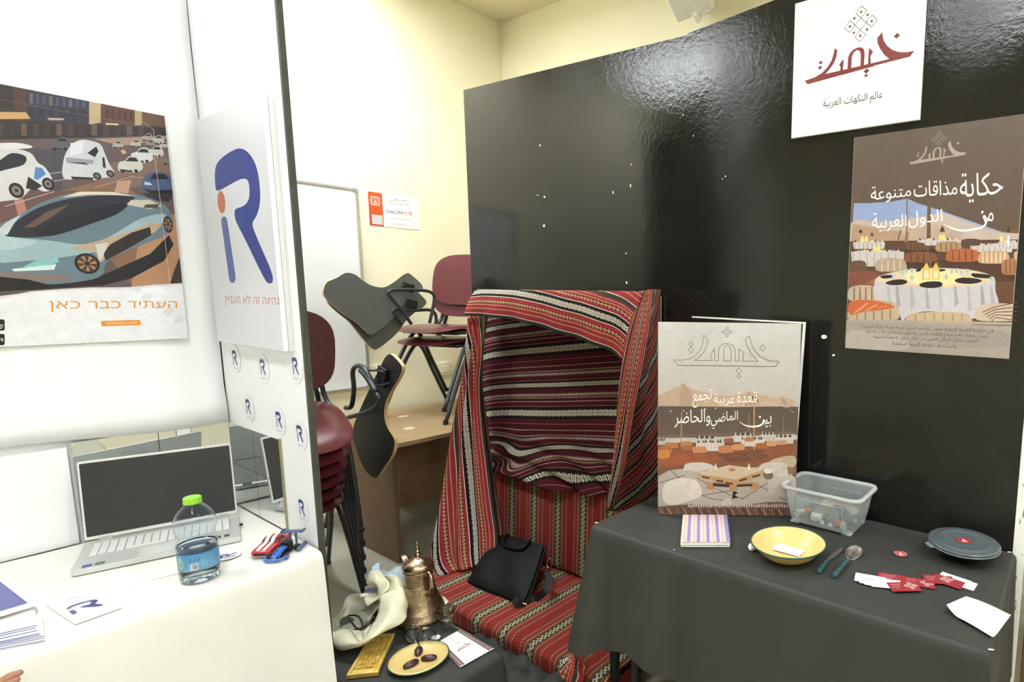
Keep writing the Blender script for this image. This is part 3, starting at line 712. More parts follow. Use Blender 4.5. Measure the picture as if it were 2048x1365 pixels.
def make_chair(back0=0.12, back1=0.43, arm=True):
    t = empty('student_chair', (0, 0, 0), 'burgundy tablet-arm student chair', 'chair')
    shell(0, 0.452, 0.225, 0.215, 0.02, 0.0, 0.022, seat=True).build('seat', m_bur, t, smooth=True)
    hb = (back1 - back0) / 2
    shell(0, 0.45 + back0 + hb, 0.215, hb, 0.035, -0.225, 0.014, -0.22).build('backrest', m_bur, t, smooth=True)
    for s in (-1, 1):
        MB().tube(spline([(0.27, s * 0.235, 0.008), (0.12, s * 0.225, 0.25), (0.0, s * 0.215, 0.40), (-0.10, s * 0.20, 0.425), (-0.20, s * 0.185, 0.46), (-0.235, s * 0.165, 0.56), (-0.26, s * 0.14, 0.45 + back0 + 0.12)], 5), 0.0115, 8).build('front_leg', m_tube, t, smooth=True)
        MB().tube(spline([(-0.29, s * 0.235, 0.008), (-0.16, s * 0.225, 0.22), (-0.04, s * 0.21, 0.40), (0.10, s * 0.19, 0.418)], 5), 0.0115, 8).build('rear_leg', m_tube, t, smooth=True)
        for x in (0.27, -0.29): MB().tube([(x, s * 0.235, 0.0), (x, s * 0.235, 0.022)], 0.015, 10).build('foot_cap', m_blkp, t)
    MB().box((0.0, 0, 0.418), (0.20, 0.36, 0.022)).build('seat_bracket', m_blkp, t, bevel=0.006)
    if arm:
        MB().tube(spline([(-0.10, -0.215, 0.42), (-0.13, -0.262, 0.55), (-0.13, -0.275, 0.655), (-0.09, -0.278, 0.68), (0.10, -0.278, 0.68), (0.15, -0.275, 0.655), (0.14, -0.262, 0.55), (0.08, -0.215, 0.42)], 6), 0.0115, 8).build('armrest', m_tube, t, smooth=True)
        MB().tube([(-0.085, -0.278, 0.684), (0.10, -0.278, 0.684)], 0.017, 10).build('arm_sleeve', m_tube, t, smooth=True)
    return t
def board(parent, outline, axis, val, th, name='writing_tablet', lean=None):
    """writing tablet: outline in photograph pixels laid on its own plane, with thickness and plywood edge"""
    P = [at(x, y, axis, val) for x, y in outline]
    if lean: P = [p + Vector(lean) * (p.z - P[0].z) for p in P]
    P = spline(P, 4, True); i = 'xyz'.index(axis); d = Vector([th if k == i else 0 for k in range(3)])
    n = len(P); mb = MB()
    mb.add(P, [tuple(range(n))]); mb.add([p + d for p in P], [tuple(range(n))[::-1]])
    mb.cur = 1; mb.add(P + [p + d for p in P], [(k, (k + 1) % n, n + (k + 1) % n, n + k) for k in range(n)])
    return mb
ch = make_chair()
def put(o, loc, rz, label, group, rx=0):
    o.location = loc; o.rotation_euler = (rx, 0, rz); o['label'] = label; o['group'] = group
DC = (2.25, 3.66, 0.742); DR = math.radians(197)
lo = copy_tree(ch); put(lo, DC, DR, 'lower of the two burgundy chairs nested on the wooden desk', 'burgundy student chairs')
up = copy_tree(ch); put(up, (DC[0] - 0.01, DC[1] - 0.01, DC[2] + 0.085), DR, 'upper of the two burgundy chairs nested on the wooden desk', 'burgundy student chairs')
for o in (lo, up): o.scale = (1.08, 1.08, 1.15)
bpy.context.view_layer.update()
def c3(a, b): return (560 + a / 2.625, 340 + b / 2.625)
tabo = [c3(*p) for p in ((228, 640), (248, 592), (300, 568), (350, 541), (400, 550), (440, 582), (485, 608), (545, 617), (600, 590), (670, 543), (705, 560), (751, 610), (735, 640), (690, 668), (640, 712), (590, 775), (535, 822), (485, 857), (455, 860), (400, 805), (340, 765), (285, 718), (238, 672))]
def link(o, parent):
    o.parent = parent; o.matrix_parent_inverse = parent.matrix_world.inverted(); return o
m2 = [m_tab, m_ply]
link(board(None, tabo, 'y', 3.56, 0.016, lean=(0, 0.12, 0)).build('writing_tablet', m2), up)
tb2 = [(x + (8 if x < 720 else 6), y + (14 if x < 700 else 30)) for x, y in tabo]
link(board(None, tb2, 'y', 3.62, 0.016, lean=(0, 0.12, 0)).build('writing_tablet', m2), lo)
def armloop(pts, y, parent):
    link(MB().tube(spline([at(a, b, 'y', y) for a, b in pts], 5), 0.0105, 8).build('armrest', m_tube, smooth=True), parent)
armloop([c3(*p) for p in ((690, 810), (640, 740), (590, 680), (570, 650), (590, 633), (700, 630), (780, 638), (808, 660), (808, 700), (785, 805))], 3.50, up)
armloop([c3(*p) for p in ((640, 812), (610, 775), (592, 750), (610, 733), (700, 738), (780, 735), (812, 752), (820, 790), (815, 806))], 3.55, lo)
# remove the standing armrests the nested pair does not show; hinge lumps
for o in (up, lo):
    for chd in [x for x in bpy.data.objects if x.parent == o and (x.name.startswith('arm_sleeve') or (x.name.startswith('armrest') and x.data.users > 1))]:
        bpy.data.objects.remove(chd)
for (a, b), o, y in (((672, 618), up, 3.535), ((690, 705), lo, 3.545)):
    c = at(*c3(a, b), 'y', y); mb = MB().box(c, (0.075, 0.012, 0.05), Matrix.Rotation(0.3, 3, 'Y'))
    for q in range(4): mb.box(c + Vector((0.026 * (1 if q % 2 else -1), -0.009, 0.015 * (1 if q < 2 else -1))), (0.012, 0.008, 0.012))
    link(mb.build('hinge', m_blkp, bevel=0.003), o)

# stack at the left, only its right side shows past the divider
tall = make_chair(0.05, 0.41)
for c in [x for x in bpy.data.objects if x.parent == ch]: pass
base = Vector((1.15, 3.30, 0)); rz = math.radians(-97)
stack = []
for k in range(6):
    o = copy_tree(tall) if k == 5 else copy_tree(ch)
    put(o, base + Vector((0.0, -0.03 * k, 0.062 * k)), rz, ['lowest burgundy chair in the stack of six beside the divider', 'second burgundy chair from the floor in the stack beside the divider', 'third burgundy chair from the floor in the stack beside the divider', 'fourth burgundy chair from the floor in the stack beside the divider', 'burgundy chair just under the top one of the stack beside the divider', 'topmost burgundy chair of the stack, tall back and black folded tablet'][k], 'burgundy student chairs')
    if k < 5:
        for chd in [x for x in bpy.data.objects if x.parent == o and x.name.startswith(('arm', 'backrest'))]: bpy.data.objects.remove(chd)
    else:
        for chd in [x for x in bpy.data.objects if x.parent == o and x.name.startswith('arm')]: bpy.data.objects.remove(chd)
    o.rotation_mode = 'XYZ'; o.matrix_basis = Matrix.Translation(base + Vector((-0.006 * k, -0.035 * k, 0.085 * k))) @ Matrix.Rotation(rz, 4, 'Z') @ Matrix.Translation((0.1, 0, 0.3)) @ Matrix.Rotation(math.radians(4.6 * k), 4, 'Y') @ Matrix.Translation((-0.1, 0, -0.3)) @ Matrix.Diagonal((1, 1, 1.14, 1))
    stack.append(o)
bpy.context.view_layer.update()
top = stack[-1]
tabs = [(781, 709), (798, 725), (804, 737), (799, 753), (787, 774), (775, 795), (769, 815), (769, 838), (776, 858), (787, 876), (789, 890), (784, 910), (770, 932), (755, 954), (745, 955), (734, 945), (722, 925), (712, 897), (706, 872), (708, 850), (722, 815), (742, 772), (760, 735), (770, 716)]
link(board(None, tabs, 'x', 1.50, 0.018).build('writing_tablet', [m_blkp, m_ply]), top)
def xl(pts, x, r, nm):
    link(MB().tube(spline([at(a, b, 'x', x) for a, b in pts], 5), r, 8).build(nm, m_tube, smooth=True), top)
xl([c3(*p) for p in ((345, 1250), (375, 1240), (388, 1150), (382, 1060), (405, 1030), (440, 1040), (470, 1090), (500, 1160), (520, 1200), (510, 1240), (450, 1275), (360, 1300))], 1.455, 0.012, 'armrest')
xl([c3(*p) for p in ((425, 1050), (460, 1090), (505, 1165))], 1.453, 0.016, 'arm_sleeve')
xl([c3(*p) for p in ((445, 1054), (500, 1054), (545, 1062))], 1.475, 0.006, 'hinge_rod'); xl([c3(*p) for p in ((500, 1135), (545, 1130), (570, 1120))], 1.475, 0.006, 'hinge_rod')
c = at(*c3(535, 1085), 'x', 1.49); mb = MB().box(c, (0.014, 0.075, 0.10), Matrix.Rotation(0.3, 3, 'X'))
for q in range(6): mb.box(c + Vector((-0.010, 0.026 * (1 if q % 2 else -1), 0.032 * (q // 2 - 1))), (0.010, 0.014, 0.014))
link(mb.build('hinge', m_blkp, bevel=0.003), top)
for o in (ch, tall):
    for chd in [x for x in bpy.data.objects if x.parent == o]: bpy.data.objects.remove(chd)
    bpy.data.objects.remove(o)
# ================================================================== GLOSSY BLACK BOARDS, SIGN, POSTERS
XC = 2.11
m_black, b = newmat('black_gloss_paint')
big = noise(1.6, 4); fine = noise(70, 6, rough=0.6); streak = noise(1.1, 3, stretch=(1, 1.6, 0.8))
X.nt.links.new(xmix((big - 0.35) * 2.2, rgb((22, 22, 20)), rgb((32, 32, 29))).s, b.inputs['Base Color'])
r_ = (streak - 0.46) * 0.9 + 0.10
X.nt.links.new(r_.mx(0.05).mn(0.30).s, b.inputs['Roughness']); setin(b, spec=0.42)
geo = X.nt.nodes.new('ShaderNodeNewGeometry'); sz = X.nt.nodes.new('ShaderNodeSeparateXYZ'); X.nt.links.new(geo.outputs['Position'], sz.inputs[0])
patch = ((X(sz.outputs[2]) - 2.0 + (noise(1.6, 3) - 0.5) * 1.4) * 1.6).mx(0.0).mn(1.0) * 0.30 + 0.035
bump(b, noise(38, 4, rough=0.7) * patch.mx(0.04) * 3.2 + fine * patch.mx(0.03) * 1.2 + noise(7, 2) * 0.4, 0.42, 0.0026)
MATS['black_gloss_paint'] = m_black
m_strip, b = newmat('chipped_white_edge')
n = noise(30, 5, stretch=(1, 3, 0.6))
X.nt.links.new(xmix(((n - 0.64) * 20).mx(0).mn(1), rgb((244, 242, 236)), rgb((120, 112, 100))).s, b.inputs['Base Color']); setin(b, rough=0.5)
def plank(y0, y1, z0a, z0b, dx0=0.0, dx1=0.0):
    """board between y0 (near) and y1 (far); top edge height z0a at y0, z0b at y1"""
    mb = MB(); n = 16
    for s in (0, 1):
        P = []
        for i in range(n + 1):
            y = y0 + (y1 - y0) * i / n; f = i / n; x = XC + dx0 + (dx1 - dx0) * f + 0.02 * s
            P.append([(x, y, z) for z in [k * (z0a + (z0b - z0a) * f) / 20 for k in range(21)]])
        mb.grid(P, flip=bool(s))
    e = lambda y, z, dx: [(XC + dx, y, 0), (XC + dx, y, z), (XC + dx + 0.02, y, z), (XC + dx + 0.02, y, 0)]
    mb.add(e(y0, z0a, dx0), [(0, 1, 2, 3)]); mb.add(e(y1, z0b, dx1), [(0, 1, 2, 3)])
    mb.add([(XC + dx0, y0, z0a), (XC + dx1, y1, z0b), (XC + dx1 + 0.02, y1, z0b), (XC + dx0 + 0.02, y0, z0a)], [(0, 1, 2, 3)])
    return mb
pl = at(924.4, 181, 'x', XC); pm = at(1375, 70, 'x', XC); pe = at(1598, 12, 'x', XC)
ys = pm.y
t = empty('black_board', (XC, 2.3, 0), 'glossy black board farther from the camera, white plaster scraps on it', 'partition panel', 'glossy black boards')
plank(ys + 0.001, pl.y - 0.012, pm.z, pl.z).build('board', m_black, t, smooth=False)
scr = mat('plaster_white', (236, 234, 226), 0.8)
def scrap(px, py, w_, h_, par):
    c = at(px, py, 'x', XC - 0.003); mb = MB()
    pts = [((w_ * (0.7 + 0.5 * random.random())) * math.cos(k * PI / 3.5), (h_ * (0.7 + 0.5 * random.random())) * math.sin(k * PI / 3.5)) for k in range(7)]
    mb.prism(pts, lambda a, b_, u: Vector((XC - 0.0002 - u, c.y + a, c.z + b_)), 0, 0.004)
    mb.build('plaster_scrap', scr, par)
for px, py, w_, h_ in ((1080, 291, .004, .006), (1075, 391, .009, .002), (1089, 394, .007, .006), (1088, 452, .007, .007), (1226, 385, .003, .007), (1261, 372, .003, .010), (1262, 329, .002, .004), (1252, 507, .003, .003), (1253, 566, .004, .007), (1366, 230, .003, .004)):
    scrap(px, py, w_, h_, t)
t = empty('black_board', (XC, 0.8, 0), 'glossy black board behind the table, white chipped edge at its right end', 'partition panel', 'glossy black boards')
plank(0.140, ys - 0.001, 2.79, pm.z + 0.004, 0.0, -0.004).build('board', m_black, t)
for px, py, w_, h_ in ((1387, 272, .003, .003), (1451, 353, .003, .003), (1648, 675, .013, .009), (1667, 711, .006, .004), (1445, 358, .002, .002)):
    scrap(px, py, w_, h_, t)
mb = MB(); zz = [0.0, .1, .18, .23, .27, .31, .36, .43, .5, .56, .62, .7, .8, .95, 1.1, 1.5, 2.0, 2.79]
edge = [.150, .151, .149, .150, .146, .137, .144, .150, .146, .143, .139, .136, .131, .126, .120, .112, .111, .110]
mb.grid([[(XC - 0.0015, 0.103, z) for z in zz], [(XC - 0.0015, e, z) for z, e in zip(zz, edge)]], flip=True)
mb.box((XC + 0.010, 0.121, 1.395), (0.022, 0.036, 2.79))
mb.build('chipped_edge', m_strip, t)
# room stuff past the board's end: a brown wooden stand beyond it
t = empty('brown_stand', (2.6, -0.15, 0), 'brown wooden stand just visible past the right board end', 'stand')
m_brn = mat('brown_wood', (110, 88, 62), 0.6, 0.15, 20); m_crm = mat('cream_cloth', (222, 204, 186), 0.7)
MB().box((2.50, -0.20, 0.36), (0.05, 0.60, 0.72)).build('side_board', m_brn, t, bevel=0.003)
MB().box((2.55, -0.20, 0.735), (0.30, 0.62, 0.025)).build('top_board', m_crm, t, bevel=0.003)
MB().box((2.49, -0.02, 0.52), (0.012, 0.06, 0.5), Matrix.Rotation(0.35, 3, 'X')).build('dark_brace', m_blkp, t)

# ------------------------------------------------------------------ the tent brand emblem: latticed knot above broad calligraphic word
def S(pr, f, polys, col, sm=0):
    for p in polys: pr.poly([f(*q) for q in p], col, sm)
# word drawn in its own box: x 0..1, y 0 (top) ..1 (baseline bottom)
W_BODY = [
    # right-hand stroke (kha) sweeping down into the base line, base line, left stroke (ta) back up
    [(0.675, 0.07), (0.716, -0.06), (0.722, 0.06), (0.735, 0.20), (0.765, 0.36), (0.810, 0.50), (0.865, 0.60), (0.930, 0.655), (1.0, 0.665), (0.965, 0.80), (0.66, 0.845), (0.66, 0.76), (0.790, 0.745), (0.745, 0.60), (0.705, 0.40), (0.680, 0.22)],
    [(0.0, 0.875), (0.10, 0.83), (0.17, 0.745), (0.225, 0.60), (0.262, 0.42), (0.280, 0.22), (0.285, 0.08), (0.312, 0.17), (0.305, 0.35), (0.285, 0.52), (0.250, 0.66), (0.205, 0.795), (0.66, 0.76), (0.66, 0.86), (0.03, 1.0)],
    [(0.335, 0.60), (0.372, 0.46), (0.376, 0.54), (0.372, 0.79), (0.345, 0.79), (0.350, 0.69)],                      # small tooth left
    [(0.415, 0.79), (0.417, 0.45), (0.432, 0.33), (0.462, 0.25), (0.500, 0.215), (0.535, 0.235), (0.560, 0.31), (0.568, 0.42), (0.566, 0.775), (0.535, 0.78), (0.533, 0.45), (0.524, 0.34), (0.500, 0.285), (0.470, 0.33), (0.452, 0.44), (0.450, 0.79)],   # arch (mim)
    [(0.605, 0.30), (0.645, 0.44), (0.637, 0.47), (0.622, 0.55), (0.627, 0.77), (0.603, 0.775)],                      # tooth right (ya)
]
W_DOTS = [(0.155, 0.42, .02, .055), (0.150, 0.57, .022, .06), (0.845, 0.14, .028, .078), (0.592, 0.955, .027, .075), (0.590, 1.085, .019, .052)]
def knot(pr, f, cx, cy, s, col, wd, bg=None):
    """five-lozenge lattice; s = half size; f maps (a,b)"""
    def loz(x, y, r, w_):
        P = [(x, y - r), (x + r, y), (x, y + r), (x - r, y)]
        for i in range(4): pr.line([f(*P[i]), f(*P[(i + 1) % 4])], w_, col)
    for dx, dy in ((0, -1), (1, 0), (0, 1), (-1, 0)):
        loz(cx + dx * s * 0.66, cy + dy * s * 0.66, s * 0.33, wd); r = s * 0.09
        x, y = cx + dx * s * 0.66, cy + dy * s * 0.66
        pr.poly([f(x, y - r), f(x + r, y), f(x, y + r), f(x - r, y)], col)
    for dx, dy in ((1, -1), (1, 1), (-1, 1), (-1, -1)):
        x, y, r = cx + dx * s * 0.40, cy + dy * s * 0.40, s * 0.09
        pr.poly([f(x, y - r), f(x + r, y), f(x, y + r), f(x - r, y)], col)
    for k in (-1, 1):
        pr.line([f(cx - s * 0.50 + (k > 0) * s * 0.33 - 0.0, cy - s * 0.17 - (k < 0) * 0 + (k > 0) * -s * 0.33), f(cx + s * 0.17 + (k > 0) * s * 0.33, cy + s * 0.50 - (k > 0) * s * 0.33)], wd, col)
        pr.line([f(cx + k * s * 0.165 - s * 0.33, cy + k * s * 0.165 + s * 0.33), f(cx + k * s * 0.165 + s * 0.33, cy + k * s * 0.165 - s * 0.33)], wd, col)
def wordmark(pr, f, col, outline=None, dotcol=None):
    if outline is None:
        S(pr, f, W_BODY, col)
        for x, y, rx, ry in W_DOTS: pr.poly([f(x, y - ry), f(x + rx, y), f(x, y + ry), f(x - rx, y)], dotcol or col)
    else:
        wd, inner = outline
        # one continuous outline, then diamonds
        out = [(0.0, 0.83), (0.07, 0.83), (0.15, 0.79), (0.20, 0.72), (0.245, 0.58), (0.275, 0.38), (0.285, 0.13), (0.325, 0.26), (0.315, 0.42), (0.29, 0.58), (0.25, 0.73), (0.20, 0.83), (0.372, 0.83), (0.355, 0.74), (0.35, 0.68), (0.385, 0.50), (0.392, 0.83), (0.425, 0.83), (0.427, 0.56), (0.44, 0.42), (0.47, 0.36), (0.52, 0.35), (0.56, 0.40), (0.58, 0.52), (0.585, 0.83), (0.62, 0.83), (0.615, 0.50), (0.665, 0.60), (0.655, 0.70), (0.66, 0.83), (0.80, 0.83), (0.75, 0.68), (0.70, 0.45), (0.675, 0.22), (0.715, 0.13), (0.73, 0.32), (0.765, 0.52), (0.82, 0.70), (0.90, 0.81), (1.0, 0.83), (0.965, 0.97), (0.045, 0.97)]
        for i in range(len(out)): pr.line([f(*out[i - 1]), f(*out[i])], wd, col)
        arch = [(0.475, 0.83), (0.475, 0.52), (0.487, 0.43), (0.505, 0.40), (0.53, 0.43), (0.545, 0.54), (0.545, 0.83), (0.475, 0.83)]
        for i in range(len(arch) - 1): pr.line([f(*arch[i]), f(*arch[i + 1])], wd, col)
        for x, y, rx, ry in ((0.165, 0.38, .021, .065), (0.165, 0.54, .025, .085), (0.842, 0.46, .028, .09), (0.622, 1.10, .027, .08), (0.622, 1.26, .021, .065)):
            P = [f(x, y - ry), f(x + rx, y), f(x, y + ry), f(x - rx, y)]
            for i in range(4): pr.line([P[i], P[(i + 1) % 4]], wd, col)

def xprint(x, step=0.00004, base=0.0004):
    return Print(lambda u, v: Vector((x, u, v)), (-1, 0, 0), step, base)
# square brand sign
xs_ = 2.095
y0, y1, z0 = 0.527, 1.006, 2.192; z1 = z0 + 0.485
t = empty('brand_sign', (xs_, 0.76, z0), 'white square sign with dark red calligraphic emblem high on black board', 'sign')
MB().box((xs_ + 0.0065, (y0 + y1) / 2, (z0 + z1) / 2), (0.013, y1 - y0, z1 - z0)).build('foam_sheet', m_card_edge, t)
pr = xprint(xs_)
def us(a, b, X_=xs_, o=(1560, 0), s=3.592):
    p = at(o[0] + a / s, o[1] + b / s, 'x', X_); return (p.y, p.z)
ya, zl = us(178, 578); yb, zr = us(962, 440)
_, zb0 = us(200, 606); _, ztop = us(738, 275)
zb_ = (us(200, 606)[1]); hh_ = us(400, 345)[1] - zb_
f_ = lambda a, b: (ya + (yb - ya) * a, zb_ + (1 - b) * hh_ * 1.09)
RED = (146, 62, 64)
wordmark(pr, f_, RED, dotcol=(128, 64, 68))
kc = us(580, 172); kt = us(590, 40); s_ = kt[1] - kc[1]
knot(pr, lambda a, b: (a, b), kc[0], kc[1], s_, (112, 84, 88), 0.0018)
TX = [us(310, 782), us(735, 700), us(735, 655), us(310, 738)]
def ru(s_in, pts, col, pr, X_=xs_, **k): pr.text(shape(s_in), [us(a, b, X_, **k) for a, b in pts], col)
ru('عالم النكهات العربية', ((310, 800), (737, 730), (737, 650), (310, 716)), (70, 66, 64), pr)
pr.build('printed_emblem', m_print, t)

# ------------------------------------------------------------------ tall tent-dinner poster on the board
XP = 2.10
y0, y1, z0, z1 = 0.197, 0.756, 1.391, 2.163
t = empty('dinner_poster', (XP, 0.47, z0), 'tall brown poster of tablecloth dinner under a tent with white Arabic lines', 'poster')
MB().box((XP + 0.0035, (y0 + y1) / 2, (z0 + z1) / 2), (0.007, y1 - y0, z1 - z0)).build('sheet', mat('poster_sheet_edge', (200, 190, 182), 0.5), t)
pr = xprint(XP, 0.000025); pr.clip = (y0 + 0.001, z0 + 0.001, y1 - 0.001, z1 - 0.001)
def u2(a, b): return us(a, b, XP, (1660, 220), 2.624)
def A(pts, col, sm=0): pr.poly([u2(*p) for p in pts], col, sm)
def Ln(pts, wd, col, sm=0): pr.line([u2(*p) for p in pts], wd, col, sm)
pr.rect(y0, z1, y1, (z0 + z1) / 2 + 0.03, (104, 90, 82), (98, 80, 70)); pr.rect(y0, z0, y1, (z0 + z1) / 2 + 0.03, (120, 84, 66))
A([(125, 490), (200, 490), (330, 480), (405, 466), (460, 490), (540, 515), (700, 570), (900, 640), (1020, 700), (1020, 760), (110, 760)], (150, 165, 205))
A([(120, 585), (260, 590), (480, 560), (600, 545), (720, 590), (880, 640), (1020, 660), (1020, 760), (110, 760)], (196, 178, 168), 3)
A([(120, 600), (380, 640), (400, 700), (110, 700)], (184, 150, 126)); A([(400, 620), (560, 600), (700, 640), (690, 700), (400, 710)], (190, 166, 150))
A([(105, 690), (1020, 680), (1010, 900), (100, 900)], (92, 66, 54)); A([(100, 840), (260, 840), (500, 880), (1000, 860), (980, 1110), (90, 1110)], (104, 70, 56))
A([(380, 735), (560, 730), (560, 830), (380, 830)], (70, 52, 44)); A([(560, 790), (1010, 780), (1000, 900), (700, 900)], (84, 56, 46))
for x_, w_ in ((404, 7), (522, 16)): Ln([(x_, 470), (x_ - 2, 720)], 0.0012 * w_ / 2, (110, 84, 60)); 
Ln([(522, 320), (518, 470), (512, 750), (528, 790)], 0.008, (112, 82, 58)); Ln([(404, 466), (400, 690)], 0.003, (130, 104, 76)); Ln([(355, 690), (372, 630)], 0.005, (120, 90, 64)); Ln([(400, 695), (404, 640)], 0.012, (146, 112, 80))
# far tables, lanterns, poufs
def table(x0_, x1_, yt, yb, lights):
    A([(x0_, yt + 6), (x0_ + (x1_ - x0_) * .25, yt - 4), (x0_ + (x1_ - x0_) * .75, yt - 4), (x1_, yt + 6), (x1_ - 6, yb), (x0_ + 6, yb)], (206, 198, 196))
    for k in range(7): A([(x0_ + 8 + k * (x1_ - x0_) / 7.5, yt + 8), (x0_ + 12 + k * (x1_ - x0_) / 7.5, yt + 8), (x0_ + 14 + k * (x1_ - x0_) / 7.5, yb), (x0_ + 7 + k * (x1_ - x0_) / 7.5, yb)], (170, 160, 162))
    for k in range(9): A([(x0_ + 6 + k * (x1_ - x0_) / 9.5, yt + 4), (x0_ + 12 + k * (x1_ - x0_) / 9.5, yt - 10), (x0_ + 20 + k * (x1_ - x0_) / 9.5, yt + 4)], ((60, 52, 50), (150, 150, 156), (230, 200, 150))[k % 3])
    for lx in lights:
        A([(lx - 10, yt + 2), (lx - 9, yt - 18), (lx, yt - 30), (lx + 9, yt - 18), (lx + 10, yt + 2)], (244, 214, 140))
def pouf(x0_, y0_, x1_, y1_, c, st=None, n=5):
    h = y1_ - y0_
    A([(x0_, y0_ + .45 * h), (x0_ + .1 * (x1_ - x0_), y0_ + .12 * h), (x0_ + .5 * (x1_ - x0_), y0_), (x1_ - .1 * (x1_ - x0_), y0_ + .1 * h), (x1_, y0_ + .42 * h), (x1_ - 4, y1_ - .1 * h), (x0_ + .5 * (x1_ - x0_), y1_), (x0_ + 5, y1_ - .08 * h)], c, 3)
    if st:
        for k in range(1, n):
            q = x0_ + (x1_ - x0_) * k / n
            A([(q - 3, y0_ + .12 * h), (q + 4, y0_ + .1 * h), (q + 6, y1_ - .1 * h), (q - 4, y1_ - .08 * h)], st)
A([(150, 640), (160, 625), (172, 640), (160, 650)], (60, 50, 44)); A([(212, 660), (220, 640), (230, 664)], (60, 50, 44)); A([(575, 640), (590, 605), (604, 640)], (70, 56, 46)); A([(925, 640), (938, 605), (948, 640)], (70, 56, 46))
table(120, 290, 690, 730, (170, 192)); table(460, 690, 680, 712, (580, 596)); table(110, 390, 740, 822, (236, 256)); table(735, 960, 706, 748, (905, 922)); table(880, 1020, 690, 730, (900,))
pouf(405, 695, 500, 738, (120, 82, 60), (92, 60, 44)); pouf(555, 690, 690, 745, (176, 142, 110), (140, 104, 78)); pouf(690, 676, 790, 714, (92, 66, 56)); pouf(240, 778, 400, 850, (182, 158, 136), (206, 188, 168)); pouf(390, 745, 560, 800, (134, 84, 62), (104, 62, 48)); pouf(610, 728, 780, 798, (178, 100, 68), (138, 72, 52)); pouf(778, 740, 940, 808, (198, 156, 122), (230, 204, 172), 7); pouf(105, 790, 190, 850, (104, 78, 64)); pouf(900, 780, 1015, 866, (172, 118, 84), (140, 90, 64)); pouf(965, 740, 1020, 790, (200, 170, 140))
A([(100, 850), (230, 846), (290, 880), (170, 920), (100, 925)], (138, 84, 66)); A([(170, 915), (250, 880), (330, 890), (320, 930)], (160, 100, 80))
for k in range(7): Ln([(104, 862 + k * 9), (230 - k * 4, 850 + k * 10)], 0.0016, (110, 64, 54))
pouf(95, 920, 250, 1005, (196, 178, 160), (150, 110, 90)); 
# main table
A([(236, 893), (300, 860), (420, 838), (560, 830), (720, 838), (830, 862), (866, 890), (868, 950), (885, 1010), (860, 1060), (790, 1085), (720, 1100), (640, 1080), (560, 1060), (470, 1062), (400, 1090), (380, 1115), (350, 1040), (260, 1010), (238, 990)], (206, 200, 206), 3)
A([(240, 893), (320, 858), (440, 838), (560, 832), (720, 840), (830, 864), (862, 888), (780, 915), (620, 932), (460, 930), (320, 915)], (228, 206, 176), 3)
A([(400, 850), (520, 836), (660, 850), (680, 900), (560, 925), (420, 905)], (250, 226, 172), 3)
for k, (a_, c_) in enumerate(((300, (186, 180, 190)), (345, (170, 164, 176)), (420, (184, 178, 190)), (500, (176, 170, 182)), (570, (188, 182, 194)), (650, (172, 166, 180)), (720, (186, 180, 190)), (790, (168, 162, 176)), (840, (182, 176, 186)))):
    A([(a_, 925), (a_ + 12, 925), (a_ + 26, 1050 - (k % 3) * 18), (a_ + 4, 1058 - (k % 2) * 20)], c_)
for pts in ([(290, 908), (330, 893), (380, 890), (408, 902), (380, 918), (320, 920)], [(470, 915), (510, 902), (580, 902), (588, 925), (540, 936), (480, 930)], [(655, 892), (700, 880), (780, 888), (796, 902), (740, 914), (670, 908)], [(265, 872), (320, 866), (330, 880), (280, 886)], [(745, 858), (840, 866), (850, 884), (760, 880)], [(560, 838), (600, 836), (604, 846), (566, 848)], [(455, 836), (478, 830), (476, 846), (452, 850)]):
    A(pts, (42, 36, 38), 2)
for a_, b_ in ((335, 875), (400, 850), (430, 846), (640, 850), (690, 856), (720, 850), (430, 885), (610, 880), (380, 858), (664, 846), (848, 890)):
    A([(a_ - 9, b_ - 14), (a_ + 9, b_ - 14), (a_ + 7, b_ + 12), (a_ - 7, b_ + 12)], (196, 206, 206)); A([(a_ - 5, b_ - 10), (a_ + 3, b_ - 10), (a_ + 2, b_ + 6)], (150, 166, 168))
for cx in (506, 556):
    A([(cx - 22, 892), (cx - 20, 835), (cx - 8, 815), (cx, 806), (cx + 8, 815), (cx + 18, 835), (cx + 20, 892)], (236, 190, 96)); A([(cx - 13, 886), (cx - 12, 842), (cx + 10, 842), (cx + 12, 886)], (255, 244, 200)); Ln([(cx - 7, 815), (cx - 3, 803), (cx + 4, 803), (cx + 8, 815)], 0.002, (200, 160, 90))
    for q in (-12, -3, 6): Ln([(cx + q, 842), (cx + q, 886)], 0.001, (196, 150, 76))
Ln([(512, 750), (524, 775), (528, 830)], 0.006, (130, 98, 70))
pouf(98, 998, 360, 1110, (196, 176, 152), (170, 132, 104), 6); A([(102, 1010), (180, 998), (270, 1008), (340, 1034), (290, 1048), (180, 1060), (106, 1075)], (206, 104, 66), 3)
for k in range(3): A([(120 + k * 60, 1068 - k * 14), (190 + k * 50, 1012 + k * 8), (206 + k * 50, 1014 + k * 8), (140 + k * 62, 1066 - k * 14)], (226, 150, 104))
pouf(400, 1060, 740, 1140, (204, 178, 148), (180, 148, 116), 7); pouf(765, 1015, 1000, 1110, (208, 190, 170), None)
for k in range(5): Ln([(800 + k * 12, 1062 + k * 12), (870, 1034 + k * 14), (985, 1010 + k * 24)], 0.0028, (120, 62, 50))
pr.rect(y0, z0, y1, u2(500, 1118)[1], (172, 160, 152)); A([(92, 1110), (960, 1130), (960, 1116), (92, 1098)], (180, 168, 158))
A([(90, 1170), (250, 1160), (400, 1200), (380, 1260), (90, 1250)], (186, 176, 168), 3); A([(560, 1150), (900, 1160), (930, 1240), (640, 1240)], (162, 150, 144), 3)
SM = (84, 72, 70)
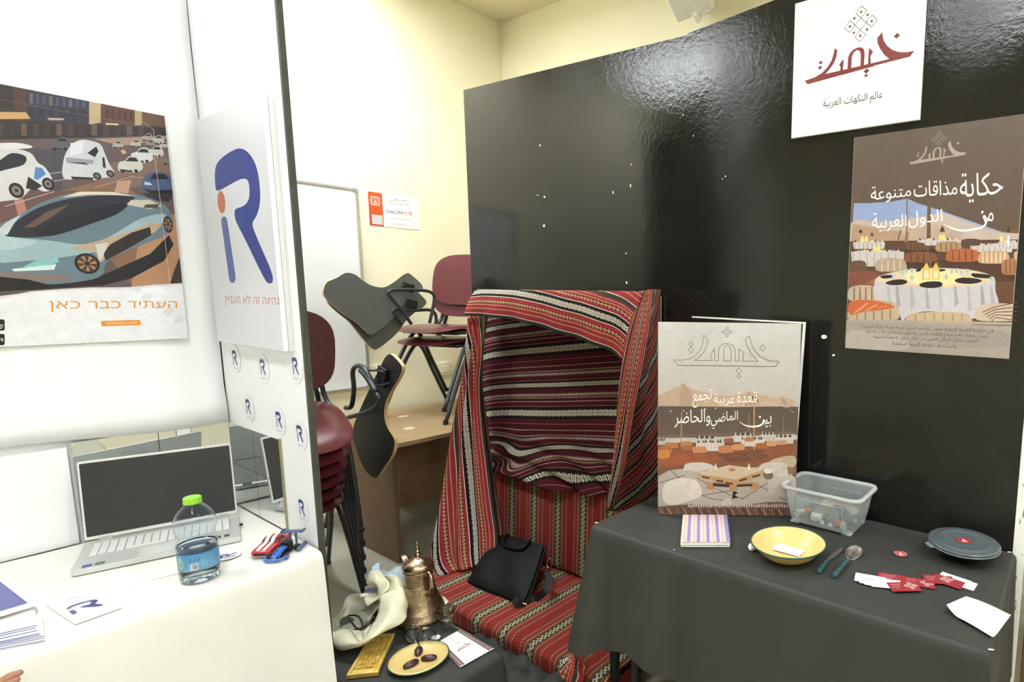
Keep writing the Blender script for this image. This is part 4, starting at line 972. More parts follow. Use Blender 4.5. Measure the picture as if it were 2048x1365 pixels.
for s_in, pts in (('في خيمتنا العربية التراثية نسعى لتقديم افضل تجربة عربية تراثية لضيوفنا', ((166, 1150), (858, 1178), (858, 1150), (166, 1124))),
                  ('حيث يمكنك الاستمتاع بالطعام اللذيذ والاجواء الرائعة في قلب الخيمة', ((190, 1178), (828, 1204), (828, 1178), (190, 1152))),
                  ('اكتشف جمال التراثي العربي من خلال تذوق الاطعمة الشهية', ((226, 1206), (780, 1230), (780, 1202), (226, 1180))),
                  ('واستكشاف الثقافة العربية المدهشة', ((328, 1240), (662, 1256), (662, 1228), (328, 1214)))):
    pr.text(shape(s_in), [u2(*p) for p in pts], SM, res=1)
WHT = (250, 248, 245)
def words(pr, fn, items, col, res=3):
    for s_in, pts in items: pr.text(shape(s_in), [fn(*p) for p in pts], col, res=res)
words(pr, u2, (('حكاية', ((682, 492), (908, 470), (908, 320), (682, 335))), ('مذاقات', ((440, 458), (668, 446), (668, 370), (440, 372))), ('متنوعة', ((214, 496), (426, 470), (426, 392), (214, 404))),
               ('الدول', ((412, 622), (590, 604), (590, 520), (412, 536))), ('العربية', ((222, 648), (402, 628), (402, 548), (222, 540)))), WHT)
# long swash of the word "from"
pr.text('\uFEE3', [u2(*p) for p in ((822, 588), (858, 584), (858, 538), (822, 542))], WHT)
pr.line([u2(*p) for p in ((838, 580), (822, 570), (812, 556), (806, 562), (818, 588), (812, 606), (780, 622), (700, 634), (640, 622), (596, 600))], [0.003, 0.004, 0.004, 0.005, 0.006, 0.006, 0.0065, 0.0065, 0.005, 0.001], WHT, 4)
pr.poly([u2(*p) for p in ((800, 528), (808, 536), (800, 546), (791, 537))], WHT)
Ln([(938, 662), (934, 715)], 0.006, (250, 250, 244))
f3_ = lambda a, b: (u2(416, 285)[0] + (u2(716, 240)[0] - u2(416, 285)[0]) * a, u2(416, 288)[1] + (1 - b) * (u2(480, 196)[1] - u2(480, 290)[1]) * 1.02)
wordmark(pr, f3_, (176, 158, 150)); kc = u2(571, 152); knot(pr, lambda a, b: (a, b), kc[0], kc[1], u2(571, 114)[1] - kc[1], (158, 142, 136), 0.0012)
pr.build('printed_picture', m_pict, t)
# ================================================================== WOVEN FABRICS
def fabric(name, P, base, bands, rough=0.85, soft=0.02):
    """bands: (u0,u1,kind,colour,colour2,len) in metres, repeated every P across the cloth; v runs along the stripes"""
    m, b = newmat(name)
    uvn_ = X.nt.nodes.new('ShaderNodeUVMap'); sp_ = X.nt.nodes.new('ShaderNodeSeparateXYZ'); X.nt.links.new(uvn_.outputs[0], sp_.inputs[0])
    u, v = X(sp_.outputs[0]), X(sp_.outputs[1])
    t = (u * (1.0 / P)).fr() * P
    col = rgb(base)
    for u0, u1, kind, c, c2, ln in bands:
        inb = t.gt(u0) * t.lt(u1)
        if kind == 'solid': msk = inb; col = xmix(msk, col, rgb(c)); continue
        if c2: col = xmix(inb, col, rgb(c2))
        lc = (t - (u0 + u1) / 2) * (2 / (u1 - u0)); a = lc.ab(); q = ((v * (1 / ln)).fr() - 0.5).ab() * 2
        if kind == 'dot': msk = inb * q.gt(0.42)
        elif kind == 'dia':
            d = a + q
            msk = inb * ((d.lt(0.22) + d.gt(0.48) * d.lt(0.82) + d.gt(1.10) * d.lt(1.50)).mn(1) if u1 - u0 > 0.02 else (d.lt(0.28) + d.gt(0.62) * d.lt(1.05)).mn(1))
        elif kind == 'lace':
            w1 = (v * (2 * PI / ln)).sin() * 0.55; w2 = (v * (2 * PI / ln * 2)).sin() * 0.22
            msk = inb * ((lc - w1 - w2).ab().lt(0.27) + (lc + w1 - w2).ab().lt(0.24)).mn(1)
        col = xmix(msk, col, rgb(c))
    n = noise(26, 4)
    X.nt.links.new(xmix((n - 0.3) * 0.35, col, (0.0, 0.0, 0.0, 1)).s, b.inputs['Base Color'])
    setin(b, rough=rough, spec=0.15)
    wv = (u * 1400).sin() * 0.5 + (v * 1400).sin() * 0.5
    bump(b, wv + n, 0.25, 0.0008); MATS[name] = m
    return m
WH, BK, GR = (222, 214, 200), (30, 22, 24), (58, 58, 52)
RD, DR_ = (148, 46, 50), (104, 28, 38)
sadu = fabric('sadu_cloth', 0.225, RD, [
    (0.000, 0.018, 'solid', GR, None, 0), (0.018, 0.021, 'solid', WH, None, 0), (0.045, 0.049, 'dot', (226, 196, 150), BK, 0.009), (0.066, 0.070, 'dot', (226, 196, 150), BK, 0.009),
    (0.078, 0.093, 'dia', (216, 178, 132), (52, 20, 26), 0.022), (0.112, 0.115, 'solid', WH, None, 0), (0.115, 0.166, 'solid', BK, None, 0), (0.127, 0.153, 'dia', WH, BK, 0.030), (0.166, 0.169, 'solid', WH, None, 0),
    (0.182, 0.195, 'dia', (216, 178, 132), (52, 20, 26), 0.022), (0.202, 0.205, 'dot', (226, 196, 150), DR_, 0.009), (0.214, 0.217, 'dot', (226, 196, 150), DR_, 0.009)])
MR = (74, 20, 30)  # reverse side's red, darkened: shade under the canopy is painted into the colour
sadu_back_shaded = fabric('sadu_cloth_reverse_shaded', 0.335, MR, [
    (0.000, 0.062, 'solid', (26, 20, 20), None, 0), (0.014, 0.046, 'dia', (206, 200, 184), BK, 0.034), (0.064, 0.066, 'solid', (160, 120, 100), None, 0), (0.088, 0.092, 'dot', (200, 180, 165), BK, 0.010), (0.108, 0.112, 'dot', (200, 180, 165), BK, 0.010),
    (0.116, 0.134, 'dia', (190, 176, 160), (50, 18, 24), 0.017), (0.160, 0.200, 'solid', (28, 20, 22), None, 0), (0.167, 0.190, 'dia', (206, 200, 184), BK, 0.026), (0.202, 0.204, 'solid', (160, 120, 100), None, 0),
    (0.226, 0.244, 'dia', (190, 176, 160), (50, 18, 24), 0.017), (0.249, 0.253, 'dot', (200, 180, 165), BK, 0.010), (0.275, 0.279, 'dot', (200, 180, 165), BK, 0.010), (0.308, 0.310, 'solid', (160, 120, 100), None, 0)])
OL = (78, 62, 38)
majlis = fabric('majlis_cushion_weave', 0.186, (136, 46, 40), [
    (0.000, 0.003, 'solid', (206, 160, 110), None, 0), (0.003, 0.066, 'solid', OL, None, 0), (0.008, 0.011, 'solid', (120, 92, 52), None, 0), (0.056, 0.059, 'solid', (120, 92, 52), None, 0), (0.016, 0.051, 'lace', (170, 166, 150), (70, 58, 40), 0.046),
    (0.066, 0.069, 'solid', (206, 160, 110), None, 0), (0.069, 0.092, 'solid', (138, 50, 52), None, 0), (0.092, 0.098, 'dot', (160, 150, 116), (90, 34, 24), 0.010), (0.150, 0.156, 'dot', (160, 150, 116), (90, 34, 24), 0.010), (0.156, 0.186, 'solid', (138, 50, 52), None, 0)])
XCU = 2.08
# ------------------------------------------------------------------ cushions (rounded slabs with stripes running front to back)
def slab(L0, L1, prof, name, label, cat, m, u0=0.0):
    """profile (a,b) closed loop in the x-z plane, run along y from L0 to L1, ends rounded in"""
    n = len(prof); ys_ = [L0, L0 + 0.012, L0 + 0.035] + [L0 + 0.05 + (L1 - L0 - 0.10) * k / 26 for k in range(27)] + [L1 - 0.035, L1 - 0.012, L1]
    cx = sum(p[0] for p in prof) / n; cz = sum(p[1] for p in prof) / n
    per = [0]
    for i in range(n): per.append(per[-1] + math.hypot(prof[(i + 1) % n][0] - prof[i][0], prof[(i + 1) % n][1] - prof[i][1]))
    P = []; U = []
    for j, y in enumerate(ys_):
        e = min(y - L0, L1 - y); s = 1 if e > 0.045 else 0.90 + 0.10 * math.sqrt(max(0, 1 - (1 - e / 0.045) ** 2))
        row = []; ur = []
        for i in range(n + 1):
            a, b_ = prof[i % n]; w_ = 0.0025 * math.sin(y * 23 + i) + 0.003 * math.sin(y * 9 + i * 0.5)
            row.append((cx + (a - cx) * s + w_ * 0.5, y, max(0.002, cz + (b_ - cz) * s + (w_ if cz + (b_ - cz) * s > 0.02 else 0)))); ur.append((y + u0, per[i]))
        P.append(row); U.append(ur)
    mb = MB().grid(P, U)
    for row, ur, fl in ((P[0], U[0], True), (P[-1], U[-1], False)):
        mb.add(row[:-1] , [tuple(range(n)) if fl else tuple(range(n))[::-1]], [(ur[0][0] , q[1]) for q in ur[:-1]])
    o = mb.build(name, m, smooth=True, angle=60); return tag(o, label, cat)
def rprof(x0, z0, x1, z1, r, k=5, nx=6):
    p = rrect(x0, z0, x1, z1, r, k); return p
seatp = rrect(1.455, 0.003, 2.03, 0.108, 0.035, 5)
slab(1.435, 2.90, seatp, 'seat_cushion', 'long flat red striped floor cushion laid on the floor as a seat', 'cushion', majlis, 0.05)
bp_ = []
for a, b_ in rrect(0, 0, 0.085, 0.50, 0.03, 5):   # leaning back cushion
    bp_.append((1.965 + a + 0.055 * b_, 0.114 + b_ * 0.985 - 0.02 * a))
slab(1.50, 2.86, bp_, 'back_cushion', 'red striped back cushion standing on the seat cushion against the board', 'cushion', majlis, 0.02)

# ------------------------------------------------------------------ wooden canopy frame
t = empty('wooden_canopy', (1.85, 2.2, 0), 'cream wooden frame under the striped canopy cloth, one post showing', 'frame')
m_pine = mat('pale_pine', (214, 196, 158), 0.55, 0.08, 20)
def bar(a, b_, th, name):
    a, b_ = Vector(a), Vector(b_); d = (b_ - a); Q = d.to_track_quat('Z', 'Y').to_matrix()
    return MB().box((a + b_) / 2, (th, th, d.length), Q).build(name, m_pine, t, bevel=0.002)
bar((1.74, 2.74, 0.112), (1.925, 2.72, 1.575), 0.028, 'post'); bar((1.96, 1.655, 0.112), (1.96, 1.655, 1.56), 0.028, 'post')
bar((2.088, 2.97, 0.0), (2.088, 2.97, 1.575), 0.028, 'post'); bar((2.088, 1.66, 0.62), (2.088, 1.66, 1.575), 0.028, 'post')
bar((1.775, 1.58, 1.572), (1.925, 2.72, 1.572), 0.024, 'top_rail'); bar((2.085, 1.67, 1.575), (2.085, 2.95, 1.575), 0.024, 'top_rail')
bar((1.93, 2.74, 1.575), (2.08, 2.95, 1.575), 0.024, 'top_rail'); bar((1.79, 1.57, 1.575), (2.08, 1.655, 1.575), 0.024, 'top_rail')

# ------------------------------------------------------------------ canopy cloth: back curtain, valance, side drapes, top
t = empty('canopy_cloth', (1.9, 2.2, 0.1), 'red black and white woven striped cloth draped as a canopy over the seat', 'cloth')
P = []; U = []
NY, NZ = 110, 70
for j in range(NY + 1):
    f = j / NY; y = 2.955 - 1.33 * f; row = []; ur = []
    for k in range(NZ + 1):
        g = k / NZ; zb = 0.60 + 0.03 * math.sin(y * 5) - 0.05 * (1 - f) + 0.035 * f
        z = 1.585 + (zb - 1.585) * g
        wav = 0.012 * math.sin(z * 21 + 1.8 * math.sin(y * 2.2)) * g + 0.010 * math.sin(y * 9 + z * 3)
        low = max(0, (g - 0.72) / 0.28)
        wav += low * 0.028 * math.sin((z - 0.10 * math.sin(y * 3.1)) * 62 + y * 2) - low * 0.02
        x = 2.045 - 0.075 * g + wav + 0.05 * math.exp(-f / 0.03)
        row.append((x, y, z))
        u_ = 1.5 - (z - 0.125 * (2.955 - y) + 0.055 * math.exp(-f / 0.05) * 1.0) + low * (0.035 * math.sin(y * 6.5 + 1) + 0.03 * math.sin(y * 13 + 5 * z))
        ur.append((u_ * -1 + 3.0, y))
    P.append(row); U.append(ur)
MB().grid(P, U).build('back_curtain', sadu_back_shaded, t, smooth=True, solid=0.002)
# valance: hem and top line over the front rail
hem = [(928, 631), (945, 632), (962, 633), (1011, 638), (1047, 645), (1084, 655), (1121, 667), (1157, 678), (1194, 692), (1221, 704), (1243, 722)]
topx = [(951, 580), (962, 578), (975, 578), (1019, 578), (1056, 578), (1095, 578), (1134, 578), (1172, 579), (1214, 579), (1250, 579), (1285, 579)]
rows = []; ur_ = []
K = 14
H3 = spline([at(x, y, 'x', 1.812 - 0.105 * i / 10) for i, (x, y) in enumerate(hem)], 6); T3 = spline([at(x, 579.5, 'x', 1.845 - 0.125 * i / 10) for i, (x, y) in enumerate(topx)], 6)
acc = 0
for i in range(len(H3)):
    h, tp = H3[i], T3[i]; tp.z = 1.592
    if i: acc += (H3[i] - H3[i - 1]).length
    row = []; ur = []; L = (tp - h).length
    for k in range(K + 1):
        g = k / K; p = h.lerp(tp, g); p.x -= 0.010 * math.sin(PI * g) + 0.007 * (1 - g) * math.sin(acc * 26) 
        row.append(p); ur.append((0.002 + L * g * 1.06, acc))
    # fold over the rail onto the top
    b1 = tp + Vector((0.012, 0.0, 0.003)); row.append(b1); ur.append((L * 1.06 + 0.015, acc))
    b2 = Vector((2.09, 2.97 - 1.32 * i / (len(H3) - 1), 1.592)); row.append(b2); ur.append((L * 1.06 + 0.35, acc))
    rows.append(row); ur_.append(ur)
MB().grid(rows, ur_).build('valance', sadu, t, smooth=True, solid=0.003)
# generic draped side: two pixel-traced edges with their depths, pleats between
def drape(name, left, right, wfun, folds, amp, m, n=34, vs=1.0, rot=None, push=(-1, 0, 0)):
    A_ = spline([at(x, y, 'x', d) for x, y, d in left], 5); B_ = spline([at(x, y, 'x', d) for x, y, d in right], 5)
    rows = []; urs = []; L = 0; mlen = min(len(A_), len(B_))
    for i in range(mlen):
        if i: L += (A_[i] - A_[i - 1]).length
        f = i / (mlen - 1); row = []; ur = []; a, b_ = A_[i], B_[i]
        for k in range(n + 1):
            s_ = k / n; p = a.lerp(b_, s_)
            p = p + Vector(push) * (amp * (0.4 + 0.6 * f) * math.sin(s_ * folds * 2 * PI + 1.2 * math.sin(f * 4)) * math.sin(PI * min(1, s_ * 1.15 + 0.05)))
            row.append(p)
            if rot is None: ur.append(((1 - s_) * wfun(f) + 0.0005, L * vs))
            else: c, q = math.cos(rot), math.sin(rot); e = (b_ - a).length * s_; ur.append((e * c + (L - 0) * q + wfun(f), -e * q + L * c))
        rows.append(row); urs.append(ur)
    return MB().grid(rows, urs).build(name, m, t, smooth=True, solid=0.003)
drape('side_drape', [(936, 630, 1.84), (931, 700, 1.80), (921, 770, 1.77), (906, 850, 1.73), (893, 930, 1.70), (880, 1010, 1.66), (866, 1080, 1.61), (857, 1130, 1.575), (862, 1158, 1.56)],
      [(962, 632, 1.875), (967, 700, 1.865), (961, 770, 1.86), (966, 850, 1.855), (976, 930, 1.85), (985, 1000, 1.84), (994, 1060, 1.83), (995, 1100, 1.81), (990, 1122, 1.79)],
      lambda f: 0.088 + 0.37 * f ** 0.8, 2.6, 0.022, sadu)
drape('side_drape_inner', [(957, 634, 1.88), (962, 700, 1.89), (958, 770, 1.89), (963, 850, 1.89), (973, 930, 1.88), (981, 1000, 1.87), (989, 1060, 1.86), (992, 1100, 1.85)],
      [(975, 634, 1.97), (967, 700, 1.97), (965, 770, 1.97), (975, 850, 1.96), (985, 930, 1.95), (994, 1000, 1.93), (1003, 1060, 1.90), (1003, 1100, 1.86)],
      lambda f: 0.10 + 0.05 * f, 1.0, 0.006, sadu_back_shaded, vs=1.0)
drape('front_drape', [(1283, 582, 1.735), (1262, 640, 1.70), (1248, 700, 1.69), (1240, 760, 1.69), (1234, 830, 1.69), (1228, 900, 1.69), (1222, 960, 1.69), (1215, 1022, 1.69)],
      [(1306, 580, 1.765), (1302, 640, 1.76), (1293, 700, 1.755), (1282, 760, 1.75), (1268, 830, 1.75), (1257, 900, 1.75), (1244, 960, 1.75), (1226, 1022, 1.745)],
      lambda f: 0.30 - 0.10 * f, 1.6, 0.018, sadu)
drape('end_drape', [(1296, 579, 1.775), (1296, 640, 1.775), (1288, 700, 1.77), (1277, 760, 1.765), (1263, 830, 1.76), (1252, 900, 1.76), (1240, 960, 1.76), (1222, 1024, 1.76)],
      [(1321, 579, 2.07), (1321, 640, 2.075), (1321, 700, 2.075), (1322, 760, 2.08), (1322, 830, 2.08), (1323, 900, 2.08), (1323, 960, 2.08), (1323, 1010, 2.08)],
      lambda f: 0.02, 2.2, 0.012, sadu, rot=0.95)
# ------------------------------------------------------------------ bundled end of the cloth by the table leg
t2 = MB(); rows = []; urs = []; bc = at(1146, 1338, 'x', 1.425)
for i in range(26):
    a = 2 * PI * i / 25; row = []; ur = []
    for k in range(15):
        b_ = PI * k / 14; rr = 1 + 0.16 * math.sin(a * 3 + k * 0.7) + 0.12 * math.sin(a * 5 - k)
        row.append((bc.x + 0.045 * rr * math.sin(b_) * math.cos(a), bc.y + 0.05 * rr * math.sin(b_) * math.sin(a), bc.z + max(0.062 * math.cos(b_), -bc.z + 0.004) * (1 + 0.1 * math.sin(a * 2)))); ur.append((a * 0.05 + k * 0.004, k * 0.014 + 0.01 * math.sin(a * 3)))
    rows.append(row); urs.append(ur)
tag(t2.grid(rows, urs).build('cloth_bundle', sadu, smooth=True), 'bunched red striped cloth end on the floor beside the black table leg', 'cloth')

# ------------------------------------------------------------------ black laptop bag
m_bag = mat('black_nylon', (11, 12, 13), 0.62, 0.12, 8, 0.35, 420, 0.0006, spec=0.2); m_strap = mat('black_webbing', (18, 19, 20), 0.7, 0.1, 60, 0.4, 500, 0.0006); m_chr = mat('chrome', (200, 200, 200), 0.18, 0, metal=1.0)
BL, BR_ = at(929, 1157, 'z', 0.140), at(1045, 1203, 'z', 0.140)
TL, TR = at(994, 1062, 'x', 1.885), at(1086, 1086, 'x', 1.875)
nrm = (BR_ - BL).cross(TL - BL).normalized()
if nrm.x < 0: nrm = -nrm          # away from the viewer
t = empty('laptop_bag', (BL + BR_) / 2, 'black nylon laptop bag with shoulder strap leaning on the striped back cushion', 'bag')
def bagp(u, v, d): return BL * (1 - u) * (1 - v) + BR_ * u * (1 - v) + TR * u * v + TL * (1 - u) * v + nrm * d
mb = MB(); n = 22
for side in (0, 1):
    P = []
    for i in range(n + 1):
        row = []
        for j in range(n + 1):
            u, v = i / n, j / n
            # squircle map to round the corners
            a, b_ = 2 * u - 1, 2 * v - 1; a2 = a * math.sqrt(1 - 0.05 * b_ ** 6); b2 = b_ * math.sqrt(1 - 0.05 * a ** 6)
            e = (1 - abs(a) ** 6) * (1 - abs(b_) ** 6)
            d = (0.012 + 0.016 * e + 0.003 * math.sin(a * 5 + b_ * 3)) if side == 0 else 0
            row.append(bagp((a2 + 1) / 2, (b2 + 1) / 2, (0.03 - d) if side == 0 else (0.062 + 0.010 * e)))
        P.append(row)
    mb.grid(P, flip=bool(side))
    if side == 0: F0 = P
    else: F1 = P
ringi = [(i, 0) for i in range(n + 1)] + [(n, j) for j in range(1, n + 1)] + [(i, n) for i in range(n - 1, -1, -1)] + [(0, j) for j in range(n - 1, 0, -1)]
mb.grid([[F0[i][j] for i, j in ringi], [F0[i][j].lerp(F1[i][j], .5) + (F0[i][j] - bagp(.5, .5, 0.03)).normalized() * 0.008 for i, j in ringi], [F1[i][j] for i, j in ringi]], wrap=True)
mb.build('body', m_bag, t, smooth=True)
MB().tube(spline([bagp(0.24, 0.985, 0.004), bagp(0.25, 0.86, -0.004), bagp(0.32, 0.76, -0.008), bagp(0.50, 0.74, -0.010), bagp(0.66, 0.77, -0.008), bagp(0.72, 0.87, -0.004), bagp(0.73, 0.98, 0.004)], 6), 0.009, 8).build('carry_handle', m_bag, t, smooth=True)
mb = MB(); pp = [bagp(0.27, 0.965, 0.012), bagp(0.70, 0.965, 0.012), bagp(0.64, 0.80, 0.010), bagp(0.52, 0.765, 0.010), bagp(0.38, 0.775, 0.010), bagp(0.30, 0.84, 0.010)]
mb.add([p - nrm * 0.003 for p in pp], [tuple(range(6))]).build('handle_flap', m_bag, t)
for off in (0.0, 0.012): MB().tube(spline([F0[i][j].lerp(F1[i][j], .35 + off * 20) + (F0[i][j] - bagp(.5, .5, .03)).normalized() * 0.007 for i, j in ringi], 1, True), 0.0022, 5).build('piping', m_strap, t)
def strip(pts, wd, nm, m, parent, up_):
    mb = MB(); pts = spline(pts, 6); rows = []
    for i, p in enumerate(pts):
        T = (pts[min(i + 1, len(pts) - 1)] - pts[max(0, i - 1)]).normalized(); N = T.cross(Vector(up_)).normalized()
        rows.append([p + N * wd / 2, p - N * wd / 2])
    return mb.grid(rows).build(nm, m, parent, solid=0.003)
q_ = [at(1096, 1143, 'x', 1.80), at(1098, 1165, 'x', 1.76), at(1090, 1184, 'x', 1.71), at(1070, 1198, 'z', 0.120), at(1052, 1207, 'z', 0.116), at(1036, 1208, 'z', 0.13), at(1028, 1198, 'z', 0.14)]
strip(q_, 0.036, 'shoulder_strap', m_strap, t, (-0.8, -0.5, 0.35))
c = at(1100, 1117, 'x', 1.815)
for pts, r in (([(1100, 1117), (1095, 1122), (1094, 1131), (1097, 1137)], 0.0035), ([(1104, 1117), (1103, 1130), (1097, 1140)], 0.003), ([(1087, 1145), (1104, 1146)], 0.0035), ([(1087, 1145), (1089, 1149), (1104, 1150), (1104, 1146)], 0.0028)):
    MB().tube(spline([at(x, y, 'x', 1.80) for x, y in pts], 4), r, 8).build('metal_clip', m_chr, t, smooth=True)
MB().tube([at(1046, 1208, 'z', 0.13), at(1053, 1210, 'z', 0.13)], 0.004).build('strap_slider', m_chr, t)

# ------------------------------------------------------------------ crumpled black cloth on the floor
m_bcl = mat('black_floor_cloth', (44, 44, 42), 0.75, 0.12, 6, 0.3, 200, 0.0006)
P = []
for i in range(50):
    row = []
    for j in range(24):
        x = 1.262 + 0.19 * j / 23; y = 1.45 + 0.75 * i / 49
        z = 0.012 + 0.10 * (j < 2) * 0 + 0.030 * abs(math.sin(x * 22 + y * 14)) + 0.022 * abs(math.sin(y * 31 - x * 18 + 1.3)) 
        row.append((x, y, z + 0.02 * (1 - j / 23)))
    P.append(row)
tag(MB().grid(P).build('floor_cloth', m_bcl, smooth=True, solid=0.003), 'crumpled black cloth on the floor before the striped seat', 'cloth')

# ------------------------------------------------------------------ low table under black cloth
TZ = 0.222
t = empty('low_table', (1.05, 2.15, 0), 'low table hidden by a black cloth beside the striped seat', 'table')
MB().box((1.045, 2.13, TZ - 0.018), (0.39, 0.74, 0.02)).build('tabletop', m_oak, t)
for x in (0.88, 1.21):
    for y in (1.80, 2.46): MB().box((x, y, (TZ - 0.028) / 2), (0.03, 0.03, TZ - 0.028)).build('leg', m_blk_edge, t)
m_bt = mat('black_table_cloth', (49, 50, 47), 0.7, 0.06, 5, 0.3, 260, 0.0005)
def skirted(x0, x1, y0, y1, ztop, zhem, flare, name, label, m, hemf=None, sides='all', n=36):
    """cloth laid on a table: rounded shoulder then a hanging skirt on every side"""
    def per(f):   # rounded rectangle perimeter
        L = [x1 - x0, y1 - y0, x1 - x0, y1 - y0]; tot = sum(L); s = f * tot
        if s < L[0]: return Vector((x0 + s, y0, 0)), Vector((0, -1, 0))
        s -= L[0]
        if s < L[1]: return Vector((x1, y0 + s, 0)), Vector((1, 0, 0))
        s -= L[1]
        if s < L[2]: return Vector((x1 - s, y1, 0)), Vector((0, 1, 0))
        s -= L[2]
        return Vector((x0, y1 - s, 0)), Vector((-1, 0, 0))
    N = 200; rows = [[] for _ in range(4 + n // 2)]
    for i in range(N):
        p, nr = per(i / N)
        # blend normals near corners
        pa, na = per(((i - 2) % N) / N); pb, nb = per(((i + 2) % N) / N); nr = (na + nb + nr).normalized()
        zh = hemf(p) if hemf else zhem
        q = p.copy()
        rows[0].append(Vector((q.x, q.y, ztop)) - nr * 0.012); rows[1].append(Vector((q.x, q.y, ztop - 0.0015)) - nr * 0.003); rows[2].append(Vector((q.x, q.y, ztop - 0.010)) + nr * 0.004)
        fl = flare(p) if callable(flare) else flare
        for k in range(1, n // 2 + 2):
            g = k / (n // 2 + 1); z = ztop - 0.010 + (zh - ztop + 0.010) * g
            wv = (0.010 * math.sin(i * 2 * PI * 14 / N) + 0.006 * math.sin(i * 2 * PI * 23 / N + 1)) * g
            rows[2 + k].append(Vector((q.x, q.y, z)) + nr * (0.005 + fl * g + wv)) if 2 + k < len(rows) else None
    mb = MB().grid(rows, wrap=True)
    gx, gy = 24, 40
    mb.grid([[(x0 + 0.008 + (x1 - x0 - 0.016) * i / gx, y0 + 0.008 + (y1 - y0 - 0.016) * j / gy, ztop + 0.0012 * math.sin(i * 0.9 + j * 0.35) * (0 < i < gx and 0 < j < gy)) for j in range(gy + 1)] for i in range(gx + 1)], flip=True)
    return tag(mb.build(name, m, smooth=True), label, 'tablecloth')
skirted(0.835, 1.258, 1.745, 2.52, TZ, 0.01, 0.012, 'black_table_cover', 'black cloth over the low table between divider and striped seat', m_bt)

# ------------------------------------------------------------------ things on the low table
def on(px, py, h=0.0): return at(px, py, 'z', TZ + 0.002 + h)
m_brz, b = newmat('engraved_bronze'); n1_ = noise(90, 5); X.nt.links.new(xmix((n1_ - 0.35) * 2.5, rgb((146, 127, 106)), rgb((188, 168, 144))).s, b.inputs['Base Color']); setin(b, rough=0.38, metal=1.0)
tcx = X.nt.nodes.new('ShaderNodeTexCoord'); vr = X.nt.nodes.new('ShaderNodeTexVoronoi'); vr.inputs['Scale'].default_value = 120; X.nt.links.new(tcx.outputs['Object'], vr.inputs['Vector'])
bump(b, X(vr.outputs['Distance']) + n1_, 0.5, 0.0012); MATS['bronze'] = m_brz
m_brs = mat('smooth_bronze', (196, 172, 148), 0.27, 0.05, 20, metal=1.0)
pc = on(842, 1232)
t = empty('coffee_pot', pc, 'engraved bronze Arabic coffee pot with domed lid and tall finial', 'coffee pot')
prof = [(0.001, 0.0), (0.098, 0.0), (0.103, 0.004), (0.103, 0.014), (0.098, 0.022), (0.094, 0.036), (0.090, 0.048), (0.088, 0.052), (0.085, 0.056), (0.078, 0.080), (0.070, 0.105), (0.062, 0.135), (0.056, 0.165), (0.053, 0.190), (0.053, 0.212), (0.055, 0.232), (0.058, 0.246), (0.060, 0.250), (0.060, 0.254), (0.055, 0.256)]
ZS = 0.88
MB().lathe([(r, z * ZS) for r, z in prof], 48, pc).build('body', m_brz, t, smooth=True)
lid = [(0.061, 0.254), (0.062, 0.258), (0.058, 0.266), (0.046, 0.278), (0.032, 0.288), (0.018, 0.294), (0.010, 0.298), (0.008, 0.304), (0.012, 0.308), (0.013, 0.313), (0.008, 0.317), (0.007, 0.322), (0.011, 0.326), (0.010, 0.331), (0.006, 0.334), (0.0065, 0.340), (0.009, 0.343), (0.006, 0.347), (0.005, 0.362), (0.007, 0.366), (0.004, 0.372), (0.0001, 0.375)]
lo_ = MB().lathe([(r, z * ZS) for r, z in lid], 40, pc).build('lid', m_brs, t, smooth=True)
def pd(a, r, z): return pc + Vector((r * math.cos(a), r * math.sin(a), z * ZS))
ha = -1.6     # handle side, to the viewer's right
MB().tube(spline([pd(ha, 0.056, 0.225), pd(ha, 0.078, 0.243), pd(ha, 0.096, 0.232), pd(ha, 0.102, 0.205), pd(ha, 0.098, 0.175), pd(ha, 0.082, 0.150), pd(ha, 0.066, 0.140), pd(ha, 0.063, 0.120)], 6), [0.0085] * 0 or 0.0085, 10).build('handle', m_brs, t, smooth=True)
sa_ = ha + PI
mb = MB()
mb.grid([[pd(sa_ + s * 0.0, 0.052, 0.0) * 0 + pd(sa_, r + 0.004 * 0, z) + Vector((-math.sin(sa_), math.cos(sa_), 0)) * w_ * s for s in (-1, -0.5, 0, 0.5, 1)] for r, z, w_ in ((0.050, 0.205, 0.014), (0.066, 0.222, 0.017), (0.090, 0.245, 0.016), (0.112, 0.262, 0.012), (0.130, 0.266, 0.006))])
o = mb.build('spout', m_brs, t, smooth=True, solid=0.004)
for k in range(7): MB().ball(pd(ha - 0.12, 0.0665 + 0.0035 * k, 0.105 - 0.0095 * k), 0.0052, 8).build('bead', m_brs, t, smooth=True)
for z, r in ((0.020, 0.0995), (0.054, 0.0875), (0.165, 0.0575), (0.235, 0.0572)): MB().tube([pc + Vector((r * math.cos(a * PI / 20), r * math.sin(a * PI / 20), z * ZS)) for a in range(41)], 0.0016, 6, caps=False).build('ring', m_brs, t, smooth=True)

# clear glass
def glass(name, tint=(0.96, 0.98, 0.97), rough=0.02, ior=1.45):
    if name in MATS: return MATS[name]
    m, b = newmat(name); b.inputs['Base Color'].default_value = (*tint, 1); setin(b, rough=rough, trans=1.0, ior=ior); MATS[name] = m; return m
g_cup = glass('cup_glass')
def cup(c, M, label, s=1.0):
    t = empty('glass_cup', c, label, 'glass cup', 'small finjan glasses')
    o_ = [(0.0005, 0), (0.017, 0), (0.021, 0.004), (0.025, 0.022), (0.0285, 0.026), (0.0295, 0.044), (0.031, 0.048), (0.033, 0.062), (0.0345, 0.064)]
    i_ = [(0.0325, 0.062), (0.029, 0.047), (0.0270, 0.028), (0.0225, 0.020), (0.018, 0.008), (0.0005, 0.006)]
    MB().lathe([(r * s, z * s) for r, z in o_ + i_], 32, c, M).build('cup', g_cup, t, smooth=True)
    return t
I3 = Matrix.Identity(3)
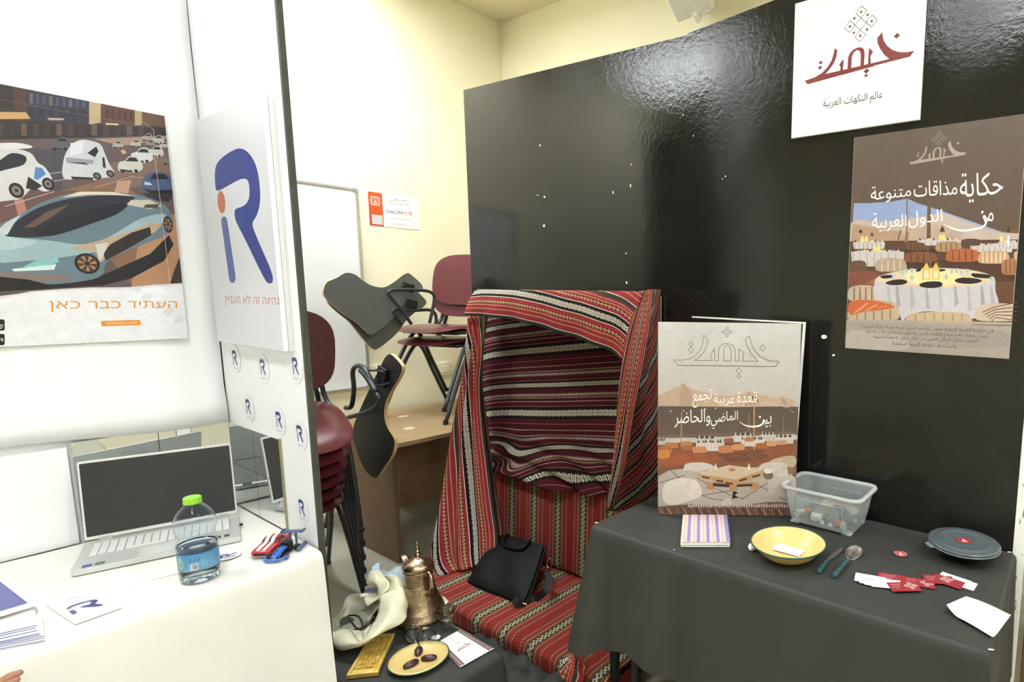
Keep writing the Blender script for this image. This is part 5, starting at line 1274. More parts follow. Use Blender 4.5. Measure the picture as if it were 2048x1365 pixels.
cu = cup(on(893, 1251), I3, 'upright small glass cup nearest the striped seat, second glass nested in it'); 
cup(on(893, 1251) + Vector((0, 0, 0.0095)), I3, 'small glass cup nested inside the upright cup by the pot')
def lying(px, py, az):
    q = on(px, py, 0.030); M = Matrix.Rotation(az, 3, 'Z') @ Matrix.Rotation(math.radians(84), 3, 'Y'); return q - M @ Vector((0, 0, 0.03)), M
a, M = lying(824, 1264, math.radians(-105)); cup(a, M, 'small glass cup lying on its side next to the plaque')
a, M = lying(850, 1270, math.radians(-110)); cup(a, M, 'small glass cup lying on its side beside the tealight')
# tealight
c = on(872, 1281); t = empty('tealight', c, 'small white tealight candle between glass cup and menu card', 'candle')
MB().lathe([(0.001, 0), (0.017, 0), (0.018, 0.002), (0.018, 0.012), (0.0165, 0.012), (0.0165, 0.010), (0.001, 0.010)], 28, c).build('tin_cup', mat('tealight_tin', (120, 140, 150), 0.35, metal=0.7), t, smooth=False)
MB().lathe([(0.001, 0.0115), (0.016, 0.0115), (0.016, 0.010)], 28, c).build('wax', mat('white_wax', (240, 240, 236), 0.4), t); MB().tube([c + Vector((0, 0, 0.011)), c + Vector((0.001, 0, 0.017))], 0.0008, 6).build('wick', m_blkp, t)
# plate with three dates
m_yel = mat('butter_enamel', (222, 194, 128), 0.25, 0.03, 6); m_grn = mat('dark_green_rim', (24, 74, 62), 0.3)
c = on(838, 1323); t = empty('date_plate', c, 'small butter yellow plate with green rim on the low table', 'plate')
MB().lathe([(0.001, 0.0), (0.062, 0.0), (0.066, 0.002), (0.085, 0.008), (0.100, 0.013), (0.100, 0.016), (0.084, 0.012), (0.066, 0.0065), (0.060, 0.005), (0.001, 0.0045)], 56, c).build('dish', m_yel, t, smooth=True)
MB().tube([c + Vector((0.1015 * math.cos(a * PI / 32), 0.1015 * math.sin(a * PI / 32), 0.0145)) for a in range(65)], 0.0024, 8, caps=False).build('rim', m_grn, t, smooth=True)
m_date = mat('date_skin', (66, 36, 40), 0.28, 0.35, 60, 0.7, 120, 0.002)
for px, py, az, nm in ((837, 1303, 112, 'wrinkled brown date nearest the pot on the yellow plate'), (858, 1317, 10, 'wrinkled brown date pointing right on the yellow plate'), (822, 1329, 52, 'wrinkled brown date nearest the front of the yellow plate')):
    cc = on(px, py, 0.012); M = Matrix.Rotation(math.radians(az - 57), 3, 'Z')
    P = []
    for i in range(13):
        th = PI * i / 12; row = []
        for k in range(18):
            a = 2 * PI * k / 18; r = 0.0145 * math.sin(th) ** 0.8 * (1 + 0.06 * math.sin(a * 5 + i)) + 1e-5
            row.append(cc + M @ Vector((-0.028 * math.cos(th), r * math.cos(a), r * 0.85 * math.sin(a))))
        P.append(row)
    tag(MB().grid(P, wrap=True).build('date_fruit', m_date, smooth=True), nm, 'date', 'dates on the yellow plate')
# menu card in clear holder
Q = [on(873, 1287, .003), on(921, 1260, .003), on(988, 1298, .003), on(920, 1336, .003)]
t = empty('menu_card', (Q[0] + Q[2]) / 2, 'white card with woven red border in clear holder on low table', 'card')
def quad_slab(Q, h, name, m, t): 
    return MB().add([q - Vector((0, 0, h / 2)) for q in Q] + [q + Vector((0, 0, h / 2)) for q in Q], [(3, 2, 1, 0), (4, 5, 6, 7), (0, 1, 5, 4), (1, 2, 6, 5), (2, 3, 7, 6), (3, 0, 4, 7)]).build(name, m, t)
quad_slab(Q, 0.002, 'card_sheet', m_card_edge, t)
def bil(Q): return lambda u, v: Q[0] * (1 - u) * (1 - v) + Q[1] * u * (1 - v) + Q[2] * u * v + Q[3] * (1 - u) * v   # u across 0->1 (edge Q0-Q1), v towards Q3-Q2
fn = bil(Q); pr = Print(lambda u, v: fn(u, v), (0, 0, 1), 0.00005, 0.0012)
for s in (0, 1):
    a0, a1 = (0.0, 0.15) if s == 0 else (0.85, 1.0)
    pr.rect(a0, 0, a1, 1, (92, 50, 62))
    for k in range(26):
        v_ = (k + 0.5) / 26; m_ = (a0 + a1) / 2
        pr.poly([(m_, v_ - 0.016), (m_ + 0.035, v_), (m_, v_ + 0.016), (m_ - 0.035, v_)], (226, 208, 210)); pr.rect(a0 + 0.008, v_ - 0.008, a0 + 0.03, v_ + 0.008, (226, 208, 210)); pr.rect(a1 - 0.03, v_ - 0.008, a1 - 0.008, v_ + 0.008, (226, 208, 210))
wordmark(pr, lambda a, b: (0.25 + 0.5 * a, 0.44 + 0.13 * b), (146, 62, 64)); knot(pr, lambda a, b: (a, b), 0.5, 0.36, 0.045, (200, 150, 150), 0.006)
pr.build('printed_border', m_print, t)
E2 = [Q[3], Q[2]]; MB().tube([Q[3] + Vector((0, 0, 0.001)), Q[2] + Vector((0, 0, 0.001))], 0.0014, 6).build('holder_edge', mat('acrylic_edge', (226, 230, 226), 0.1), t)
# golden relief plaque
Q = [on(742, 1272, .012), on(790, 1269, .012), on(757, 1347, .012), on(692, 1354, .012)]
t = empty('gold_plaque', (Q[0] + Q[2]) / 2, 'gold framed relief plaque lying on the low table beside the bag', 'plaque')
m_gold = mat('polished_gold', (244, 214, 120), 0.4, 0.06, 30, metal=0.7); m_gold2 = mat('relief_gold', (206, 172, 84), 0.38, 0.25, 60, 0.6, 90, 0.003, metal=0.5)
fn = bil(Q)
quad_slab([q - Vector((0, 0, 0.004)) for q in Q], 0.012, 'backing', m_gold2, t)
for a0, a1, b0, b1 in ((0, .13, 0, 1), (.87, 1, 0, 1), (.13, .87, 0, .06), (.13, .87, .90, 1)):
    mb = MB(); c4 = [fn(a0, b0), fn(a1, b0), fn(a1, b1), fn(a0, b1)]
    quad_slab([p + Vector((0, 0, 0.003)) for p in c4], 0.008, 'frame_strip', m_gold, t).modifiers.new('b', 'BEVEL').width = 0.003
for b0, b1, k0 in ((.09, .22, 3), (.24, .40, 4), (.42, .52, 8), (.55, .66, 5), (.70, .78, 7), (.81, .87, 2)):
    mb = MB()
    for k in range(k0):
        a0 = .17 + .66 * k / k0; a1 = a0 + .66 / k0 * (0.62 + 0.2 * ((k * 7) % 3) / 2); bb = b0 + (b1 - b0) * 0.3 * ((k * 5) % 3) / 2
        c4 = [fn(a0, bb), fn(a1, bb), fn(a1, b1), fn(a0, b1)]; h = 0.004 + 0.004 * ((k * 3) % 4) / 3
        mb.add([p for p in c4] + [p + Vector((0, 0, h)) for p in c4], [(4, 5, 6, 7), (0, 1, 5, 4), (1, 2, 6, 5), (2, 3, 7, 6), (3, 0, 4, 7)])
    mb.build('relief_row', m_gold if b0 in (.24, .55, .09) else m_gold2, t)

# ------------------------------------------------------------------ plastic bags behind the plaque
m_pb, b = newmat('cream_plastic_film'); b.inputs['Base Color'].default_value = rgb((242, 238, 208)); setin(b, rough=0.32, spec=0.4); b.inputs['Transmission Weight'].default_value = 0.12
bump(b, noise(30, 4, rough=0.5), 0.5, 0.008)
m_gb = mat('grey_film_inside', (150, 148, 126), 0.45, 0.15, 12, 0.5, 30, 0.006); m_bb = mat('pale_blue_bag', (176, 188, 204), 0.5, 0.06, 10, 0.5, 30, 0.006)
def D(px, py, d): return Vector(EYE) + ray(px, py) * d
def sheet(rows, name, m, parent, k=4, solid=0.0015, jit=0.007):
    R1 = [spline([D(*p) for p in r], k) for r in rows]; cols = list(zip(*R1)); C2 = [spline(c, k) for c in cols]
    P = [[v + Vector((math.sin(v.y * 60 + v.z * 80), 0.5 * math.sin(v.x * 70 + v.z * 50), math.sin(v.x * 55 + v.y * 45))) * jit * 0.5 for v in c] for c in C2]
    return MB().grid(P).build(name, m, parent, smooth=True, solid=solid)
def c8(a, b_, d): return (640 + a / 5.461, 1060 + b_ / 5.461, d)
t = empty('plastic_bag', D(730, 1290, 2.20), 'crumpled cream plastic bag lying open beside the bronze coffee pot', 'bag')
sheet([[c8(118, 1110, 2.24), c8(160, 1110, 2.22), c8(260, 1080, 2.22), c8(420, 1100, 2.22), c8(560, 1030, 2.24), c8(640, 900, 2.28), c8(650, 740, 2.34), c8(760, 620, 2.42), c8(680, 480, 2.46)],
       [c8(120, 1180, 2.17), c8(200, 1180, 2.15), c8(300, 1180, 2.14), c8(440, 1180, 2.14), c8(620, 1080, 2.17), c8(740, 930, 2.22), c8(780, 780, 2.28), c8(830, 650, 2.36), c8(780, 500, 2.42)],
       [c8(130, 1240, 2.15), c8(220, 1270, 2.12), c8(320, 1250, 2.11), c8(440, 1230, 2.11), c8(600, 1150, 2.13), c8(780, 1010, 2.20), c8(870, 860, 2.26), c8(920, 720, 2.33), c8(880, 540, 2.42)],
       [c8(150, 1280, 2.16), c8(230, 1318, 2.13), c8(330, 1300, 2.12), c8(450, 1260, 2.12), c8(620, 1165, 2.15), c8(800, 1075, 2.20), c8(940, 960, 2.26), c8(960, 780, 2.36), c8(950, 580, 2.46)]], 'bag_front', m_pb, t)
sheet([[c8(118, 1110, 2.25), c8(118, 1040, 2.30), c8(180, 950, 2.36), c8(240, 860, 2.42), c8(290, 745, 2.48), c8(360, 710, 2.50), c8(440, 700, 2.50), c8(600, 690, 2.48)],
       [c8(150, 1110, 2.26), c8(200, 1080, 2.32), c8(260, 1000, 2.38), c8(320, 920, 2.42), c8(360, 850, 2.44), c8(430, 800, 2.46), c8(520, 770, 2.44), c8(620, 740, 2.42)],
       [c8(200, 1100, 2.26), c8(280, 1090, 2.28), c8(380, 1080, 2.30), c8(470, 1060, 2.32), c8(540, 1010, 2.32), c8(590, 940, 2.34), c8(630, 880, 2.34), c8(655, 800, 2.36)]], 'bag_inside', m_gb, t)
sheet([[c8(430, 750, 2.40), c8(520, 735, 2.40), c8(600, 740, 2.40), c8(690, 715, 2.38), c8(750, 650, 2.38)],
       [c8(450, 705, 2.42), c8(540, 700, 2.42), c8(620, 700, 2.42), c8(650, 640, 2.40), c8(720, 560, 2.40)],
       [c8(520, 840, 2.36), c8(580, 790, 2.36), c8(650, 740, 2.36), c8(700, 700, 2.36), c8(760, 620, 2.38)]], 'crumpled_rim', m_pb, t)
sheet([[c8(510, 590, 2.42), c8(508, 530, 2.43), c8(540, 460, 2.44), c8(590, 430, 2.45), c8(650, 445, 2.45)],
       [c8(560, 615, 2.40), c8(560, 560, 2.40), c8(590, 500, 2.41), c8(640, 490, 2.42), c8(700, 500, 2.43)],
       [c8(620, 640, 2.39), c8(620, 600, 2.38), c8(640, 560, 2.39), c8(700, 580, 2.40), c8(765, 610, 2.42)],
       [c8(620, 715, 2.40), c8(650, 700, 2.39), c8(690, 690, 2.39), c8(730, 660, 2.40), c8(762, 620, 2.42)]], 'bag_handle', m_pb, t)
sheet([[c8(1190, 660, 2.56), c8(1210, 720, 2.52), c8(1240, 780, 2.48), c8(1290, 820, 2.44), c8(1340, 865, 2.42)], [c8(1240, 690, 2.56), c8(1270, 730, 2.52), c8(1310, 760, 2.48), c8(1350, 790, 2.46), c8(1370, 830, 2.44)], [c8(1290, 715, 2.58), c8(1330, 735, 2.54), c8(1365, 730, 2.52), c8(1390, 760, 2.50), c8(1396, 790, 2.48)]], 'bag_corner', m_pb, t)
t = empty('blue_bag', D(780, 1150, 2.62), 'pale blue plastic bag mostly hidden behind the cream bag', 'bag')
sheet([[c8(560, 410, 2.55), c8(590, 385, 2.56), c8(640, 370, 2.57), c8(670, 420, 2.57), c8(740, 470, 2.6), c8(820, 405, 2.62), c8(900, 395, 2.64), c8(940, 430, 2.66)],
       [c8(570, 430, 2.52), c8(610, 430, 2.53), c8(650, 430, 2.54), c8(680, 460, 2.54), c8(760, 500, 2.57), c8(830, 460, 2.58), c8(900, 450, 2.6), c8(950, 480, 2.62)],
       [c8(580, 470, 2.50), c8(620, 500, 2.51), c8(660, 520, 2.52), c8(700, 540, 2.52), c8(780, 560, 2.55), c8(850, 560, 2.56), c8(920, 560, 2.58), c8(960, 580, 2.6)],
       [c8(600, 700, 2.50), c8(640, 720, 2.51), c8(680, 740, 2.52), c8(720, 740, 2.52), c8(790, 740, 2.55), c8(860, 740, 2.56), c8(930, 740, 2.58), c8(970, 740, 2.6)]], 'bag_film', m_bb, t)
sheet([[c8(480, 690, 2.60), c8(500, 650, 2.62), c8(560, 632, 2.64), c8(620, 640, 2.64)], [c8(490, 700, 2.56), c8(520, 690, 2.57), c8(570, 690, 2.58), c8(620, 700, 2.58)], [c8(500, 720, 2.52), c8(530, 720, 2.52), c8(580, 720, 2.53), c8(620, 730, 2.54)]], 'blue_fold', mat('slate_blue_cloth', (84, 86, 112), 0.6, 0.1), t)
MBc = MB().tube(spline([D(*c8(a, b_, 2.115 + 0.16 * (1095 - b_) / 160)) for a, b_ in ((600, 975), (575, 960), (545, 1010), (520, 1050), (480, 1085), (440, 1092), (390, 1070), (350, 1020), (305, 965), (310, 942), (350, 936), (410, 945), (445, 985), (460, 1030), (468, 1085))], 5), 0.0035, 8)
tag(MBc.build('black_cable', m_blkp, smooth=True), 'thin black cable looped on the cream plastic bag', 'cable')
# ================================================================== RIGHT TABLE UNDER BLACK CLOTH
T2 = 0.74
t = empty('display_table', (1.77, 0.80, 0), 'folding table hidden by the black cloth, dark legs below its hem', 'table')
MB().box((1.775, 0.795, T2 - 0.022), (0.62, 1.29, 0.025)).build('tabletop', m_oak, t)
for x, y in ((1.50, 1.40), (1.50, 0.20), (2.05, 1.40), (2.05, 0.20), (1.47, 1.27)): MB().tube([(x, y, 0), (x, y, T2 - 0.035)], 0.019 if x < 1.55 else 0.016, 12).build('leg', m_leg, t, smooth=True)
MB().tube([(1.50, 1.40, 0.12), (2.05, 1.40, 0.12)], 0.010).build('crossbar', m_leg, t)
def hem2(p):
    if p.x < 1.46:   # front skirt
        y = p.y
        return 0.245 + (0.075 * min(1, max(0, (1.44 - y) / 0.16))) + 0.03 * math.sin(y * 5)
    if p.y > 1.44: return 0.27 + 0.02 * math.sin(p.x * 20)
    return 0.30
def fl2(p):
    if p.x < 1.47 and p.y > 1.40: return 0.085
    if p.x < 1.46: return 0.03 + 0.02 * max(0, (p.y - 1.0))
    if p.y > 1.44: return 0.035 + 0.03 * max(0, 1.6 - p.x)
    if p.x > 2.08: return 0.0
    return 0.012
skirted(1.443, 2.088, 0.128, 1.458, T2, 0.3, fl2, 'black_tablecloth', 'long black tablecloth over the display table on the right', m_bt, hem2)
def o2(px, py, h=0.0): return at(px, py, 'z', T2 + 0.0015 + h)
for px, py, l in ((1193, 1046, .014), (2019, 1105, .012), (1982, 1300, .013), (1348, 1100, .004)):
    c = o2(px, py); 
    tag(MB().box(c, (0.003, l, 0.002), Matrix.Rotation(0.4, 3, 'Z')).build('thread_scrap', scr), {1193: 'tiny white thread on the left corner of the black tablecloth', 2019: 'tiny white thread at the back right of the black tablecloth', 1982: 'tiny white thread at the front right of the black tablecloth', 1348: 'tiny white speck left of the patterned notebook'}[px], 'scrap')

# ------------------------------------------------------------------ standing tent poster
BLp, BRp = Vector((1.662, 1.318, T2 + 0.002)), Vector((1.949, 0.873, T2 + 0.002)); HP = 0.743
ux = (BRp - BLp); LP = ux.length; ux.normalize(); nP = Vector((-ux.y, ux.x, 0)); nP = nP if nP.x < 0 else -nP
def p3(a, b_):
    px, py = 1300 + a / 3.175, 620 + b_ / 3.175; d = ray(px, py); tt = (BLp - Vector(EYE)).dot(nP) / d.dot(nP); q = Vector(EYE) + d * tt
    return ((q - BLp).dot(ux), q.z - BLp.z)
t = empty('tent_poster', (BLp + BRp) / 2, 'printed poster of desert tent seating standing on black table beside clear box', 'poster')
cc = (BLp + BRp) / 2 + Vector((0, 0, HP / 2)); Mx = Matrix((ux, -nP, Vector((0, 0, 1)))).transposed()
MB().box(cc - nP * 0.004, (LP, 0.006, HP), Mx).build('foam_sheet', m_card_edge, t)
pr = Print(lambda u, v: BLp + ux * u + Vector((0, 0, v)), nP, 0.00003, 0.0004); pr.clip = (0.0005, 0.0005, LP - 0.0005, HP - 0.0005)
def A(pts, col, sm=0): pr.poly([p3(*p) for p in pts], col, sm)
def Ln(pts, wd, col, sm=0): pr.line([p3(*p) for p in pts], wd, col, sm)
zt_ = p3(500, 610)[1]
pr.rect(0, HP, LP, zt_, (208, 206, 206), (196, 186, 182)); pr.rect(0, zt_, LP, p3(500, 800)[1], (94, 82, 76), (104, 88, 78)); pr.rect(0, p3(500, 800)[1], LP, 0, (122, 84, 66), (128, 92, 74))
A([(40, 552), (90, 530), (140, 505), (180, 485), (208, 462), (240, 490), (300, 515), (400, 535), (520, 548), (590, 535), (625, 517), (660, 530), (740, 548), (800, 560), (842, 550), (880, 565), (920, 578), (920, 612), (500, 618), (300, 614), (40, 612)], (196, 168, 148))
A([(208, 462), (260, 520), (300, 612), (180, 612), (190, 520)], (184, 156, 136)); A([(625, 517), (680, 600), (600, 610)], (178, 150, 132)); A([(842, 550), (880, 608), (820, 608)], (180, 154, 138))
A([(660, 540), (640, 560), (690, 585), (680, 560)], (70, 60, 56))
for k in range(26): pr.disc(*p3(690 + k * 9 - (k > 20) * 4, 600 + 10 * math.sin(k * 1.1) + max(0, k - 16) * 5), 0.0016, 0.0016, (240, 232, 214), 8)
for a_, b_ in ((132, 645), (212, 642), (352, 630), (416, 626), (536, 610), (594, 610)): pr.disc(*p3(a_, b_), 0.0025, 0.0025, (240, 234, 222), 10)
A([(45, 800), (250, 796), (300, 810), (520, 790), (700, 782), (910, 790), (910, 830), (45, 845)], (196, 186, 180), 2)
A([(45, 800), (260, 790), (500, 780), (600, 775), (900, 775), (900, 790), (300, 812), (60, 812)], (116, 96, 84), 2)
A([(40, 900), (300, 890), (600, 880), (915, 850), (915, 960), (700, 990), (400, 980), (40, 1000)], (140, 86, 62), 2); A([(40, 930), (200, 910), (420, 930), (380, 970), (40, 985)], (160, 92, 62), 2); A([(420, 925), (620, 900), (760, 930), (560, 975)], (120, 78, 62), 2); A([(780, 950), (915, 925), (915, 1000), (760, 985)], (190, 170, 150), 2)
for k in range(16): Ln([(60 + k * 55, 905 + (k % 3) * 14), (130 + k * 55, 925 + (k % 4) * 12)], 0.0014, (96, 58, 46) if k % 2 else (176, 116, 84))
for x_, y0_, y1_, w_, c in ((200, 650, 860, .0045, (176, 134, 88)), (628, 655, 800, .0025, (170, 130, 90)), (662, 540, 900, .0045, (196, 150, 100)), (848, 680, 790, .002, (170, 130, 90))): Ln([(x_, y0_), (x_ - 2, y1_)], w_, c)
for k in range(4): Ln([(740 + k * 14, 740 + k * 6), (870 + k * 12, 820 + k * 16)], 0.001, (90, 70, 60))
Ln([(662, 545), (740, 700), (905, 870)], 0.0008, (110, 92, 80))
def ctab(x0_, x1_, yt, yb):
    A([(x0_, yt), (x1_, yt), (x1_ + 4, yb), (x0_ - 4, yb)], (220, 210, 204))
    for k in range(8): A([(x0_ + 4 + k * (x1_ - x0_) / 8, yt + 6), (x0_ + 9 + k * (x1_ - x0_) / 8, yt + 6), (x0_ + 8 + k * (x1_ - x0_) / 8, yb), (x0_ + 3 + k * (x1_ - x0_) / 8, yb)], (188, 174, 168))
    for k in range(11): A([(x0_ + k * (x1_ - x0_) / 11, yt + 4), (x0_ + 7 + k * (x1_ - x0_) / 11, yt - 16 - 5 * (k % 2)), (x0_ + 16 + k * (x1_ - x0_) / 11, yt + 4)], ((60, 54, 52), (200, 192, 186), (88, 74, 66))[k % 3])
ctab(295, 415, 815, 870); ctab(525, 640, 795, 840); ctab(700, 780, 790, 808); ctab(800, 905, 806, 850); ctab(50, 95, 830, 858); ctab(300, 470, 840, 898); ctab(580, 725, 820, 868)
def pf(x0_, y0_, x1_, y1_, c, st=None):
    h = y1_ - y0_; A([(x0_, y0_ + .4 * h), (x0_ + .12 * (x1_ - x0_), y0_ + .08 * h), (x1_ - .12 * (x1_ - x0_), y0_), (x1_, y0_ + .4 * h), (x1_ - 3, y1_ - .05 * h), (x0_ + 6, y1_)], c, 3)
    if st:
        for k in range(1, 5): q = x0_ + (x1_ - x0_) * k / 5; Ln([(q, y0_ + 3), (q + 2, y1_ - 3)], 0.0014, st)
for a in ((100, 845, 178, 880, (186, 120, 72)), (195, 835, 265, 870, (196, 130, 84)), (55, 865, 140, 915, (170, 108, 66)), (50, 890, 124, 942, (216, 140, 70), (150, 84, 44)), (200, 860, 275, 890, (176, 108, 68), (130, 76, 50)), (272, 868, 360, 908, (206, 140, 100), (160, 100, 70)), (435, 862, 525, 908, (200, 132, 90), (150, 90, 60)), (520, 852, 600, 890, (206, 146, 106)), (600, 812, 660, 836, (180, 120, 84)), (670, 845, 750, 880, (176, 110, 62), (110, 66, 40)), (740, 832, 802, 866, (206, 150, 112)), (800, 828, 870, 856, (190, 150, 120)), (640, 888, 718, 930, (120, 84, 62), (80, 54, 42)), (470, 815, 530, 842, (150, 100, 74))): pf(*a)
# near rug, poufs and pallet table
A([(50, 1060), (120, 1020), (210, 1010), (420, 1005), (700, 1000), (900, 1020), (920, 1250), (860, 1225), (560, 1248), (250, 1235), (120, 1245), (50, 1250)], (184, 172, 164))
for p in (((60, 1100), (330, 1020)), ((120, 1010), (330, 1180), (480, 1210)), ((330, 1180), (560, 1140)), ((590, 1200), (760, 1090)), ((700, 1120), (860, 1210)), ((250, 1040), (420, 1140)), ((430, 1140), (540, 1190), (600, 1200)), ((860, 1060), (915, 1110))): Ln(list(p), 0.0024, (84, 74, 74), 3)
A([(50, 1262), (160, 1250), (300, 1242), (460, 1246), (600, 1240), (740, 1222), (850, 1222), (905, 1250), (905, 1310), (50, 1310)], (112, 86, 78))
for k in range(34):
    x_ = 60 + k * 25; A([(x_, 1262 - (k % 3) * 3), (x_ + 9, 1262 - (k % 2) * 3), (x_ + 34, 1308), (x_ + 22, 1308)], ((146, 108, 92), (84, 58, 54), (176, 140, 118), (120, 78, 66))[k % 4])
for k in range(40): x_ = 240 + k * 16; A([(x_, 1236 + 6 * math.sin(k)), (x_ + 9, 1232 + 5 * math.sin(k * 2)), (x_ + 12, 1252 + 6 * math.sin(k * 1.7)), (x_ + 2, 1256)], (204, 192, 182))
for k in range(12): Ln([(60 + k * 20, 1275 + (k % 3) * 10), (90 + k * 20, 1300)], 0.001, (170, 120, 104))
A([(455, 1216), (500, 1198), (520, 1232), (460, 1246)], (206, 196, 188), 2)
A([(527, 1150), (560, 1160), (538, 1176), (562, 1192), (522, 1202)], (44, 42, 44))
A([(215, 1000), (240, 975), (330, 970), (395, 985), (400, 1010), (340, 1050), (300, 1065), (225, 1050)], (206, 196, 190), 3); A([(225, 1018), (300, 1030), (380, 1012), (300, 1062), (228, 1048)], (180, 168, 162), 3)
A([(78, 1180), (85, 1120), (130, 1082), (210, 1068), (280, 1080), (318, 1120), (325, 1180), (250, 1215), (150, 1240), (95, 1225)], (222, 212, 202), 3)
for k in range(46): a_ = 95 + (k * 53) % 215; b_ = 1090 + (k * 37) % 120; Ln([(a_, b_), (a_ + 10, b_ - 4)], 0.0012, (178, 164, 154))
A([(690, 1000), (730, 972), (810, 970), (870, 985), (873, 1060), (840, 1062), (770, 1050), (700, 1040)], (206, 194, 186), 3); A([(750, 1110), (755, 1080), (830, 1055), (920, 1062), (920, 1180), (850, 1190), (760, 1170)], (196, 184, 176), 3)
for k in range(22): a_ = 705 + (k * 41) % 160; b_ = 985 + (k * 29) % 60; Ln([(a_, b_), (a_ + 12, b_ + 3)], 0.0012, (150, 136, 128))
for k in range(24): a_ = 765 + (k * 41) % 110; b_ = 1085 + (k * 29) % 90; Ln([(a_, b_), (a_ + 3, b_ + 12)], 0.0012, (150, 140, 136))
A([(712, 1018), (760, 1010), (782, 1050), (770, 1075), (730, 1072)], (120, 108, 96), 3); A([(722, 1015), (765, 1008), (776, 1034), (735, 1040)], (226, 220, 214), 3)
A([(870, 1000), (905, 1000), (930, 1030), (880, 1050)], (140, 104, 86)); 
A([(355, 1090), (400, 1095), (690, 1095), (690, 1140), (640, 1142), (640, 1115), (550, 1118), (550, 1148), (505, 1148), (505, 1118), (400, 1112), (400, 1146), (357, 1142)], (190, 140, 100)); A([(400, 1100), (505, 1108), (505, 1128), (400, 1122)], (70, 52, 44)); A([(550, 1110), (650, 1106), (650, 1120), (550, 1126)], (70, 52, 44))
A([(302, 1042), (502, 988), (720, 1018), (718, 1052), (535, 1118), (302, 1062)], (196, 152, 112)); A([(302, 1040), (502, 986), (720, 1015), (540, 1078)], (212, 190, 168))
for k in range(1, 6): Ln([(302 + k * 40, 1040 + k * 6.4), (502 + k * 36, 986 + k * 5)], 0.001, (176, 150, 126))
for a_, b_ in ((330, 1055), (420, 1078), (480, 1092)): A([(a_, b_), (a_ + 46, b_ + 8), (a_ + 46, b_ + 20), (a_, b_ + 12)], (84, 62, 50))
for a_, b_ in ((566, 1080), (650, 1056)): A([(a_, b_), (a_ + 50, b_ - 14), (a_ + 50, b_ - 2), (a_, b_ + 12)], (84, 62, 50))
for cx in (416, 628): A([(cx - 12, 1026), (cx - 11, 1000), (cx - 5, 985), (cx, 972), (cx + 5, 985), (cx + 11, 1000), (cx + 12, 1024)], (206, 190, 168)); A([(cx - 5, 1015), (cx - 5, 996), (cx + 5, 996), (cx + 5, 1015)], (240, 226, 200))
A([(500, 1020), (508, 1006), (538, 1008), (540, 1022), (518, 1028)], (186, 124, 96), 2)
words(pr, p3, (('قعدة', ((552, 590), (680, 588), (680, 520), (552, 520))), ('عربية', ((404, 608), (540, 612), (540, 536), (404, 536))), ('تجمع', ((270, 624), (392, 606), (392, 505), (270, 520))),
               ('الماضي', ((386, 760), (558, 728), (558, 642), (386, 648))), ('والحاضر', ((156, 748), (382, 738), (382, 628), (156, 640)))), WHT)
pr.text('\uFEF4\uFE91', [p3(*p) for p in ((726, 748), (772, 742), (772, 672), (726, 690))], WHT)
pr.poly([p3(*p) for p in ((698, 672), (706, 681), (698, 690), (690, 681))], WHT)
pr.line([p3(*p) for p in ((732, 712), (722, 700), (716, 722), (690, 738), (640, 742), (600, 732), (566, 710))], [0.005, 0.006, 0.007, 0.007, 0.005, 0.001], WHT, 4)
# outlined wordmark
oa, ob = p3(148, 352), p3(820, 320); hU = p3(480, 155)[1] - p3(480, 352)[1]
wordmark(pr, lambda a, b_: (oa[0] + (ob[0] - oa[0]) * a, oa[1] + (0.97 - b_) * hU * 1.17), (74, 70, 70), outline=(0.0016, 0))
for k in range(1): pass
kc = p3(489, 140); knot(pr, lambda a, b_: (a, b_), kc[0], kc[1], kc[1] * 0 + (p3(489, 104)[1] - kc[1]), (92, 86, 86), 0.0014)
pr.build('printed_picture', m_pict, t)
# dark poster behind it, leaning on the board
t = empty('dark_poster', (2.08, 1.2, T2), 'dark brown poster with white foam edge half hidden behind the tent poster', 'poster')
e0 = at(1383, 633, 'x', 2.075); e1 = at(1610, 645, 'x', 2.075)
bl = Vector((2.02, e0.y, T2 + 0.003)); br = Vector((2.02, e1.y + 0.008, T2 + 0.003)); tl = Vector((2.078, e0.y, e0.z)); tr = Vector((2.078, e1.y, e1.z))
dn = Vector((0.008, 0, 0))
MB().add([bl, br, tr, tl] + [p + dn for p in (bl, br, tr, tl)], [(0, 1, 2, 3), (7, 6, 5, 4), (0, 4, 5, 1), (1, 5, 6, 2), (2, 6, 7, 3), (3, 7, 4, 0)]).build('foam_sheet', m_card_edge, t)
fn = lambda u, v: (bl * (1 - u) + br * u) * (1 - v) + (tl * (1 - u) + tr * u) * v
pr = Print(fn, (-1, 0, 0), 0.0001, 0.0006); pr.rect(0, 0, 0.984, 0.992, (40, 32, 30)); pr.rect(0.90, 0.62, 0.984, 0.992, (92, 72, 64), (60, 46, 42)); pr.poly([(0.86, 0), (0.984, 0), (0.984, 0.25), (0.93, 0.2)], (60, 48, 60))
pr.build('printed_picture', m_print_g, t)

# ------------------------------------------------------------------ clear plastic box of odds and ends
m_box, b = newmat('frosted_box_plastic'); b.inputs['Base Color'].default_value = (0.90, 0.95, 0.96, 1); setin(b, rough=0.2, trans=0.82, ior=1.12); MATS['box'] = m_box
m_rim, b = newmat('frosted_rim_plastic'); b.inputs['Base Color'].default_value = (0.86, 0.89, 0.89, 1); setin(b, rough=0.35, trans=0.6, ior=1.2)
BX, BY, BZ = 1.967, 0.747, T2 + 0.002
t = empty('plastic_box', (BX, BY, BZ), 'clear plastic storage box of beads and scraps on the black table', 'box')
def ring_(hx, hy, z, r=0.03, n=6): return [Vector((BX + a, BY + b_, z)) for a, b_ in rrect(-hx, -hy, hx, hy, r, n)]
Z0 = BZ + 0.008
rings = [ring_(0.083, 0.122, Z0), ring_(0.090, 0.133, Z0 + 0.05), ring_(0.097, 0.146, Z0 + 0.132)]
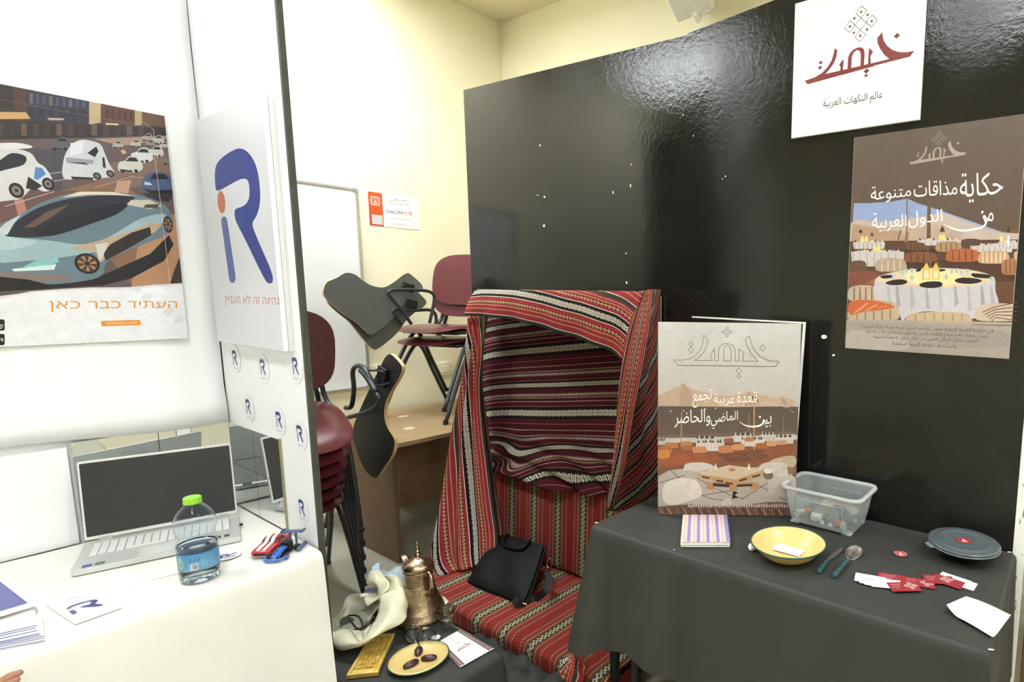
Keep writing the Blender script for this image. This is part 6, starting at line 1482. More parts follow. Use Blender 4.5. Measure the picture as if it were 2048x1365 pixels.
inn = [ring_(0.095, 0.144, Z0 + 0.132), ring_(0.088, 0.131, Z0 + 0.05), ring_(0.081, 0.120, Z0 + 0.003)]
mb = MB().grid(rings + inn, wrap=True); n = len(rings[0])
mb.add(rings[0], [tuple(range(n))[::-1]]); mb.add(inn[-1], [tuple(range(n))])
mb.build('tub', m_box, t, smooth=False)
MB().grid([ring_(0.096, 0.145, Z0 + 0.126), ring_(0.106, 0.156, Z0 + 0.124, 0.036), ring_(0.109, 0.159, Z0 + 0.131, 0.038), ring_(0.106, 0.156, Z0 + 0.138, 0.036), ring_(0.095, 0.144, Z0 + 0.137), ring_(0.095, 0.144, Z0 + 0.128)], wrap=True).build('rim', m_rim, t, smooth=True)
for sx in (-1, 1):
    for sy in (-1, 1): MB().box((BX + sx * 0.064, BY + sy * 0.100, BZ + 0.0045), (0.03, 0.036, 0.009)).build('foot', m_rim, t, bevel=0.003)
for sx in (-1, 1):
    q = [Vector((BX + sx * 0.0905, BY - 0.085, Z0 + 0.02)), Vector((BX + sx * 0.0955, BY - 0.09, Z0 + 0.095)), Vector((BX + sx * 0.0955, BY + 0.09, Z0 + 0.095)), Vector((BX + sx * 0.0905, BY + 0.085, Z0 + 0.02))]
    MB().tube(q, 0.0016, 6).build('moulded_line', m_rim, t)
cols = [((150, 196, 206), 'pale blue'), ((30, 34, 48), 'dark'), ((196, 214, 214), 'silvery'), ((40, 60, 66), 'petrol')]
bm_ = [mat('bead_' + n_.replace(' ', '_'), c, 0.15, 0.0) for c, n_ in cols]
proto = None; rnd = random.Random(3); spots = []
for k in range(46):
    for _ in range(60):
        x = BX + rnd.uniform(-0.068, 0.066); y = BY + rnd.uniform(-0.108, 0.108); r = rnd.choice((0.0075, 0.009, 0.011))
        if all(math.hypot(x - a, y - b_) > r + c for a, b_, c in spots): break
    else: continue
    spots.append((x, y, r)); ci = rnd.choice((0, 1, 1, 2, 3))
    key = ('bead', ci)
    if key not in MATS:
        MATS[key] = MB().ball((0, 0, 0), 1.0, 12).build('bead', bm_[ci], smooth=True); o = MATS[key]
    else: o = MATS[key].copy(); C.objects.link(o)
    o.location = (x, y, Z0 + 0.0035 + r); o.scale = (r, r, r)
    tag(o, 'round %s bead at the bottom of the clear plastic box' % cols[ci][1], 'bead', '%s beads in the clear box' % cols[ci][1])
def scrapcurl(pts, wd, m, nm, lab, cat='scrap'):
    o = strip(pts, wd, nm, m, None, (0, 0.3, 1)); tag(o, lab, cat); return o
bz = Z0 + 0.025
o = strip([(BX - 0.05, BY + 0.01, bz + .02), (BX - 0.03, BY + 0.0, bz + 0.045), (BX, BY - 0.03, bz + 0.055), (BX + 0.02, BY - 0.07, bz + 0.04), (BX + 0.03, BY - 0.095, bz + 0.01)], 0.03, 'ribbon', mat('cream_ribbon', (196, 188, 172), 0.6), None, (1, 0.2, 0.3)); tag(o, 'curled cream ribbon inside the clear plastic box', 'ribbon')
o = strip([(BX - 0.055, BY + 0.03, bz), (BX - 0.06, BY + 0.0, bz + 0.035), (BX - 0.05, BY - 0.03, bz + 0.03), (BX - 0.045, BY - 0.045, bz - .005)], 0.036, 'ribbon', mat('grey_satin', (150, 152, 150), 0.3), None, (1, 0.2, 0.3)); tag(o, 'grey satin ribbon loop inside the clear plastic box', 'ribbon')
tag(MB().tube([(BX - 0.070, BY + 0.035, bz + .006), (BX - 0.066, BY - 0.002, bz + .006)], 0.015, 16).build('spool', mat('white_spool', (226, 222, 214), 0.5), smooth=False), 'white paper spool inside the clear plastic box', 'spool')
tag(MB().tube([(BX - 0.062, BY + 0.100, bz + .008), (BX - 0.050, BY + 0.070, bz + .012)], 0.007, 12).build('thread_reel', mat('cream_thread', (214, 206, 180), 0.7)), 'short cream thread roll inside the clear plastic box', 'thread')
tag(MB().ball((BX - 0.045, BY + 0.062, bz + .016), 0.013, 12, (1, 1, .7)).build('red_ball', mat('red_plastic', (196, 60, 58), 0.3), smooth=True), 'red plastic ball at the left inside the clear box', 'ball')
tag(MB().add([Vector(p) for p in ((BX - .072, BY - .045, bz + .018), (BX - .070, BY - .095, bz - .005), (BX - .068, BY - .055, bz - .012), (BX - .05, BY - .06, bz + .004))], [(0, 1, 2), (0, 3, 1), (1, 3, 2), (0, 2, 3)]).build('orange_scrap', mat('orange_plastic', (226, 92, 56), 0.45)), 'orange pointed plastic piece inside the clear box', 'scrap')
P = [[(BX - 0.03 + 0.10 * i / 10, BY - 0.10 + 0.19 * j / 14, bz - 0.004 + 0.03 * abs(math.sin(i * 0.6 + j * 0.5)) * (1 - abs(j - 7) / 10)) for j in range(15)] for i in range(11)]
tag(MB().grid(P).build('navy_cloth_scrap', mat('navy_cloth', (42, 46, 72), 0.8, 0.1), smooth=True, solid=0.002), 'crumpled navy cloth scrap inside the clear plastic box', 'cloth')

# ------------------------------------------------------------------ patterned notebooks
Q = [o2(1366, 1040), o2(1453, 1040), o2(1460, 1096), o2(1361, 1096)]
m_nb = printmat('notebook_print', 0.5, 0.3, 0.02); m_pg = mat('paper_block', (240, 238, 232), 0.7)
ctr = sum(Q, Vector()) / 4
for k in range(2):
    QQ = [ctr + (q - ctr) * (1 if k else 0.99) + Vector((0.002, 0.001, 0)) * (1 - k) for q in Q]
    t = empty('notebook', ctr + Vector((0, 0, k * 0.009)), ['lower notebook under the purple and peach patterned one', 'purple and peach patterned notebook lying on top, left on the black table'][k], 'notebook', 'patterned notebooks')
    z_ = T2 + 0.002 + k * 0.0095
    q0 = [Vector((q.x, q.y, z_)) for q in QQ]
    def sl(h0, h1, sc_, nm, m):
        a = [ctr * 1 + (q - ctr) * sc_ for q in q0]; a = [Vector((p.x, p.y, 0)) for p in a]
        return MB().add([p + Vector((0, 0, z_ + h0)) for p in a] + [p + Vector((0, 0, z_ + h1)) for p in a], [(3, 2, 1, 0), (4, 5, 6, 7), (0, 1, 5, 4), (1, 2, 6, 5), (2, 3, 7, 6), (3, 0, 4, 7)]).build(nm, m, t)
    sl(0.0012, 0.0078, 0.985, 'page_block', m_pg); sl(0.0, 0.0012, 1, 'back_cover', m_pg); sl(0.0078, 0.009, 1, 'front_cover', m_pg)
    if k:
        top_ = [Vector((q.x, q.y, z_ + 0.009)) for q in q0]; fn = bil(top_)
        pr = Print(fn, (0, 0, 1), 0.00004, 0.0003); pr.rect(0, 0, 1, 1, (226, 214, 224))
        for c in range(5):
            x0_ = c / 5 + 0.01; pr.rect(x0_ + 0.115, 0, x0_ + 0.185, 1, (168, 152, 206)); pr.rect(x0_ + 0.0, 0, x0_ + 0.11, 1, (240, 222, 214))
            for r in range(8):
                y_ = (r + 0.5) / 8
                pr.disc(x0_ + 0.055, y_, 0.036, 0.042, (232, 168, 140), 12); pr.disc(x0_ + 0.055, y_, 0.020, 0.024, (250, 232, 216), 10); pr.disc(x0_ + 0.055, y_ + 0.06, 0.014, 0.014, (200, 120, 130), 8)
                pr.poly([(x0_ + 0.15, y_ - 0.05), (x0_ + 0.178, y_), (x0_ + 0.15, y_ + 0.05), (x0_ + 0.122, y_)], (132, 112, 186)); pr.disc(x0_ + 0.15, y_, 0.009, 0.012, (220, 210, 236), 8)
                pr.disc(x0_ + 0.105, y_ + 0.06, 0.010, 0.012, (180, 130, 160), 8)
        pr.build('printed_pattern', m_nb, t)
        for c in range(18):
            p = fn(1.0, (c + .5) / 18); MB().tube([p + Vector((0.004 * math.cos(a), -0.003 * math.cos(a), 0.005 * math.sin(a) - 0.004)) for a in [PI * 2 * j / 8 for j in range(9)]], 0.0006, 5, caps=False).build('binding_ring', mat('purple_wire', (110, 90, 170), 0.4), t)

# ------------------------------------------------------------------ yellow enamel bowl-plate with a card
c = Vector((1.628, 0.750, T2 + 0.002)); t = empty('enamel_plate', c, 'large deep butter yellow enamel plate with dark green rim on black cloth', 'plate')
MB().lathe([(0.001, 0), (0.062, 0), (0.070, 0.003), (0.092, 0.018), (0.108, 0.036), (0.120, 0.048), (0.122, 0.051), (0.1185, 0.050), (0.106, 0.039), (0.090, 0.021), (0.068, 0.006), (0.060, 0.0035), (0.001, 0.003)], 64, c).build('dish', m_yel, t, smooth=True)
MB().tube([c + Vector((0.1215 * math.cos(a * PI / 36), 0.1215 * math.sin(a * PI / 36), 0.0495)) for a in range(73)], 0.0028, 8, caps=False).build('rim', m_grn, t, smooth=True)
def cardq(Q, nm, lab, cat, m=None, grp=None, h=0.0006):
    ctr = sum(Q, Vector()) / 4; t = empty(nm, ctr, lab, cat, grp); quad_slab(Q, h, 'sheet', m or m_card_edge, t); return t
zc = T2 + 0.009
Q = [at(*p, 'z', zc + dz) for p, dz in (((1556, 1087), .004), ((1610, 1102), .002), ((1598, 1114), .0), ((1543, 1099), .003))]
t = cardq(Q, 'name_card', 'small white card lying inside the large yellow plate', 'card'); fn = bil(Q)
pr = Print(fn, (0, 0, 1), 0.00004, 0.0006); wordmark(pr, lambda a, b_: (0.38 + .24 * a, 0.46 + .1 * b_), (150, 130, 128)); pr.build('printed_emblem', m_print, t)
# crumpled tissue
P = []
for i in range(15):
    row = []
    for k in range(16):
        a = 2 * PI * k / 16; th = PI * i / 14; r = 1 + 0.28 * math.sin(a * 3 + i) + 0.2 * math.sin(i * 1.7 + a * 5)
        q = o2(1505, 1094, 0.012) + Vector((0.016 * r * math.sin(th) * math.cos(a), 0.012 * r * math.sin(th) * math.sin(a), -0.0125 * math.cos(th)))
        row.append(q)
    P.append(row)
tag(MB().grid(P, wrap=True).build('tissue', mat('tissue_paper', (244, 244, 242), 0.8), smooth=False), 'crumpled bit of white tissue left of the large yellow plate', 'tissue')
# knife and spoon
m_steel = mat('polished_steel', (215, 213, 208), 0.28, 0, metal=1.0); m_blade = mat('brushed_blade', (150, 138, 130), 0.3, 0.05, metal=0.8); m_hgrn = mat('green_handle', (46, 78, 84), 0.35, 0.1, 40)
def handle(a, b_, t, w_=0.0085):
    d = (b_ - a).normalized(); s = Vector((0, 0, 1)).cross(d); rows = []
    for i in range(13):
        f = i / 12; ww = w_ * (1.12 - 0.35 * f) * (math.sqrt(max(0.02, 1 - ((0.10 - f) / 0.10) ** 2)) if f < 0.10 else 1); hh = 0.0052 * (1 if f > 0.08 else 0.7)
        rows.append([a.lerp(b_, f) + s * ww * math.cos(q * PI / 6) + Vector((0, 0, hh * math.sin(q * PI / 6))) for q in range(12)])
    mb = MB().grid(rows, wrap=True); mb.add(rows[0], [tuple(range(12))[::-1]]); mb.add(rows[-1], [tuple(range(12))]); mb.build('handle', m_hgrn, t, smooth=True)
    for f in (0.18, 0.45, 0.72, 0.9): MB().ball(a.lerp(b_, f) + Vector((0, 0, 0.0048)), 0.0024, 8, (1, 1, .5)).build('rivet', m_steel, t, smooth=True)
ka, kb, kc_ = o2(1636, 1146, .006), o2(1655, 1121, .006), o2(1685, 1096, .004)
t = empty('table_knife', ka, 'table knife with green riveted handle right of the yellow plate', 'knife'); handle(ka, kb, t)
d = (kc_ - kb).normalized(); s = Vector((0, 0, 1)).cross(d); L = (kc_ - kb).length
out = [(0, -.006), (.15, -.006), (.18, -.010), (.5, -.011), (.8, -.009), (1.0, -.001), (.98, .003), (.8, .006), (.5, .006), (.18, .006), (0, .005)]
MB().prism([(a * L, b_) for a, b_ in out], lambda a, b_, u: kb + d * a + s * b_ + Vector((0, 0, u)), -0.0008, 0.0008).build('blade', m_blade, t)
sa, sb = o2(1666, 1155, .006), o2(1694, 1124, .006)
t = empty('soup_spoon', sa, 'steel spoon with green riveted handle beside the knife', 'spoon'); handle(sa, sb, t)
sc_ = o2(1707, 1108, .004); d = (sc_ - sb).normalized(); s = Vector((0, 0, 1)).cross(d)
MB().tube([sb + Vector((0, 0, -.001)), sb + d * 0.012, sc_ - d * 0.02], [0.0045, 0.003, 0.0035], 8).build('neck', m_steel, t, smooth=True)
rows = []
for i in range(11):
    q = i / 10; rows.append([sc_ + d * (0.040 * q * math.cos(a)) + s * (0.0265 * q * math.sin(a) * (1 + 0.12 * math.cos(a))) + Vector((0, 0, 0.008 * q * q - 0.003 + 0.010 * q * math.cos(a))) for a in [2 * PI * k / 28 for k in range(28)]])
MB().grid(rows, wrap=True).build('bowl', m_steel, t, smooth=True, solid=0.0015)
# ------------------------------------------------------------------ dark covered bowl
m_dk = mat('dark_ceramic', (26, 28, 30), 0.3); m_lid = mat('smoky_grey_lid', (84, 92, 96), 0.14, 0.03)
c = Vector((1.955, 0.272, T2 + 0.002)); t = empty('covered_bowl', c, 'dark round bowl with smoky grey lid and red round sticker', 'bowl')
MB().lathe([(0.001, 0), (0.05, 0), (0.056, 0.004), (0.082, 0.026), (0.098, 0.040), (0.101, 0.044), (0.001, 0.044)], 56, c).build('body', m_dk, t, smooth=True)
MB().lathe([(0.001, 0.046), (0.102, 0.045), (0.108, 0.047), (0.111, 0.050), (0.110, 0.054), (0.103, 0.0555), (0.096, 0.0545), (0.088, 0.056), (0.080, 0.059), (0.074, 0.0585), (0.068, 0.0555), (0.060, 0.055), (0.001, 0.055)], 64, c).build('lid', m_lid, t, smooth=True)
MB().tube([c + Vector((0.1085 * math.cos(a * PI / 36), 0.1085 * math.sin(a * PI / 36), 0.044)) for a in range(73)], 0.0026, 8, caps=False).build('lid_edge', mat('lid_edge_grey', (116, 124, 128), 0.25), t, smooth=True)
MB().prism([(0.0, -0.02), (0.014, -0.016), (0.016, 0.0), (0.014, 0.016), (0, 0.02)], lambda a, b_, u: c + Vector((-0.075 - a * 0.7, 0.085 + a * .7, 0.045)) + Vector((b_ * 0.7, b_ * 0.7, u)), 0, 0.004).build('lid_tab', mat('lid_edge_grey', (0, 0, 0)), t)
def tentdot(pr, s, red=(170, 62, 66), seg=28):
    pr.disc(0, 0, s, s, red, seg)
    pr.poly([(-s * .28, -s * .42), (-s * .02, s * .55), (s * .05, s * .1), (s * .0, -s * .42)], (240, 230, 228)); pr.poly([(s * .06, -s * .42), (s * .02, s * .4), (s * .34, -s * .42)], (240, 230, 228)); pr.line([(-s * .5, -s * .5), (s * .5, -s * .5)], s * .1, (230, 200, 200))
cs_ = c + Vector((0, 0, 0.0555)); view = Vector((-0.9, -0.42, 0)).normalized(); rt = Vector((0.42, -0.9, 0)).normalized()
pr = Print(lambda u, v: cs_ + rt * u - view * v, (0, 0, 1), 0.00005, 0.0005); tentdot(pr, 0.024); pr.build('round_label', m_stk, t)
# loose round red sticker
c0 = o2(1801, 1109, 0.0); t = empty('red_sticker', c0, 'loose round red tent sticker lying curled on the black cloth', 'sticker')
cu_ = lambda u, v: c0 + rt * u - view * v + Vector((0, 0, 0.001 + 4.0 * u * u))
MB().grid([[cu_(0.022 * q / 6 * math.cos(a), 0.022 * q / 6 * math.sin(a)) for a in [2 * PI * k / 24 for k in range(24)]] for q in range(7)], wrap=True).build('sheet', mat('sticker_red', (186, 92, 92), 0.4), t, smooth=True)
pr = Print(cu_, (0, 0, 1), 0.00005, 0.0006); s = 0.022
pr.poly([(-s * .28, -s * .42), (-s * .02, s * .55), (s * .05, s * .1), (s * .0, -s * .42)], (244, 236, 234)); pr.poly([(s * .06, -s * .42), (s * .02, s * .4), (s * .34, -s * .42)], (244, 236, 234)); pr.build('printed_emblem', m_stk, t)
# ------------------------------------------------------------------ fans of business cards
m_wc = mat('white_card', (246, 245, 242), 0.5, 0.01); m_rc = mat('red_card', (150, 50, 58), 0.45, 0.02)
WA, WB_, RA, RB = o2(1738, 1160), o2(1795, 1170), o2(1850, 1166), o2(1880, 1160)
cw = 0
def bcard(px, py, ang, red, lab, deco=0):
    global cw
    c = o2(px, py, 0.0007 * cw + 0.0004); cw += 1; M = Matrix.Rotation(math.radians(ang), 3, 'Z')
    t = empty('business_card', c, lab, 'business card', 'red business cards' if red else 'white business cards')
    MB().box(c, (0.088, 0.052, 0.0005), M).build('sheet', m_rc if red else m_wc, t)
    if deco:
        pr = Print(lambda u, v: c + M @ Vector((u, v, 0)), (0, 0, 1), 0.00003, 0.0004)
        if deco == 1:
            knot(pr, lambda a, b_: (a, b_), 0.022, 0.004, 0.020, (250, 240, 238), 0.0016)
            for k in range(3): pr.line([(-0.036, 0.014 - k * 0.010), (-0.036 + 0.030 - k * 0.005, 0.014 - k * 0.010)], 0.0012, (240, 220, 220))
        elif deco == 2:
            for k in range(3): pr.line([(-0.036, 0.015 - k * 0.010), (0.010 - k * 0.006, 0.015 - k * 0.010)], 0.0012, (240, 220, 220))
        else:
            wordmark(pr, lambda a, b_: (-0.018 + .036 * a, 0.006 - .012 * b_), (150, 110, 110))
        pr.build('printed_marks', m_stk, t)
ax = math.degrees(math.atan2((WB_ - WA).y, (WB_ - WA).x))
bcard(1920, 1166, ax - 18, False, 'white business card under the right end of the card fan'); bcard(1908, 1160, ax - 22, False, 'second white business card showing at the right of the fan')
bcard(1786, 1157, ax + 2, True, 'red business card showing behind the white ones', 2)
bcard(1838, 1166, ax + 4, True, 'red business card with white lattice in the middle of the fan', 1); bcard(1895, 1163, ax - 20, True, 'red business card of text lines at the right of the fan', 2); bcard(1878, 1160, ax + 12, True, 'topmost red business card with white lattice knot', 1)
bcard(1772, 1168, ax + 10, False, 'white business card nearest the red cards'); bcard(1760, 1166, ax + 3, False, 'white business card lying in the middle of the white fan'); bcard(1750, 1163, ax + 1, False, 'white business card second from the spoon'); bcard(1740, 1159, ax, False, 'topmost white business card nearest the spoon, small emblem', 3)
bcard(1808, 1174, ax + 24, True, 'red business card corner sticking out below the white cards', 1)
# curled sheet of paper
Qp = [o2(1932, 1194), o2(2022, 1230), o2(1984, 1281, -0.0), o2(1892, 1226)]
fn = bil(Qp); P = []
for i in range(17):
    row = []
    for j in range(13):
        u, v = i / 16, j / 12; z = 0.022 * max(0, (0.28 - u) / 0.28) ** 1.6 * v + 0.010 * max(0, (v - 0.75) / 0.25) ** 2 * u + 0.003 * math.sin(u * 4)
        row.append(fn(u, v) + Vector((0, 0, 0.001 + z)) + (Vector((0.010, 0, 0)) * math.sin(PI * u) * (v > .99) * 0))
    P.append(row)
tag(MB().grid(P).build('paper_sheet', mat('blank_paper', (250, 250, 250), 0.6, 0.005), smooth=True, solid=0.0006), 'blank white sheet of paper with curled edge at the right table corner', 'paper')
# ================================================================== LEFT STAND: laptop, bottle, toy cars, papers
T1 = 0.7385
def o1(px, py, h=0.0): return at(px, py, 'z', T1 + h)
m_sil = mat('silver_laptop', (206, 208, 208), 0.35, 0.02, metal=0.25); m_key = mat('silver_key', (226, 227, 226), 0.5, 0.01); m_scr = mat('black_screen', (44, 45, 50), 0.28, 0.02, 3); m_bez = mat('laptop_bezel', (214, 216, 214), 0.4)
FL, FR_ = o1(134, 1158, .018), o1(470, 1097, .018)
HL, HR = o1(172, 1087, .020), o1(474, 1030, .020)
# square it up: base plane frame from hinge line
ux_ = (HR - HL); W_ = ux_.length; ux_.normalize(); vy = Vector((ux_.y, -ux_.x, 0)); vy = vy if vy.y < 0 else -vy
Dp = 0.245
t = empty('laptop', (HL + HR) / 2, 'open silver laptop with black screen on the white table', 'laptop')
def lp(u, v, h=0.0): return HL + ux_ * (W_ * u) + vy * (Dp * v) + Vector((0, 0, h))
Ml = Matrix((ux_, vy * -1, Vector((0, 0, 1)))).transposed()
pts = rrect(-0.01, 0.0, 1.01, 1.0, 0.03, 4)
MB().prism(pts, lambda a, b_, u: lp(a, b_, u), -0.0175, -0.001).build('base', m_sil, t, bevel=0.002)
kbm = MB(); 
MB().prism(rrect(0.05, 0.10, 0.95, 0.58, 0.01, 2), lambda a, b_, u: lp(a, b_, u), -0.001, -0.0006).build('keyboard_well', mat('key_well', (160, 162, 160), 0.5), t)
for r in range(6):
    n_ = 17
    for k in range(n_):
        a0 = 0.055 + 0.89 * k / n_; a1 = a0 + 0.89 / n_ * 0.86; b0 = 0.11 + 0.078 * r; b1 = b0 + 0.066
        if r == 5 and 4 <= k <= 8:
            if k > 4: continue
            a1 = a0 + 0.89 / n_ * 4.86
        mb = MB(); c4 = [lp(a0, b0), lp(a1, b0), lp(a1, b1), lp(a0, b1)]
        mb.add([p - Vector((0, 0, 0.0006)) for p in c4] + [p.lerp(sum(c4, Vector()) / 4, 0.06) + Vector((0, 0, 0.0014)) for p in c4], [(4, 5, 6, 7), (0, 1, 5, 4), (1, 2, 6, 5), (2, 3, 7, 6), (3, 0, 4, 7)])
        mb.build('key', m_key, t)
MB().prism(rrect(0.36, 0.63, 0.66, 0.96, 0.01, 2), lambda a, b_, u: lp(a, b_, u), -0.001, -0.0004).build('touchpad', mat('touchpad_grey', (214, 216, 214), 0.3), t)
for a0, c in ((0.045, (84, 84, 150)), (0.115, (110, 124, 116))): MB().prism([(a0, 0.86), (a0 + 0.055, 0.86), (a0 + 0.055, 0.95), (a0, 0.95)], lambda a, b_, u: lp(a, b_, u), -0.001, -0.0005).build('palm_sticker', mat('sticker_%d' % c[0], c, 0.4), t)
for a0, c in ((0.80, (40, 40, 46)), (0.90, (60, 60, 64))): MB().prism([(a0, 0.80), (a0 + 0.065 * (0.8 if a0 < .85 else .35) * 1.5, 0.80), (a0 + 0.065 * (0.8 if a0 < .85 else .35) * 1.5, 0.88), (a0, 0.88)], lambda a, b_, u: lp(a, b_, u), -0.001, -0.0005).build('palm_sticker', mat('sticker_%d' % c[0], c, 0.4), t)
# lid, leaning back
tl_, tr_ = at(161, 925, 'y', HL.y + 0.03), at(463, 888, 'y', HR.y + 0.03)
hgt = ((tl_ - HL).length + (tr_ - HR).length) / 2
up_ = ((tl_ - HL) + (tr_ - HR)).normalized(); up_ = (up_ - ux_ * up_.dot(ux_)).normalized(); nl = ux_.cross(up_); nl = nl if nl.y < 0 else -nl
def ll(u, v, h=0.0): return HL + ux_ * (W_ * u) + up_ * (hgt * v) + nl * h + Vector((0, 0, 0.002))
MB().prism(rrect(-0.005, 0.02, 1.005, 1.0, 0.02, 4), lambda a, b_, u: ll(a, b_, u), -0.007, 0.0).build('lid', m_bez, t, bevel=0.001)
MB().prism(rrect(0.008, 0.06, 0.992, 0.972, 0.01, 3), lambda a, b_, u: ll(a, b_, u), 0.0, 0.0006).build('screen', m_scr, t)
for u0 in (0.08, 0.86): MB().prism([(u0, -0.02), (u0 + 0.08, -0.02), (u0 + 0.08, 0.035), (u0, 0.035)], lambda a, b_, u: ll(a, b_, u), -0.008, 0.003).build('hinge', mat('hinge_grey', (170, 172, 172), 0.4), t, bevel=0.001)
MB().box(lp(1.02, 0.40, -0.008), (0.012, 0.014, 0.006), Ml).build('usb_receiver', m_blkp, t)

# ------------------------------------------------------------------ water bottle
m_pet, b = newmat('clear_bottle_plastic'); b.inputs['Base Color'].default_value = (0.93, 0.96, 1.0, 1); setin(b, rough=0.04, trans=1.0, ior=1.18)
bump(b, noise(60, 3), 0.35, 0.002)
m_wat, b = newmat('water'); b.inputs['Base Color'].default_value = (0.80, 0.92, 1.0, 1); setin(b, rough=0.0, trans=1.0, ior=1.2)
c = o1(402, 1158); S_ = 1.19
t = empty('water_bottle', c, 'clear plastic water bottle with lime green cap and blue label', 'bottle')
prof = [(0.001, 0.004), (0.018, 0.001), (0.030, 0.0), (0.037, 0.005), (0.0395, 0.014), (0.0400, 0.030), (0.0395, 0.034), (0.0390, 0.036), (0.0390, 0.080), (0.0400, 0.084), (0.0398, 0.094), (0.0380, 0.103), (0.0352, 0.110), (0.0345, 0.114), (0.0352, 0.119), (0.0385, 0.128), (0.0405, 0.138), (0.0408, 0.148), (0.0390, 0.160), (0.0345, 0.172), (0.0280, 0.182), (0.0200, 0.190), (0.0155, 0.195), (0.0140, 0.200)]
MB().lathe([(r * S_, z * S_) for r, z in prof] + [((r - 0.0006) * S_, z * S_) for r, z in prof[::-1][:-1]] + [(0.001, 0.005)], 48, c).build('body', m_pet, t, smooth=True)
MB().lathe([(0.001, 0.006)] + [((r - 0.0012) * S_, z * S_ + 0.001) for r, z in prof[1:11]] + [(0.045, 0.112), (0.001, 0.112)], 48, c).build('water', m_wat, t, smooth=True)
m_cap2 = mat('lime_cap', (150, 214, 60), 0.35)
MB().lathe([(0.001 * S_, 0.212 * S_), (0.0155 * S_, 0.212 * S_), (0.0175 * S_, 0.210 * S_), (0.018 * S_, 0.198 * S_), (0.0175 * S_, 0.196 * S_), (0.012 * S_, 0.196 * S_)], 36, c).build('cap', m_cap2, t, smooth=False)
# label wraps the waist: cylinder band with print
m_lab, b = newmat('bottle_label'); tcx = X.nt.nodes.new('ShaderNodeUVMap'); sx = X.nt.nodes.new('ShaderNodeSeparateXYZ'); X.nt.links.new(tcx.outputs[0], sx.inputs[0]); u, v = X(sx.outputs[0]), X(sx.outputs[1])
col = xmix((v * 8).fr().lt(0.5) * 0.15, rgb((88, 156, 208)), rgb((124, 184, 222)))
X.nt.links.new(col.s, b.inputs['Base Color']); setin(b, rough=0.3, alpha=0.88)
MB().lathe([(0.0397 * S_, 0.038 * S_), (0.0397 * S_, 0.079 * S_)], 64, c, uvs=True).build('label', m_lab, t, smooth=True)
ang0 = math.atan2(-c.y, -c.x)
pr = Print(lambda u, v: c + Vector((0.04 * math.cos(ang0 + u), 0.04 * math.sin(ang0 + u), v)), (0, 0, 0), 0, 0)
def cyl(u, v): return c + Vector((0.0400 * math.cos(ang0 + u), 0.0400 * math.sin(ang0 + u), v))
class CPrint(Print):
    def _put(s, pts, faces, cols):
        L = s._layer(pts); o = len(s.v); r = 0.0399 * S_ + 0.00012 * (L + 1)
        s.v += [c + Vector((r * math.cos(ang0 + p[0]), r * math.sin(ang0 + p[0]), p[1] * S_)) for p in pts]; s.f += [tuple(o + i for i in f) for f in faces]; s.c += cols
pr = CPrint(None, (0, 0, 1))
for k in range(3): pr.rect(-0.42 + k * 0.12, 0.040, -0.42 + (k + 1) * 0.12, 0.0555, (244, 244, 246))
x = -0.38
while x < -0.10: pr.rect(x, 0.042, x + 0.012 + 0.012 * (int(x * 1000) % 2), 0.054, (110, 116, 130)); x += 0.034
for k in range(3): pr.disc(-0.44 + k * 0.2, 0.066, 0.06, 0.003, (20, 70, 110), 14); pr.disc(-0.45 + k * 0.2, 0.0665, 0.03, 0.0015, (220, 236, 244), 10)
for k in range(5):
    for j in range(4): pr.rect(0.12 + j * 0.16, 0.044 + k * 0.0062, 0.12 + j * 0.16 + 0.12, 0.0465 + k * 0.0062, (150, 196, 226))
pr.rect(-0.5, 0.0605, 0.02, 0.062, (30, 90, 130)); pr.rect(-1.3, 0.0385, -0.62, 0.078, (64, 128, 190)); pr.disc(-1.0, 0.056, 0.22, 0.012, (196, 214, 120), 16); pr.disc(-1.0, 0.066, 0.14, 0.008, (170, 200, 230), 14)
pr.build('label_print', m_stk, t)

# ------------------------------------------------------------------ toy cars
m_red = mat('red_car_paint', (190, 34, 42), 0.18, 0.0, coat=0.6); m_wst = mat('white_stripe', (244, 240, 238), 0.3); m_win = mat('toy_glass_dark', (50, 46, 44), 0.15); m_tyre = mat('toy_tyre', (24, 24, 26), 0.6); m_hub = mat('toy_hub', (170, 172, 176), 0.3, metal=0.6)
fr, rr_ = o1(522, 1118), o1(571, 1078)     # front and rear ends on the table
dv = (rr_ - fr); CL = 0.138; dv.z = 0; dv.normalize(); sv = Vector((-dv.y, dv.x, 0)); c0 = fr - dv * 0.004
t = empty('red_toy_car', c0, 'red toy muscle car with two white stripes by the divider', 'toy car')
KS = 1.17
def tc(x, y, z): return c0 + dv * (x * CL) + sv * (y * KS) + Vector((0, 0, z * KS))
# sections along the length: (x, half width, bottom, hood/roof height, roof half width, belt height)
sec = [(0.0, .018, .009, .017, .016, .016), (0.03, .0225, .007, .0205, .020, .019), (0.15, .0235, .006, .0225, .021, .021), (0.34, .0235, .006, .0245, .021, .022), (0.42, .0235, .006, .0265, .0195, .0235), (0.52, .0235, .006, .0355, .0165, .0235), (0.62, .0235, .006, .037, .0160, .0235), (0.72, .0238, .006, .0355, .0162, .0240), (0.84, .0240, .006, .0285, .0185, .0245), (0.94, .0235, .007, .0262, .0195, .0240), (1.0, .021, .010, .0235, .018, .022)]
rows = []
for x, hw, zb, zt, rw, bh in sec:
    rows.append([tc(x, -hw * .92, zb), tc(x, -hw, zb + .004), tc(x, -hw, bh - .002), tc(x, -(hw * .97), bh), tc(x, -rw, max(bh + .0005, zt - .002)), tc(x, -rw * .7, zt), tc(x, 0, zt + .0006), tc(x, rw * .7, zt), tc(x, rw, max(bh + .0005, zt - .002)), tc(x, hw * .97, bh), tc(x, hw, bh - .002), tc(x, hw, zb + .004), tc(x, hw * .92, zb)])
